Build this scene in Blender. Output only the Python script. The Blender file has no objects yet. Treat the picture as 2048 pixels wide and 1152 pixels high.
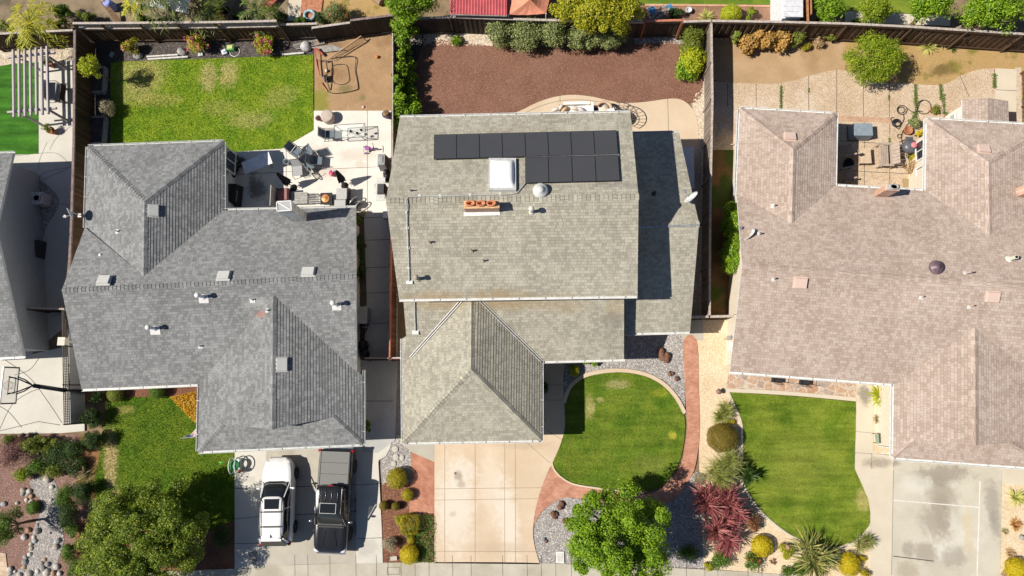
import bpy, math, random
import numpy as np
from mathutils import Vector, Matrix
random.seed(7); rng = np.random.default_rng(7)
scene = bpy.context.scene
COL = scene.collection
# ------------------------------------------------------------------ the drone's place: 38 m up, tipped a few degrees north
F, HC, CX, CY = 1365.0, 38.0, 1024.0, 576.0
_D = Vector((1075 - CX, -(780 - CY), -F)).normalized()
_X = Vector((1, 0, 0)); _X = (_X - _X.dot(_D) * _D).normalized()
_Z = -_D; _Y = _Z.cross(_X)
ROT = Matrix((_X, _Y, _Z))            # camera -> world
CAMP = Vector((0, 0, HC))
def ray(px, py): return ROT @ Vector(((px - CX) / F, -(py - CY) / F, -1.0))
def G(px, py, z=0.0):                 # the point of the survey grid at height z
    v = ray(px, py); return CAMP + v * ((HC - z) / -v.z)
def onp(px, py, pl):
    v = ray(px, py); n, p = pl; return CAMP + v * (n.dot(p - CAMP) / n.dot(v))
def plane(a, b, c):
    n = (b - a).cross(c - a).normalized()
    return (n if n.z > 0 else -n, a)
def V(t): return G(*t) if not isinstance(t, Vector) else t
# ------------------------------------------------------------------ mesh builder
class MB:
    def __init__(s): s.v = []; s.f = []; s.m = []; s.uv = None; s.sm = []
    def add(s, vs, fs, m=0, smooth=False):
        o = len(s.v); s.v += [tuple(x) for x in vs]
        for f in fs: s.f.append([i + o for i in f]); s.m.append(m); s.sm.append(smooth)
    def box(s, c, sz, m=0, rz=0, M=None, taper=1.0):
        x, y, z = [k / 2 for k in sz]; c = Vector(c)
        R = M if M is not None else Matrix.Rotation(rz, 3, 'Z')
        vs = []
        for dz in (-1, 1):
            t = taper if dz > 0 else 1
            for dx, dy in ((-1, -1), (1, -1), (1, 1), (-1, 1)): vs.append(c + R @ Vector((dx * x * t, dy * y * t, dz * z)))
        s.add(vs, [(3, 2, 1, 0), (4, 5, 6, 7), (0, 1, 5, 4), (1, 2, 6, 5), (2, 3, 7, 6), (3, 0, 4, 7)], m)
    def bar(s, a, b, w, h, m=0, up=Vector((0, 0, 1))):
        a = Vector(a); b = Vector(b); d = b - a; L = d.length
        if L < 1e-6: return
        d /= L; sx = d.cross(up)
        if sx.length < 1e-3: sx = d.cross(Vector((0, 1, 0)))
        sx.normalize(); u = sx.cross(d)
        s.box((a + b) / 2, (L, w, h), m, M=Matrix((d, sx, u)).transposed())
    def tube(s, pts, r, m=0, n=8, cap=True, smooth=True):
        pts = [Vector(p) for p in pts]; k = len(pts); rs = r if isinstance(r, (list, tuple)) else [r] * k
        vs = []; px = None
        for i, p in enumerate(pts):
            d = (pts[min(i + 1, k - 1)] - pts[max(i - 1, 0)])
            d = d.normalized() if d.length > 1e-9 else Vector((0, 0, 1))
            if px is None:
                px = d.cross(Vector((0, 0, 1)))
                if px.length < 1e-2: px = Vector((1, 0, 0))
            px = (px - px.dot(d) * d).normalized(); py = d.cross(px)
            for j in range(n):
                a = 2 * math.pi * j / n; vs.append(p + (px * math.cos(a) + py * math.sin(a)) * rs[i])
        fs = [(i * n + j, i * n + (j + 1) % n, (i + 1) * n + (j + 1) % n, (i + 1) * n + j) for i in range(k - 1) for j in range(n)]
        s.add(vs, fs, m, smooth)
        if cap: s.add([vs[j] for j in range(n)], [tuple(range(n))[::-1]], m); s.add([vs[(k - 1) * n + j] for j in range(n)], [tuple(range(n))], m)
    def lathe(s, c, prof, m=0, n=20, M=None, smooth=True, sx=1, sy=1):
        c = Vector(c); vs = []
        for r, z in prof:
            for j in range(n):
                a = 2 * math.pi * j / n; p = Vector((r * math.cos(a) * sx, r * math.sin(a) * sy, z))
                vs.append(c + (M @ p if M is not None else p))
        k = len(prof)
        s.add(vs, [(i * n + j, i * n + (j + 1) % n, (i + 1) * n + (j + 1) % n, (i + 1) * n + j) for i in range(k - 1) for j in range(n)], m, smooth)
        s.add(vs[:n], [tuple(range(n))[::-1]], m); s.add(vs[-n:], [tuple(range(n))], m)
    def prism(s, poly, z0, z1, m=0):   # poly: list of Vector (xy used) counter-clockwise or not
        P = [Vector(p) for p in poly]
        A = sum(P[i].x * P[(i + 1) % len(P)].y - P[(i + 1) % len(P)].x * P[i].y for i in range(len(P)))
        if A < 0: P = P[::-1]
        n = len(P); vs = [(p.x, p.y, z0) for p in P] + [(p.x, p.y, z1) for p in P]
        s.add(vs, [tuple(range(n))[::-1], tuple(range(n, 2 * n))] + [(i, (i + 1) % n, (i + 1) % n + n, i + n) for i in range(n)], m)
    def slab(s, P, d, m=0):            # any planar polygon given thickness d (Vector)
        P = [Vector(p) for p in P]; n = len(P); d = Vector(d)
        s.add(P + [p + d for p in P], [tuple(range(n)), tuple(range(n, 2 * n))[::-1]] + [(i, i + n, (i + 1) % n + n, (i + 1) % n) for i in range(n)], m)
    def blob(s, c, r, m=0, seed=0, rough=.25, sub=2, flat=1.0):
        import bmesh
        bm = bmesh.new(); bmesh.ops.create_icosphere(bm, subdivisions=sub, radius=1)
        R = random.Random(seed); dirs = [(Vector((R.gauss(0, 1), R.gauss(0, 1), R.gauss(0, 1))).normalized(), R.uniform(-1, 1)) for _ in range(9)]
        rr = r if isinstance(r, (tuple, list)) else (r, r, r * flat); c = Vector(c); ang = R.uniform(0, 6)
        Rz = Matrix.Rotation(ang, 3, 'Z') if not isinstance(r, (tuple, list)) else Matrix.Identity(3)
        vs = []
        for v in bm.verts:
            d = v.co.normalized(); k = 1 + rough * sum(w * max(0, d.dot(q)) ** 2 for q, w in dirs) * .6
            vs.append(c + Rz @ Vector((d.x * rr[0] * k, d.y * rr[1] * k, d.z * rr[2] * k)))
        s.add(vs, [tuple(v.index for v in f.verts) for f in bm.faces], m, True); bm.free()
    def build(s, name, mats, parent=None, origin=None):
        me = bpy.data.meshes.new(name)
        o = Vector(origin) if origin is not None else (Vector(parent['_o']) if parent is not None and '_o' in parent else Vector((0, 0, 0)))
        me.from_pydata([(x - o.x, y - o.y, z - o.z) for x, y, z in s.v], [], s.f)
        if not isinstance(mats, (list, tuple)): mats = [mats]
        for m in mats: me.materials.append(m)
        me.polygons.foreach_set('material_index', s.m); me.polygons.foreach_set('use_smooth', s.sm)
        if s.uv is not None:
            l = me.uv_layers.new(name='UVMap'); l.data.foreach_set('uv', np.asarray(s.uv, dtype=np.float32).ravel())
        me.update()
        ob = bpy.data.objects.new(name, me); COL.objects.link(ob)
        if parent is not None: ob.parent = parent
        else: ob.location = o
        return ob
def tag(o, label=None, cat=None, group=None, kind=None):
    if label: o['label'] = label
    if cat: o['category'] = cat
    if group: o['group'] = group
    if kind: o['kind'] = kind
    return o
ROOTS = []
def thing(name, label, cat, loc, group=None):
    o = bpy.data.objects.new(name, None); COL.objects.link(o); o.location = loc; o.empty_display_size = .2
    o['_o'] = tuple(loc); ROOTS.append(o)
    return tag(o, label, cat, group)
def solo(mb, name, mats, label, cat, loc, group=None):   # a thing that is one mesh
    return tag(mb.build(name, mats, None, loc), label, cat, group)
def clone(root, loc, rz, label, group=None):
    r = root.copy(); COL.objects.link(r); r.location = loc; r.rotation_euler = (0, 0, rz); r['label'] = label
    if group: r['group'] = group
    for ch in list(root.children):
        c = ch.copy(); COL.objects.link(c); c.parent = r
        for g in list(ch.children):
            d = g.copy(); COL.objects.link(d); d.parent = c
    return r
# ------------------------------------------------------------------ materials
MATS = {}
class NT:
    def __init__(s, name):
        s.mat = bpy.data.materials.new(name); s.mat.use_nodes = True; s.t = s.mat.node_tree; s.t.nodes.clear()
        s.out = s.n('ShaderNodeOutputMaterial')
    def n(s, t, **k):
        x = s.t.nodes.new(t)
        for a, b in k.items():
            if a.startswith('_'): x.inputs[a[1:].replace('_', ' ')].default_value = b
            else: setattr(x, a, b)
        return x
    def l(s, a, b): s.t.links.new(a, b)
    def pos(s): return s.n('ShaderNodeNewGeometry').outputs['Position']
    def obj(s): return s.n('ShaderNodeTexCoord').outputs['Object']
    def noise(s, vec, scale, detail=4, rough=.6, sc=None):
        x = s.n('ShaderNodeTexNoise', _Scale=scale, _Detail=detail, _Roughness=rough)
        if sc:
            m = s.n('ShaderNodeVectorMath', operation='MULTIPLY'); m.inputs[1].default_value = sc; s.l(vec, m.inputs[0]); vec = m.outputs[0]
        s.l(vec, x.inputs['Vector']); return x.outputs['Fac']
    def rng(s, val, a, b, c=0, d=1, smooth=True):
        x = s.n('ShaderNodeMapRange'); x.interpolation_type = 'SMOOTHSTEP' if smooth else 'LINEAR'
        for i, k in zip((1, 2, 3, 4), (a, b, c, d)): x.inputs[i].default_value = k
        s.l(val, x.inputs[0]); return x.outputs[0]
    def mix(s, fac, a, b, blend='MIX'):
        x = s.n('ShaderNodeMix', data_type='RGBA', blend_type=blend)
        for i, k in ((0, fac), (6, a), (7, b)):
            if isinstance(k, (int, float)): x.inputs[i].default_value = k
            elif isinstance(k, (tuple, list)): x.inputs[i].default_value = (*k, 1) if len(k) == 3 else k
            else: s.l(k, x.inputs[i])
        return x.outputs[2]
    def math(s, op, a, b=0.0):
        x = s.n('ShaderNodeMath', operation=op)
        for i, k in enumerate((a, b)):
            if isinstance(k, (int, float)): x.inputs[i].default_value = k
            else: s.l(k, x.inputs[i])
        return x.outputs[0]
    def bump(s, h, strength=.3, dist=.02):
        x = s.n('ShaderNodeBump', _Strength=strength, _Distance=dist); s.l(h, x.inputs['Height']); return x.outputs[0]
    def spot(s, vec, p, rx, ry, rz=0.0):      # 1 at p, fading to 0 at the radii
        a = s.n('ShaderNodeVectorMath', operation='SUBTRACT'); s.l(vec, a.inputs[0]); a.inputs[1].default_value = p
        m = s.n('ShaderNodeMapping', vector_type='TEXTURE'); m.inputs['Rotation'].default_value = (0, 0, rz); m.inputs['Scale'].default_value = (rx, ry, 100)
        s.l(a.outputs[0], m.inputs['Vector'])
        d = s.n('ShaderNodeVectorMath', operation='LENGTH'); s.l(m.outputs[0], d.inputs[0]); return d.outputs['Value']
    def bsdf(s, col, rough=.8, normal=None, metal=0, spec=.3, **k):
        b = s.n('ShaderNodeBsdfPrincipled'); b.inputs['Roughness'].default_value = rough if isinstance(rough, (int, float)) else .5
        if not isinstance(rough, (int, float)): s.l(rough, b.inputs['Roughness'])
        b.inputs['Metallic'].default_value = metal; b.inputs['Specular IOR Level'].default_value = spec
        if isinstance(col, (tuple, list)): b.inputs['Base Color'].default_value = (*col, 1)
        else: s.l(col, b.inputs['Base Color'])
        if normal is not None: s.l(normal, b.inputs['Normal'])
        for a, v in k.items(): b.inputs[a.replace('_', ' ')].default_value = v
        s.l(b.outputs[0], s.out.inputs['Surface']); return b
def simple(name, col, rough=.6, metal=0, spec=.4, var=.12, scale=6, bump=0, **k):
    if name in MATS: return MATS[name]
    t = NT(name); p = t.obj(); f = t.noise(p, scale, 5)
    c = t.mix(t.rng(f, .3, .7), tuple(x * (1 - var) for x in col), tuple(min(1, x * (1 + var)) for x in col))
    t.bsdf(c, rough, t.bump(t.noise(p, scale * 9, 3), bump) if bump else None, metal, spec, **k); MATS[name] = t.mat; return t.mat
def ground_mat(name, c1, c2, s1=.8, fine=60, fineamt=.35, c3=None, s3=.35, th3=(.55, .7), bump=.4, rough=.9, spots=(), hi=None, bd=.02, mow=0):
    """two tones mixed by a broad noise, a third in blotches, fine grain, then marks with a shape of their own"""
    if name in MATS: return MATS[name]
    t = NT(name); p = t.pos()
    c = t.mix(t.rng(t.noise(p, s1, 5, .65), .32, .68), c1, c2)
    if c3: c = t.mix(t.rng(t.noise(p, s3, 4, .6), *th3), c, c3)
    for (px, py, rx, ry, rz, col, amt) in spots:
        g = G(px, py); d = t.spot(p, g, rx, ry, rz)
        w = t.math('ADD', d, t.math('MULTIPLY', t.math('SUBTRACT', t.noise(p, 2.8, 8, .75), .5), 1.7))
        c = t.mix(t.math('MULTIPLY', t.rng(w, .35, 1.05, 1, 0), amt), c, col)
    if mow: c = t.mix(mow, c, t.mix(t.rng(t.noise(p, 1, 3, .6, (.35, 2.6, 1)), .3, .7), (.15, .15, .15), (.8, .8, .8)), 'SOFT_LIGHT')
    g = t.noise(p, fine, 3, .7)
    c = t.mix(fineamt, c, t.mix(t.rng(g, .3, .7), (.12, .12, .12), (.9, .9, .9)), 'SOFT_LIGHT')
    if hi: c = t.mix(t.rng(t.noise(p, fine * 1.3, 2, .5), .62, .72), c, hi)
    t.bsdf(c, rough, t.bump(g, bump, bd), spec=.2); MATS[name] = t.mat; return t.mat
def leaf_mat(name, cols, trans=.3, rough=.5, big=.5):
    """leaves: a ramp of tones drawn per leaf, with a slow change through the plant"""
    if name in MATS: return MATS[name]
    t = NT(name); geo = t.n('ShaderNodeNewGeometry'); r = geo.outputs['Random Per Island']
    nz = t.noise(geo.outputs['Position'], 2.2, 3, .6)
    f = t.math('ADD', t.math('MULTIPLY', r, 1 - big * .6), t.math('MULTIPLY', t.rng(nz, .3, .7), big * .6))
    ramp = t.n('ShaderNodeValToRGB'); e = ramp.color_ramp.elements
    k = len(cols)
    while len(e) < k: e.new(.5)
    for i, c in enumerate(cols): e[i].position = i / max(1, k - 1); e[i].color = (*c, 1)
    t.l(f, ramp.inputs[0])
    b = t.bsdf(ramp.outputs[0], rough, spec=.35)
    tr = t.n('ShaderNodeBsdfTranslucent'); mixc = t.mix(.5, ramp.outputs[0], (.5, .6, .1), 'MULTIPLY')
    t.l(t.mix(.35, ramp.outputs[0], (.42, .5, .05)), tr.inputs[0])
    ms = t.n('ShaderNodeMixShader'); ms.inputs[0].default_value = trans
    t.l(b.outputs[0], ms.inputs[1]); t.l(tr.outputs[0], ms.inputs[2]); t.l(ms.outputs[0], t.out.inputs['Surface'])
    MATS[name] = t.mat; return t.mat
def island_mat(name, cols, rough=.8, spec=.3, scale=40):
    if name in MATS: return MATS[name]
    t = NT(name); geo = t.n('ShaderNodeNewGeometry')
    ramp = t.n('ShaderNodeValToRGB'); e = ramp.color_ramp.elements; k = len(cols); ramp.color_ramp.interpolation = 'LINEAR'
    while len(e) < k: e.new(.5)
    for i, c in enumerate(cols): e[i].position = i / max(1, k - 1); e[i].color = (*c, 1)
    t.l(geo.outputs['Random Per Island'], ramp.inputs[0])
    c = t.mix(.35, ramp.outputs[0], t.mix(t.noise(geo.outputs['Position'], scale, 3), (.1, .1, .1), (.9, .9, .9)), 'SOFT_LIGHT')
    t.bsdf(c, rough, spec=spec); MATS[name] = t.mat; return t.mat
def shingle_mat(name, ca, cb, cc, stain=None):
    """laminated shingles: rows 0.145 m, tabs of uneven width in three tones"""
    if name in MATS: return MATS[name]
    t = NT(name); uv = t.n('ShaderNodeUVMap', uv_map='UVMap').outputs[0]
    def brick(w, row, off):
        m = t.n('ShaderNodeMapping'); m.inputs['Location'].default_value = (off, 0, 0); t.l(uv, m.inputs['Vector'])
        b = t.n('ShaderNodeTexBrick', offset=.37, offset_frequency=2, squash=.7, squash_frequency=3)
        b.inputs['Scale'].default_value = 1; b.inputs['Brick Width'].default_value = w; b.inputs['Row Height'].default_value = row
        b.inputs['Mortar Size'].default_value = .006; b.inputs['Mortar Smooth'].default_value = .1
        b.inputs['Color1'].default_value = (0, 0, 0, 1); b.inputs['Color2'].default_value = (1, 1, 1, 1); b.inputs['Mortar'].default_value = (.5, .5, .5, 1)
        t.l(m.outputs[0], b.inputs['Vector']); return b
    b1 = brick(.17, .145, 0); b2 = brick(.23, .145, .17)
    s1 = t.n('ShaderNodeSeparateColor'); t.l(b1.outputs[0], s1.inputs[0]); s2 = t.n('ShaderNodeSeparateColor'); t.l(b2.outputs[0], s2.inputs[0])
    p = t.pos(); br = t.noise(p, .55, 4, .6)
    c = t.mix(t.rng(s1.outputs[0], .25, .75), ca, cb); c = t.mix(t.math('MULTIPLY', t.rng(s2.outputs[0], .55, .8), .75), c, cc)
    c = t.mix(t.math('MULTIPLY', b1.outputs['Fac'], .55), c, tuple(x * .35 for x in ca))
    c = t.mix(.24, c, t.mix(t.rng(br, .3, .7), (.25, .25, .25), (.75, .75, .75)), 'SOFT_LIGHT')
    if stain:
        for (px, py, z, rx, ry, col, amt) in stain:
            g = G(px, py, z); d = t.spot(p, g, rx, ry, 0)
            w = t.math('ADD', d, t.math('MULTIPLY', t.math('SUBTRACT', t.noise(p, 2.5, 6, .7, (1, .35, 1)), .5), 1.3))
            c = t.mix(t.math('MULTIPLY', t.rng(w, .2, 1.05, 1, 0), amt), c, col)
    st = t.noise(uv, 1.0, 4, .6, (1.6, .16, 1)); c = t.mix(.15, c, t.mix(t.rng(st, .32, .68), (.3, .3, .3), (.68, .68, .68)), 'SOFT_LIGHT')
    gr = t.noise(p, 130, 2, .6)
    c = t.mix(.5, c, t.mix(t.rng(gr, .3, .7), (.15, .15, .15), (.85, .85, .85)), 'SOFT_LIGHT')
    t.bsdf(c, .92, t.bump(t.math('ADD', gr, t.math('MULTIPLY', b1.outputs['Fac'], -1.2)), .35, .012), spec=.15); MATS[name] = t.mat; return t.mat
def brick_mat(name, c1, c2, mortar, w=.2, h=.1, herring=False, rot=0.0, wall=False, msz=.008):
    if name in MATS: return MATS[name]
    t = NT(name); p = t.pos()
    m = t.n('ShaderNodeMapping'); m.inputs['Rotation'].default_value = (math.radians(90) if wall else 0, 0, rot); t.l(p, m.inputs['Vector'])
    b = t.n('ShaderNodeTexBrick'); b.inputs['Scale'].default_value = 1; b.inputs['Brick Width'].default_value = w; b.inputs['Row Height'].default_value = h
    b.inputs['Mortar Size'].default_value = msz; b.inputs['Color1'].default_value = (*c1, 1); b.inputs['Color2'].default_value = (*c2, 1); b.inputs['Mortar'].default_value = (*mortar, 1)
    t.l(m.outputs[0], b.inputs['Vector'])
    c = t.mix(.5, b.outputs[0], t.mix(t.rng(t.noise(p, 1.6, 5, .7), .3, .7), (.2, .2, .2), (.8, .8, .8)), 'SOFT_LIGHT')
    t.bsdf(c, .88, t.bump(t.math('SUBTRACT', t.noise(p, 50, 3), b.outputs['Fac']), .4, .01), spec=.2); MATS[name] = t.mat; return t.mat
# ------------------------------------------------------------------ curves, polygons
def smooth(pts, n=6, closed=True):
    P = [Vector(p) for p in pts]; k = len(P); out = []
    for i in range(k if closed else k - 1):
        a, b, c, d = [P[(i + j) % k] if closed else P[min(max(i + j, 0), k - 1)] for j in (-1, 0, 1, 2)]
        for j in range(n):
            t = j / n
            out.append(.5 * ((2 * b) + (c - a) * t + (2 * a - 5 * b + 4 * c - d) * t * t + (3 * b - a - 3 * c + d) * t ** 3))
    if not closed: out.append(P[-1])
    return out
def spx(pts, n=6, closed=True):        # smooth a list of grid marks
    return [(p.x, p.y) for p in smooth([Vector((x, y, 0)) for x, y in pts], n, closed)]
def inset(poly, d):
    P = [Vector((p.x, p.y)) for p in poly]; n = len(P)
    A = sum(P[i].x * P[(i + 1) % n].y - P[(i + 1) % n].x * P[i].y for i in range(n)); s = 1 if A > 0 else -1
    out = []
    for i in range(n):
        a, b, c = P[i - 1], P[i], P[(i + 1) % n]
        d1 = (b - a).normalized(); d2 = (c - b).normalized()
        n1 = Vector((-d1.y, d1.x)) * s * d; n2 = Vector((-d2.y, d2.x)) * s * d
        cr = d1.x * d2.y - d1.y * d2.x
        if abs(cr) < .05: q = b + n1
        else:
            p1 = a + n1; p2 = b + n2; t = ((p2.x - p1.x) * d2.y - (p2.y - p1.y) * d2.x) / cr; q = p1 + d1 * t
        out.append(Vector((q.x, q.y, 0)))
    return out
def sheet(name, pts, mat, z, joints=(), jw=.025, jm=None, kind='structure', thick=.06):
    mb = MB(); P = [G(x, y) for x, y in pts]; A = sum(P[i].x * P[(i + 1) % len(P)].y - P[(i + 1) % len(P)].x * P[i].y for i in range(len(P)))
    if A < 0: P = P[::-1]
    n = len(P)
    mb.add([(p.x, p.y, z) for p in P] + [(p.x, p.y, z - thick) for p in P], [tuple(range(n))] + [(i, i + n, (i + 1) % n + n, (i + 1) % n) for i in range(n)])
    for j in joints:
        w = jw; J = [G(x, y) for x, y in j]
        for a, b in zip(J, J[1:]):
            d = (b - a); d.z = 0; d.normalize(); s = Vector((-d.y, d.x, 0)) * w / 2
            mb.add([(q.x, q.y, z + .004) for q in (a - s, b - s, b + s, a + s)], [(0, 1, 2, 3)], 1)
    return tag(mb.build(name, [mat, jm or simple('joint_dark', (.055, .05, .045), .95)]), kind=kind)
def inside(poly, X, Y):
    r = np.zeros(len(X), bool); n = len(poly)
    for i in range(n):
        x1, y1 = poly[i]; x2, y2 = poly[(i + 1) % n]
        c = (y1 > Y) != (y2 > Y)
        with np.errstate(divide='ignore', invalid='ignore'): r ^= c & (X < (x2 - x1) * (Y - y1) / (y2 - y1) + x1)
    return r
def scatter(pts, density, holes=()):
    P = [(g.x, g.y) for g in (G(x, y) for x, y in pts)]; a = np.array(P); lo = a.min(0); hi = a.max(0)
    N = int((hi[0] - lo[0]) * (hi[1] - lo[1]) * density); X = rng.uniform(lo[0], hi[0], N); Y = rng.uniform(lo[1], hi[1], N)
    k = inside(P, X, Y)
    for h in holes: k &= ~inside([(g.x, g.y) for g in (G(x, y) for x, y in h)], X, Y)
    return X[k], Y[k]
def raw(name, verts, faces, mat, parent=None, origin=(0, 0, 0), smooth_=False, uv=None):
    me = bpy.data.meshes.new(name); verts = np.asarray(verts, dtype=np.float32) - np.asarray(origin, dtype=np.float32); faces = np.asarray(faces, dtype=np.int32)
    n, k = faces.shape
    me.vertices.add(len(verts)); me.vertices.foreach_set('co', verts.ravel())
    me.loops.add(n * k); me.loops.foreach_set('vertex_index', faces.ravel())
    me.polygons.add(n); me.polygons.foreach_set('loop_start', np.arange(0, n * k, k, dtype=np.int32))
    if smooth_: me.polygons.foreach_set('use_smooth', np.ones(n, bool))
    me.materials.append(mat); me.update(calc_edges=True); me.validate()
    ob = bpy.data.objects.new(name, me); COL.objects.link(ob)
    if parent is not None: ob.parent = parent
    else: ob.location = origin
    return ob
def leaf_quads(P, N, size, aspect=.5, jitter=.7, droop=0.0):
    """P points, N outward normals -> bent diamond leaves"""
    n = len(P); d = N + rng.normal(0, jitter, (n, 3)); d[:, 2] -= droop; d /= np.linalg.norm(d, axis=1)[:, None] + 1e-9
    a = np.cross(d, rng.normal(0, 1, (n, 3))); a /= np.linalg.norm(a, axis=1)[:, None] + 1e-9; b = np.cross(d, a)
    s = (size * rng.uniform(.65, 1.35, n))[:, None]
    v = np.stack([P - a * s * .5, P - b * s * aspect * .5 + d * s * .1, P + a * s * .5 - d * s * .08, P + b * s * aspect * .5 + d * s * .1], 1).reshape(-1, 3)
    return v, np.arange(n * 4, dtype=np.int32).reshape(-1, 4)
def sph(n):
    d = rng.normal(0, 1, (n, 3)); return d / np.linalg.norm(d, axis=1)[:, None]
# ================================================================== HOUSES
EXPO = .145
def clip(poly, v, k, keep_above):
    out = []; n = len(poly)
    for i in range(n):
        a, b = poly[i], poly[(i + 1) % n]; va, vb = a.dot(v) - k, b.dot(v) - k
        if not keep_above: va, vb = -va, -vb
        if va >= 0: out.append(a)
        if (va > 0 and vb < 0) or (va < 0 and vb > 0): out.append(a + (b - a) * (va / (va - vb)))
    return out
def roof_plane(house, polys, mat, name='roof', thick=.016, pl=None, deck=.13, fascia=None):
    """real courses: each course lies a little proud of the one below it"""
    mb = MB(); mb.uv = []
    Ps = [[V(p) for p in poly] for poly in polys]
    n = pl[0] if pl else None
    if n is None:
        n = Vector((0, 0, 0)); P = Ps[0]
        for i in range(len(P)): n += P[i].cross(P[(i + 1) % len(P)])
        n.normalize()
        if n.z < 0: n = -n
    s = (Vector((0, 0, 1)) - n * n.z).normalized(); e = s.cross(n)
    vmin = min(p.dot(s) for P in Ps for p in P)
    ju = random.uniform(0, 3)
    for P in Ps:
        lo = min(p.dot(s) for p in P); hi = max(p.dot(s) for p in P)
        for k in range(int((lo - vmin) / EXPO), int((hi - vmin) / EXPO) + 1):
            v0 = vmin + k * EXPO
            B = clip(clip(P, s, v0, True), s, v0 + EXPO, False)
            if len(B) < 3: continue
            th = thick * (.75 + .5 * ((k * 7919) % 13) / 13)
            top = [p + n * (th * (1 - (p.dot(s) - v0) / EXPO) + .002) for p in B]
            nn = (top[1] - top[0]).cross(top[2] - top[0])
            if nn.dot(n) < 0: top = top[::-1]
            mb.add(top, [tuple(range(len(top)))]); mb.uv += [(p.dot(e) + ju, p.dot(s) - vmin) for p in top]
            E = [p for p in B if abs(p.dot(s) - v0) < 1e-4]
            if len(E) >= 2:
                E.sort(key=lambda p: p.dot(e)); a, b = E[0], E[-1]
                q = [a, b, b + n * (th + .002), a + n * (th + .002)]
                mb.add(q, [(0, 1, 2, 3)]); mb.uv += [(p.dot(e) + ju, v0 - vmin + .05) for p in q]
        dn = Vector((0, 0, -deck)); m = len(P); Q = [p - n * .003 for p in P]
        A = sum(Q[i].x * Q[(i + 1) % m].y - Q[(i + 1) % m].x * Q[i].y for i in range(m))
        if A < 0: Q = Q[::-1]
        R = [p + dn for p in Q]
        mb.add(Q + R, [tuple(range(m, 2 * m))[::-1]] + [(i, i + m, (i + 1) % m + m, (i + 1) % m) for i in range(m)], 1)
        mb.uv += [(0, 0)] * (m + 4 * m)
    return mb.build(name, [mat, fascia or simple('fascia_white', (.6, .6, .585), .6)], house)
def ridge_caps(house, a, b, nl, nr, mat, w=.17, name='ridge_cap', step=.2, lift=.03):
    """overlapping folded caps from a (start) to b"""
    a = V(a); b = V(b); d = (b - a); L = d.length; d /= L; mb = MB(); mb.uv = []
    def down(n):
        x = d.cross(n).normalized(); return x if x.z < 0 else -x
    l, r = down(nl), down(nr); k = max(1, int(L / step)); up = Vector((0, 0, 1))
    for i in range(k):
        p, q = a + d * (L * i / k), a + d * (L * (i + 1) / k + .02); h0 = up * (.016 + lift * .2); h1 = up * (.016 + lift)
        g = random.uniform(0, 30)
        A = [p + l * w + h0 * .8, p + h0 * 1.6, p + r * w + h0 * .8]; B = [q + l * w + h1 * .8, q + h1 * 1.35, q + r * w + h1 * .8]
        C = [x - up * .045 for x in B]
        for quad in ((A[0], A[1], B[1], B[0]), (A[1], A[2], B[2], B[1]), (B[0], B[1], C[1], C[0]), (B[1], B[2], C[2], C[1])):
            mb.add(quad, [(0, 1, 2, 3)]); mb.uv += [(g, .03), (g + .08, .03), (g + .08, .1), (g, .1)]
        for X, Y in ((A[0], B[0]), (A[2], B[2])):
            mb.add([X, Y, Y - up * .04, X - up * .04], [(0, 1, 2, 3)]); mb.uv += [(g, .03), (g + .08, .03), (g + .08, .1), (g, .1)]
    return mb.build(name, mat, house)
def gutter(house, a, b, mat, w=.13, h=.11, dz=-.015, straps=True):
    """open trough with an outer lip, hung on the eave; outward is to the right of a->b"""
    a = V(a); b = V(b); d = (b - a); d.z = 0; L = d.length; d /= L; o = Vector((d.y, -d.x, 0)); z = Vector((0, 0, 1)); mb = MB()
    zz = dz
    def pt(p, out, up): return p + o * out + z * (up + zz)
    t = .014
    prof = [(0, 0), (0, -h), (w, -h), (w, 0), (w - t * 1.6, 0), (w - t * 1.6, -h + t), (t, -h + t), (t, 0)]
    A = [pt(a, *q) for q in prof]; B = [pt(b, *q) for q in prof]
    mb.add(A + B, [(i, (i + 1) % 8, (i + 1) % 8 + 8, i + 8) for i in range(8)] + [(0, 1, 6, 7), (1, 2, 5, 6), (2, 3, 4, 5), (15, 14, 9, 8), (14, 13, 10, 9), (13, 12, 11, 10)])
    if straps:
        k = max(2, int(L / 1.15))
        for i in range(k):
            c = a + (b - a) * ((i + .5) / k); mb.box(c + o * w / 2 + z * (zz + .004), (.03, w, .012), 0, rz=math.atan2(d.y, d.x))
    return mb.build('gutter', mat, house)
def walls(house, px, z, mat, ins=.45, name='wall'):
    mb = MB(); P = inset([G(x, y, z) for x, y in px], ins); mb.prism(P, 0, z - .12); return mb.build(name, mat, house)
def gable(house, a, r, b, mat, ins=.4, z0=2.3):
    """triangular gable wall under a rake, set back by ins towards +t"""
    a, r, b, t = V(a), V(r), V(b), ins
    mb = MB(); dn = Vector((0, 0, -.16))
    P = [a + (b - a) * .06 + dn + t, r + dn + t, b + (a - b) * .06 + dn + t]
    lo = [Vector((P[2].x, P[2].y, z0)), Vector((P[0].x, P[0].y, z0))]
    mb.slab(P + lo, t.normalized() * .12); return mb.build('gable_wall', mat, house)
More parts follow.
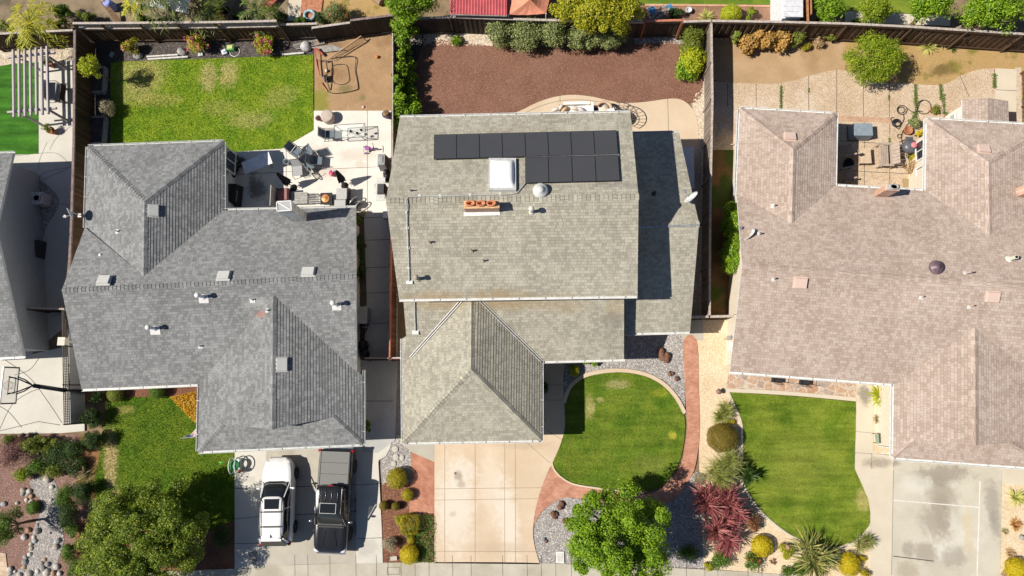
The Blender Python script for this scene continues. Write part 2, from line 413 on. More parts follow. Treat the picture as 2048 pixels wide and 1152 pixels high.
def pipe(house, px, py, pl, h, r, mat, name='vent_pipe', flange=None, cap=None, label=None):
    b = onp(px, py, pl); mb = MB(); mb.tube([b - Vector((0, 0, .1)), b + Vector((0, 0, h))], r, 0, 12)
    if cap: mb.lathe(b + Vector((0, 0, h - .02)), [(r * 1.25, 0), (cap, .02), (cap, .12), (cap * .5, .17), (.01, .18)], 0, 14)
    else: mb.lathe(b + Vector((0, 0, h)), [(r * .75, .003), (.005, .004)], 1, 10)
    n = pl[0]; s = (Vector((0, 0, 1)) - n * n.z).normalized(); e = s.cross(n); M = Matrix((e, s, n)).transposed()
    if flange: mb.box(b + n * .022 - s * flange * .2, (flange, flange * .85, .012), 2, M=M)
    mb.lathe(b + n * .01, [(r * 1.9, 0), (r * 1.2, .07)], 2 if flange else 0, 12, M=M)
    return tag(mb.build(name, [mat, simple('pipe_hole', (.01, .01, .01), .9), simple('flashing_white', (.55, .55, .54), .5)], house), label)
def box_vent(house, px, py, pl, w, d, mat, name='roof_vent', h=.16, turn=False):
    n = pl[0]; s = (Vector((0, 0, 1)) - n * n.z).normalized(); e = s.cross(n); M = Matrix((e, s, n)).transposed(); c = onp(px, py, pl)
    mb = MB(); mb.box(c + n * h * .35, (w * .8, d * .8, h * .7), 0, M=M); mb.box(c + n * h * .8 - s * .02, (w, d, h * .35), 0, M=M, taper=.93); mb.box(c + n * .02, (w * 1.12, d * 1.15, .012), 0, M=M)
    return mb.build(name, mat, house)
def dish(house, base, aim, r, mat, mat2, mast=.5, name='satellite_dish'):
    """mast on the roof, oval reflector, boom with feed"""
    b = Vector(base); top = b + Vector((0, 0, mast)); f = Vector(aim).normalized(); u = Vector((0, 0, 1)); s = f.cross(u).normalized(); u2 = s.cross(f)
    M = Matrix((s, u2, f)).transposed(); mb = MB()
    prof = [(.01, -.06), (r * .4, -.05), (r * .75, -.02), (r, .03), (r, .045), (r * .75, -.005), (r * .4, -.035), (.01, -.045)]
    mb.lathe(top + f * .1, prof, 0, 24, M=M, sx=1.1); rt = mb.build(name, [mat], house); rt['_o'] = house['_o']
    k = MB(); k.tube([b - Vector((0, 0, .03)), top - Vector((0, 0, .08)), top + f * .06], .028, 0, 8); k.box(b + Vector((0, 0, .02)), (.2, .2, .02)); k.build('mast', mat2, rt)
    k = MB(); e = top + f * (r * 1.35) - u2 * r * .35; k.tube([top - u2 * r * .9 + f * .05, e], .018, 0, 6); k.bar(e - f * .06, e + f * .1, .07, .07); k.bar(e - s * .08, e + s * .08, .06, .06); k.build('boom', mat2, rt)
    for c in rt.children: c['_o'] = house['_o']
    return rt
def window(house, c, w, h, nrm, mat, glass, name='window'):
    n = Vector(nrm).normalized(); s = Vector((0, 0, 1)).cross(n); u = Vector((0, 0, 1)); M = Matrix((s, u, n)).transposed(); c = Vector(c)
    fr = MB(); t = .07
    for d, sz in ((u * (h / 2), (w + t, t, .09)), (-u * (h / 2), (w + t, t, .09)), (s * (w / 2), (t, h - t, .09)), (-s * (w / 2), (t, h - t, .09)), (s * 0, (t * .7, h - t, .07))): fr.box(c + d + n * .04, sz, 0, M=M)
    f = fr.build(name, mat, house); f['_o'] = house['_o']; g = MB(); g.box(c + n * .02, (w, h, .03), 0, M=M); g.build('pane', glass, f); return f
def flashing(house, pts, w, mat, name='valley_flashing', off=.03):
    mb = MB(); P = [V(p) for p in pts]
    for sgn in (-1, 1):
        for a, b in zip(P, P[1:]):
            d = (b - a).normalized(); s = d.cross(Vector((0, 0, 1))).normalized() * sgn
            mb.bar(a + s * w * .6 + Vector((0, 0, off + .03)), b + s * w * .6 + Vector((0, 0, off + .03)), w * .36, .02)
    return mb.build(name, mat, house)
white = simple('white_trim', (.66, .66, .645), .45, spec=.5); gutw = simple('gutter_white', (.56, .56, .55), .5)
galv = simple('galvanised_steel', (.42, .43, .44), .4, metal=.6, var=.2); dkmetal = simple('dark_metal', (.03, .03, .032), .45)
blackp = simple('black_plastic', (.012, .012, .013), .5); stucco = simple('stucco_cream', (.62, .55, .45), .9, bump=.3, scale=12)
stucw = simple('stucco_white', (.72, .71, .68), .9, bump=.3, scale=12); stucg = simple('stucco_grey', (.33, .34, .35), .9, bump=.3, scale=12)
glass_dark = simple('window_glass', (.02, .028, .035), .05, spec=.8, var=.05)
UP = Vector((0, 0, 1))
# ---------------------------------------------------------------- the middle house
sh_mid = shingle_mat('shingle_olive', (.29, .272, .222), (.35, .331, .272), (.405, .387, .32),
    stain=[(880, 606, 4.1, 2.2, .5, (.3, .21, .11), .55), (1010, 606, 4.1, 2.4, .55, (.28, .2, .1), .6), (1120, 612, 4.0, 2.0, .5, (.3, .22, .13), .4), (1232, 618, 4.0, .8, .9, (.3, .23, .14), .5), (1228, 640, 3.6, .7, .7, (.15, .15, .14), .45), (1230, 372, 6.9, 1.6, .25, (.17, .155, .15), .45), (1030, 285, 6.0, 3.0, 1.2, (.27, .22, .18), .35)])
mid = thing('house', 'two-storey house with olive grey shingle roof and black solar panels', 'house', G(1030, 560))
E2 = 5.2
mA, mB, mL, mR, mC, mDD = (800, 235, 5.75), (1261, 225, 5.75), (772, 401, 7.5), (1277, 393, 7.45), (798, 598, 5.7), (1275, 591, 5.7)
plMr = plane(V(mA), V(mB), V(mR)); mL = onp(772, 401, plMr); plMf = plane(V(mDD), V(mR), mL); mC4 = onp(798, 598, plMf)
roof_plane(mid, [[mA, mB, mR, mL]], sh_mid, 'upper_roof', pl=plMr); roof_plane(mid, [[mL, mR, mDD, mC4]], sh_mid, 'upper_roof', pl=plMf)
ridge_caps(mid, mL, mR, plMr[0], plMf[0], sh_mid)
gutter(mid, mB, mA, gutw); gutter(mid, mC4, mDD, gutw)
walls(mid, [mA[:2], mB[:2], mDD[:2], mC[:2]], 5.0, stucco)
ex = (V(mB) - V(mA)).normalized()
gable(mid, mA, mL, mC4, stucco, ex * .55, 4.9); gable(mid, mB, mR, mDD, stucco, -ex * .55, 4.9)
# lower front roof with the garage wing
plLf = plane(G(1083, 722, 2.6), G(1248, 718, 2.6), G(1248, 593, 4.2)); zq = 2.6
gz = 4.36; gT, gB = (943, 585, gz), (942, 739, gz); v1, v2 = onp(957, 598, plLf), (1083, 722, zq); v3, v4 = onp(926, 598, plLf), (806, 731, zq)
roof_plane(mid, [[v2, (1248, 718, zq), onp(1248, 590, plLf), onp(957, 590, plLf), v1]], sh_mid, 'lower_roof', pl=plLf)
roof_plane(mid, [[onp(806, 590, plLf), onp(926, 590, plLf), v3, v4, onp(813, 677, plLf)]], sh_mid, 'lower_roof', pl=plLf)
roof_plane(mid, [[gT, gB, (806, 885, zq), (805, 677, zq), v3]], sh_mid, 'garage_roof'); roof_plane(mid, [[gT, v1, v2, (1083, 880, zq), gB]], sh_mid, 'garage_roof'); roof_plane(mid, [[gB, (1083, 880, zq), (806, 885, zq)]], sh_mid, 'garage_roof')
nGl, nGr, nGf = plane(V(gB), G(806, 885, zq), G(805, 690, zq))[0], plane(V(gB), G(1083, 880, zq), G(1083, 740, zq))[0], plane(V(gB), G(1083, 880, zq), G(806, 885, zq))[0]
ridge_caps(mid, gT, gB, nGl, nGr, sh_mid); ridge_caps(mid, (806, 885, zq), gB, nGl, nGf, sh_mid); ridge_caps(mid, (1083, 880, zq), gB, nGr, nGf, sh_mid)
flashing(mid, [v1, v2], .09, gutw, off=.04); flashing(mid, [onp(926, 598, plLf), (821, 716, 2.78)], .09, gutw, off=.09)
gutter(mid, (1083, 722, zq), (1250, 718, zq), gutw); gutter(mid, (806, 885, zq), (1085, 880, zq), gutw); gutter(mid, (804, 677, zq), (806, 885, zq), white, w=.1); gutter(mid, (1083, 880, zq), (1083, 722, zq), white, w=.1)
walls(mid, [(806, 600), (1248, 590), (1248, 718), (1083, 722), (1083, 880), (806, 885)], zq, stucco)
# the single-storey wing at its side
Wz, Wr = 2.6, 5.05
wA, wB, wL, wR, wC, wDD = (1236, 268, 2.95), (1358, 265, 2.95), (1240, 453, Wr), (1398, 448, Wr), (1250, 666, 2.5), (1380, 663, 2.5)
plWr, plWf = plane(V(wA), V(wB), V(wR)), plane(V(wC), V(wDD), V(wR))
roof_plane(mid, [[wA, wB, wR, wL]], sh_mid, 'side_roof', pl=plWr); roof_plane(mid, [[wL, wR, wDD, wC]], sh_mid, 'side_roof', pl=plWf)
ridge_caps(mid, wL, wR, plWr[0], plWf[0], sh_mid); gutter(mid, wB, wA, gutw); gutter(mid, wC, wDD, gutw)
mb = MB(); mb.bar(V((1262, 456, Wr)) + UP * .035, V((1398, 450, Wr)) + UP * .035, .1, .02); mb.build('ridge_flashing', galv, mid)
walls(mid, [wA[:2], wB[:2], wDD[:2], wC[:2]], Wz, stucco); gable(mid, wB, wR, wDD, stucco, -ex * .5)
# solar panels: two rows on the rear slope
n, s = plMr[0], None
s = (UP - n * n.z).normalized()
tp = NT('solar_glass'); gp = tp.obj(); tp.bsdf(tp.mix(tp.noise(gp, 1.2, 3), (.052, .054, .06), (.064, .065, .07)), .35, spec=.4); solar_glass = tp.mat
pan_x1 = [868, 913, 958.4, 1003.7, 1049.6, 1095, 1141, 1187, 1233]
def lerp(a, b, t): return a + (b - a) * t
def panel(c4):
    P = [onp(x, y, (n, plMr[1] + n * .14)) for x, y in c4]; c = sum(P, Vector()) / 4
    Q = [p + (c - p).normalized() * .008 for p in P]; mb = MB(); mb.slab(Q, -n * .04, 0)
    I = [p + (c - p).normalized() * .025 + n * .004 for p in Q]; mb.add(I, [(0, 1, 2, 3)], 1)
    nn = (I[1] - I[0]).cross(I[2] - I[0])
    if nn.dot(n) < 0: mb.f[-1] = mb.f[-1][::-1]
    for a, b in ((Q[0], Q[3]), (Q[1], Q[2])): mb.bar(lerp(a, b, .25) - n * .09, lerp(a, b, .25) - n * .04, .03, .03)
    mb.build('solar_panel', [simple('panel_frame', (.012, .012, .013), .5), solar_glass], mid)
for i in range(8):
    f0, f1 = i / 8, (i + 1) / 8
    panel([(pan_x1[i], lerp(269, 260, f0)), (pan_x1[i + 1], lerp(269, 260, f1)), (lerp(867, 1236.5, f1), lerp(318.5, 308.5, f1)), (lerp(867, 1236.5, f0), lerp(318.5, 308.5, f0))])
for i in range(4):
    f0, f1 = i / 4, (i + 1) / 4
    panel([(lerp(1050, 1236.5, f0), lerp(314.5, 310, f0)), (lerp(1050, 1236.5, f1), lerp(314.5, 310, f1)), (lerp(1050.5, 1240, f1), lerp(366.5, 361.5, f1)), (lerp(1050.5, 1240, f0), lerp(366.5, 361.5, f0))])
mb = MB()
for k in range(5): p = onp(lerp(1050, 1237, k / 4), lerp(313.5, 309, k / 4), (n, plMr[1] + n * .1)); mb.box(p, (.05, .05, .06))
mb.bar(onp(1050, 313.3, (n, plMr[1] + n * .115)), onp(1237, 308.8, (n, plMr[1] + n * .115)), .05, .03); mb.build('panel_rail', galv, mid)
# skylight
S4 = [onp(x, y, plMr) for x, y in ((978, 320), (1032, 320), (1032.5, 384), (977.5, 384))]; cS = sum(S4, Vector()) / 4
mb = MB(); mb.slab([p + n * .16 for p in S4], -n * .2, 0); I = [cS + (p - cS) * .86 + n * .17 for p in S4]; N = 14; vs = []
for j in range(N + 1):
    for i in range(N + 1):
        u, w = i / N, j / N; p = lerp(lerp(I[0], I[1], u), lerp(I[3], I[2], u), w); vs.append(p + n * (.2 * (1 - (2 * u - 1) ** 4) ** .6 * (1 - (2 * w - 1) ** 4) ** .6))
sk = MB(); sk.add(vs, [(j * (N + 1) + i, (j + 1) * (N + 1) + i, (j + 1) * (N + 1) + i + 1, j * (N + 1) + i + 1) for j in range(N) for i in range(N)], 0, True)
skl = mb.build('skylight', simple('skylight_frame', (.45, .46, .46), .5), mid); skl['_o'] = mid['_o']; sk.build('dome', simple('skylight_dome', (.85, .85, .84), .25, var=.02, spec=.5), skl)
# chimney with three clay flues
bk = brick_mat('chimney_brick', (.5, .26, .17), (.58, .34, .23), (.62, .56, .5), .21, .075, wall=True)
ct = 7.95; C4 = [G(x, y, ct) for x, y in ((929, 402), (997, 401), (997.5, 416), (928.5, 417))]
mb = MB(); mb.prism(C4, 6.6, ct - .1, 0); cc = sum(C4, Vector()) / 4
mb.prism([cc + (p - cc) * 1.04 for p in C4], ct - .1, ct, 1); ch = mb.build('chimney', [bk, simple('chimney_mortar', (.55, .36, .2), .9, bump=.5, var=.25)], mid); ch['_o'] = mid['_o']
for q in (941, 962, 983):
    mb = MB(); c = G(q, 408, ct); mb.lathe(c, [(.19, 0), (.175, .2), (.13, .2), (.13, -.05), (.01, -.05)], 0, 18, sx=1.25, sy=.72); mb.build('flue', simple('flue_clay', (.5, .2, .1), .8, var=.3), ch)
mb = MB(); P = [onp(x, y, (plMf[0], plMf[1] + plMf[0] * .03)) for x, y in ((927, 424.5), (1000, 422.5), (1001, 430), (928, 432.5))]; mb.slab(P, plMf[0] * .015); mb.build('chimney_flashing', white, mid)
# vents, conduit and other roof fittings
mb = MB(); c = onp(1081, 383, plMr); mb.lathe(c, [(.3, 0), (.34, .12), (.36, .14), (.36, .18), (.3, .26), (.16, .31), (.15, .36), (.08, .39), (.005, .4)], 0, 24); mb.build('attic_fan', simple('fan_grey', (.5, .51, .5), .5, var=.06), mid)
for x, y, p, h, r, cap in ((822, 382, plMr, .3, .035, None), (860, 485, plMf, .28, .04, None), (944, 502, plMf, .28, .04, None), (967, 522, plMf, .28, .035, None)): pipe(mid, x, y, p, h, r, simple('pipe_tan', (.33, .3, .25), .7), 'vent_pipe')
pipe(mid, 1063, 424, plMf, .55, .07, simple('vent_cream', (.6, .58, .5), .6), 'vent_pipe', cap=.13); pipe(mid, 836, 558, plMf, .5, .08, simple('pipe_tan', (.33, .3, .25), .7), 'vent_pipe', cap=.12)
mb = MB(); u_ = lambda x, y, p, o=.07: onp(x, y, (p[0], p[1] + p[0] * o))
cpts = [u_(1050, 367, plMr), u_(1034, 386, plMr), u_(1022, 388, plMr), u_(900, 391, plMr), u_(817, 393, plMr), u_(812.5, 400, plMr, .12), u_(814, 440, plMf), u_(816.5, 500, plMf), u_(818.5, 563, plMf)]
mb.tube(cpts, .026, 0, 8)
for x, y, p in ((1000, 388.5, plMr), (940, 390, plMr), (880, 391.5, plMr), (839, 392, plMr), (814, 425, plMf), (815.5, 455, plMf), (817, 495, plMf), (818, 535, plMf)): mb.box(u_(x, y, p, .03), (.12, .12, .05), 1)
mb.box(u_(819, 565, plMf, .05), (.3, .16, .08), 1); mb.tube([u_(829, 600, plLf), u_(829.5, 630, plLf), u_(831, 662, plLf)], .026, 0, 8); mb.box(u_(831, 665, plLf, .05), (.32, .2, .08), 1)
mb.build('conduit', [simple('conduit_grey', (.4, .41, .41), .5), white], mid)
dish(mid, onp(1380, 404, plWr), (-.62, .66, .42), .36, simple('dish_grey', (.62, .63, .63), .5), galv, .55)
mb = MB(); mb.tube(smooth([u_(x, y, plWr, .03) for x, y in ((1277, 426), (1290, 424), (1301, 411), (1315, 400), (1330, 391), (1346, 386), (1358, 388), (1372, 398), (1380, 404))], 5, False), .013, 0, 6); mb.build('dish_cable', simple('cable_grey', (.45, .45, .45), .6), mid)
pipe(mid, 1307, 388, plWr, .35, .06, dkmetal, 'vent_pipe')
# ---------------------------------------------------------------- the grey house at its left
sh_left = shingle_mat('shingle_grey', (.17, .175, .177), (.215, .22, .222), (.27, .275, .277), stain=[(520, 628, 4, .5, .25, (.35, .16, .13), .6), (512, 605, 4.1, .8, .4, (.42, .42, .4), .5)])
lh = thing('house', 'single-storey house with slate grey shingle roof behind the white car and black pickup', 'house', G(430, 600))
e_ = 2.6
plR = plane(G(446, 421, e_), G(711, 415, e_), G(712, 552, 4.35)); plF = plane(G(163, 778, e_), G(399, 768, e_), G(545, 560, 4.35))
rl, rr = (124, 580, 4.35), (712, 552, 4.35); rid = lambda x: (x, lerp(580, 552, (x - 124) / 588), 4.35)
wv = onp(288, 552, plR); zw = wv.z; wt = (290, 403, zw)
roof_plane(lh, [[(446, 421, e_), (711, 415, e_), rr, rid(288), wv], [(170, 455, 2.75), wv, rid(288), rl]], sh_left, 'main_roof', pl=plR)
roof_plane(lh, [[(175, 293, e_), wt, wv, (170, 455, e_)]], sh_left, 'rear_roof'); roof_plane(lh, [[(175, 293, e_), (446, 283, e_), wt]], sh_left, 'rear_roof'); roof_plane(lh, [[(446, 283, e_), (446, 421, e_), wv, wt]], sh_left, 'rear_roof')
gv = onp(547, 590, plF); zg = gv.z; gk = (545, 858, zg)
roof_plane(lh, [[(163, 778, e_), (399, 768, e_), gv, rid(547), rl], [gv, onp(714, 748, plF), rr, rid(547)]], sh_left, 'main_roof', pl=plF)
plGl, plGr = plane(gv, V(gk), G(396, 903, e_)), plane(gv, V(gk), G(725, 888, e_)); sL, sR = onp(445, 849, plGl), onp(667, 834, plGr)
roof_plane(lh, [[gv, (399, 768, e_), sL, gk], [(399, 768, e_), (396, 903, e_), sL]], sh_left, 'garage_roof', pl=plGl)
roof_plane(lh, [[gv, gk, sR, (725, 752, e_)], [sR, (725, 888, e_), (725, 752, e_)]], sh_left, 'garage_roof', pl=plGr)
roof_plane(lh, [[(396, 903, e_), (725, 888, e_), sR, sL]], sh_left, 'garage_roof')
nSk = plane(G(396, 903, e_), G(725, 888, e_), sR)[0]; nWl, nWr, nWf = plane(G(175, 293, e_), V(wt), wv)[0], plane(G(446, 283, e_), V(wt), wv)[0], plane(G(175, 293, e_), G(446, 283, e_), V(wt))[0]
ridge_caps(lh, rl, rr, plR[0], plF[0], sh_left); ridge_caps(lh, wv, wt, nWl, nWr, sh_left); ridge_caps(lh, (175, 293, e_), wt, nWl, nWf, sh_left); ridge_caps(lh, (446, 283, e_), wt, nWr, nWf, sh_left)
ridge_caps(lh, gv, gk, plGl[0], plGr[0], sh_left); ridge_caps(lh, (396, 903, e_), sL, plGl[0], nSk, sh_left, w=.13, lift=.015); ridge_caps(lh, (725, 888, e_), sR, plGr[0], nSk, sh_left, w=.13)
gutg = simple('gutter_pale', (.46, .47, .465), .45)
for a, b in (((446, 283), (175, 293)), ((711, 415), (446, 421)), ((446, 421), (446, 283)), ((175, 293), (170, 455)), ((163, 778), (399, 768)), ((399, 768), (396, 903)), ((396, 903), (725, 888)), ((725, 888), (725, 740))): gutter(lh, (*a, e_), (*b, e_), gutg)
walls(lh, [(175, 293), (446, 283), (446, 421), (711, 415), (713, 745), (725, 750), (725, 888), (396, 903), (399, 768), (163, 778)], e_, stucw)
gable(lh, (170, 455, 2.75), rl, (163, 778, e_), stucw, Vector((.5, 0, 0))); gable(lh, (711, 415, e_), rr, onp(714, 748, plF), stucw, Vector((-.5, 0, 0)))
mb = MB(); P = [V(gk), sL, sR]; mb.slab([p + Vector((0, .25, -.14)) for p in P], Vector((0, .1, 0))); mb.build('gable_wall', stucw, lh)
pale = simple('vent_pale', (.5, .5, .48), .5, var=.05)
for x, y, p, w, d in ((306, 422, plane(G(446, 283, e_), V(wt), wv), .62, .5), (209, 562, plR, .64, .5), (448, 553, plR, .64, .48), (617, 545, plR, .64, .48), (563, 729, plGr, .68, .52)): box_vent(lh, x, y, p, w, d, pale)
plWl = plane(G(175, 293, e_), V(wt), wv)
for x, y, p, h, r, cap, fl in ((407, 594, plF, .6, .08, .13, .5), (673, 609, plF, .6, .08, .13, .48), (310, 657, plF, .6, .08, .13, .52), (210, 513, plWl, .3, .06, .1, .5), (236, 463, plWl, .28, .035, None, .24), (505, 599, plF, .22, .035, None, .28), (401, 692, plF, .22, .035, None, .22), (536, 621, plGl, .3, .035, None, .2)): pipe(lh, x, y, p, h, r, white, 'vent_pipe', flange=fl, cap=cap)
# stucco chimney with a metal cap, standing against the patio wall
tz = 5.15; C4 = [G(x, y, tz) for x, y in ((554, 404), (582, 402), (583.5, 421), (555, 423))]; mb = MB(); mb.prism(C4, 0, tz - .05, 0); ch = mb.build('chimney', [simple('stucco_rough', (.62, .62, .6), .95, bump=.6, var=.25, scale=5)], lh); ch['_o'] = lh['_o']
mb = MB(); cc = sum(C4, Vector()) / 4; mb.prism([cc + (p - cc) * 1.06 for p in C4], tz - .05, tz + .02, 0); Q = [cc + (p - cc) * .85 + UP * .025 for p in C4]
mb.prism(Q, tz + .015, tz + .03, 1); q = [cc + (p - cc) * 1.0 + UP * .05 for p in C4]; mb.bar(q[0], q[2], .05, .03); [mb.bar(q[i], q[(i + 1) % 4], .05, .03) for i in range(4)]; mb.build('chimney_cap', [white, simple('cap_grey', (.35, .36, .36), .5)], ch)
dish(lh, G(160, 431, 2.75), (-.75, -.45, .35), .3, simple('dish_grey', (.62, .63, .63), .5), white, .6)
window(lh, (V((457, 322, 1.5)) + Vector((.06, 0, 0))), 1.2, 1.2, (1, 0, 0), white, glass_dark)
# ---------------------------------------------------------------- the tan house at the right
sh_right = shingle_mat('shingle_tan', (.36, .283, .236), (.42, .338, .288), (.475, .393, .34))
rh = thing('house', 'single-storey house with pinkish tan shingle roof wrapped round a small courtyard', 'house', G(1760, 560))
Rr = lambda x: (x, lerp(530, 577, (x - 1485) / 625), 4.35)
qR = plane(G(1669, 372, e_), G(1851, 382, e_), V(Rr(1760))); qF = plane(G(1460, 743, e_), G(1790, 768, e_), V(Rr(1760)))
a1 = onp(1583, 447, qR); a0 = (1586, 298, a1.z); b1 = onp(1978, 470, qR); b0 = (1976, 324, b1.z); c1 = onp(1949, 656, qF); c0 = (1950, 889, c1.z)
roof_plane(rh, [[(1669, 372, e_), (1851, 382, e_), b1, Rr(1978), Rr(1583), a1], [(1474, 390, 2.7), a1, Rr(1583), Rr(1485)], [b1, (2100, 396, e_), Rr(2110), Rr(1978)]], sh_right, 'main_roof', pl=qR)
roof_plane(rh, [[(1460, 743, e_), (1790, 768, e_), c1, Rr(1949), Rr(1485)], [c1, onp(2110, 780, qF), Rr(2110), Rr(1949)]], sh_right, 'main_roof', pl=qF)
roof_plane(rh, [[(1480, 217, e_), a0, a1, (1474, 390, e_)]], sh_right, 'rear_roof'); roof_plane(rh, [[(1480, 217, e_), (1672, 228, e_), a0]], sh_right, 'rear_roof'); roof_plane(rh, [[(1672, 228, e_), (1669, 372, e_), a1, a0]], sh_right, 'rear_roof')
roof_plane(rh, [[(1854, 238, e_), b0, b1, (1851, 382, e_)]], sh_right, 'rear_roof'); roof_plane(rh, [[(1854, 238, e_), (2098, 252, e_), b0]], sh_right, 'rear_roof'); roof_plane(rh, [[(2098, 252, e_), (2100, 396, e_), b1, b0]], sh_right, 'rear_roof')
pGl, pGr = plane(c1, V(c0), G(1786, 915, e_)), plane(c1, V(c0), G(2112, 939, e_)); tL, tR = onp(1828, 880, pGl), onp(2023, 887, pGr)
roof_plane(rh, [[c1, (1788, 768, e_), tL, c0], [(1788, 768, e_), (1786, 915, e_), tL]], sh_right, 'garage_roof', pl=pGl); roof_plane(rh, [[c1, c0, tR, (2113, 780, e_)], [tR, (2112, 939, e_), (2113, 780, e_)]], sh_right, 'garage_roof', pl=pGr)
roof_plane(rh, [[(1786, 915, e_), (2112, 939, e_), tR, tL]], sh_right, 'garage_roof')
nS = plane(G(1786, 915, e_), G(2112, 939, e_), tR)[0]
ridge_caps(rh, Rr(1485), Rr(2110), qR[0], qF[0], sh_right, lift=.018)
for top, bot, L_, R_ in ((a0, a1, (1480, 217, e_), (1672, 228, e_)), (b0, b1, (1854, 238, e_), (2098, 252, e_))):
    nl, nr, nf = plane(V(top), bot, V(L_))[0], plane(V(top), bot, V(R_))[0], plane(V(top), V(L_), V(R_))[0]
    ridge_caps(rh, bot, top, nl, nr, sh_right); ridge_caps(rh, L_, top, nl, nf, sh_right, lift=.015); ridge_caps(rh, R_, top, nr, nf, sh_right)
ridge_caps(rh, c1, c0, pGl[0], pGr[0], sh_right); ridge_caps(rh, (1786, 915, e_), tL, pGl[0], nS, sh_right, w=.13, lift=.012); ridge_caps(rh, (2112, 939, e_), tR, pGr[0], nS, sh_right, w=.13)
for a, b in (((1672, 228), (1480, 217)), ((1480, 217), (1473, 390)), ((1669, 372), (1672, 228)), ((1851, 382), (1669, 372)), ((1854, 238), (1851, 382)), ((2098, 252), (1854, 238)), ((1460, 743), (1790, 768)), ((1788, 768), (1786, 915)), ((1786, 915), (2112, 939))): gutter(rh, (*a, e_), (*b, e_), white)
walls(rh, [(1480, 217), (1672, 228), (1669, 372), (1851, 382), (1854, 238), (2098, 252), (2112, 939), (1786, 915), (1788, 768), (1460, 743)], e_, stucco)
gable(rh, (1474, 390, 2.7), Rr(1485), (1460, 743, e_), stucco, Vector((.5, 0, 0)))
mb = MB(); mb.slab([p + Vector((0, .25, -.14)) for p in (V(c0), tL, tR)], Vector((0, .1, 0))); mb.build('gable_wall', stucco, rh)
pk = simple('vent_pink', (.56, .42, .36), .6, var=.04)
for x, y, p, w, d in ((1579, 275, plane(V(a0), G(1480, 217, e_), G(1672, 228, e_)), .6, .45), (1966, 300, plane(V(b0), G(1854, 238, e_), G(2098, 252, e_)), .6, .45), (1600, 565, qF, .63, .5), (1984, 593, qF, .63, .5)): box_vent(rh, x, y, p, w, d, pk)
for x, y, p, h, r in ((1547, 412, plane(V(a0), a1, G(1480, 217, e_)), .25, .04), (1518, 468, qR, .25, .045), (1547, 558, qF, .25, .04), (1930, 547, qR, .55, .04), (1842, 594, qF, .25, .035), (1938, 613, qF, .4, .035)): pipe(rh, x, y, p, h, r, pk, 'vent_pipe', flange=.2)
pipe(rh, 2018, 518, qR, .55, .1, simple('vent_cream', (.6, .58, .5), .6), 'vent_pipe')
mb = MB(); c = onp(1868, 536, qR); mb.lathe(c, [(.2, 0), (.2, .12), (.34, .15), (.35, .2), (.3, .28), (.15, .31), (.13, .35), (.005, .37)], 0, 22); mb.build('attic_fan', simple('fan_purple', (.13, .085, .1), .45, var=.3), rh)
for (top4, base) in ((((1775, 367), (1801, 368.5), (1800, 380.5), (1774, 379)), 2.3), (((2076, 358), (2102, 360), (2102, 378), (2076, 376)), 2.9)):
    zt_ = 4.05 if base < 2.5 else 4.6; T4 = [G(x, y, zt_) for x, y in top4]; mb = MB(); mb.prism(T4, base - (2.3 if base < 2.5 else 0), zt_ - .05, 0); cc = sum(T4, Vector()) / 4; mb.prism([cc + (p - cc) * 1.05 for p in T4], zt_ - .2, zt_ - .07, 0)
    mb.prism([cc + (p - cc) * .9 for p in T4], zt_ - .06, zt_, 1); ch = mb.build('chimney', [bk, simple('chimney_top_grey', (.4, .38, .36), .9)], rh); ch['_o'] = rh['_o']
    mb = MB(); mb.lathe(cc, [(.2, 0), (.19, .1), (.14, .1), (.14, -.02), (.01, -.02)], 0, 16, sx=1.2, sy=.8); mb.build('flue', simple('flue_grey', (.3, .29, .28), .8), ch)
dish(rh, G(1490, 478, 2.95), (-.62, .66, .42), .42, simple('dish_grey', (.62, .63, .63), .5), galv, .6)
wx = V((1854, 310, e_)).x + .45 - .03
for yy, ww, hh in ((352, 1.15, 1.25), (300, 1.0, 1.0)): window(rh, (wx, V((1854, yy, 1.4)).y, 1.45), ww, hh, (-1, 0, 0), white, glass_dark)
# ---------------------------------------------------------------- house cut by the left edge
fl = thing('house', 'grey shingled house with a plain grey side wall at the far left', 'house', G(0, 520))
fr, ff = plane(G(-150, 312, e_), G(27, 306, e_), G(-8, 459, 4.35)), plane(G(48, 712, e_), G(-150, 722, e_), G(-8, 459, 4.35))
roof_plane(fl, [[(-150, 312, e_), (27, 306, e_), (-8, 459, 4.35), (-150, 466, 4.35)]], sh_left, 'roof', pl=fr); roof_plane(fl, [[(-8, 459, 4.35), (48, 712, e_), (-150, 722, e_), (-150, 466, 4.35)]], sh_left, 'roof', pl=ff)
ridge_caps(fl, (-8, 459, 4.35), (-150, 466, 4.35), fr[0], ff[0], sh_left); gutter(fl, (27, 306, e_), (-150, 312, e_), gutg); gutter(fl, (-150, 722, e_), (48, 712, e_), gutg)
walls(fl, [(-150, 312), (27, 306), (48, 712), (-150, 722)], e_, stucg); gable(fl, (27, 306, e_), (-8, 459, 4.35), (48, 712, e_), stucg, Vector((-.45, 0, 0)))

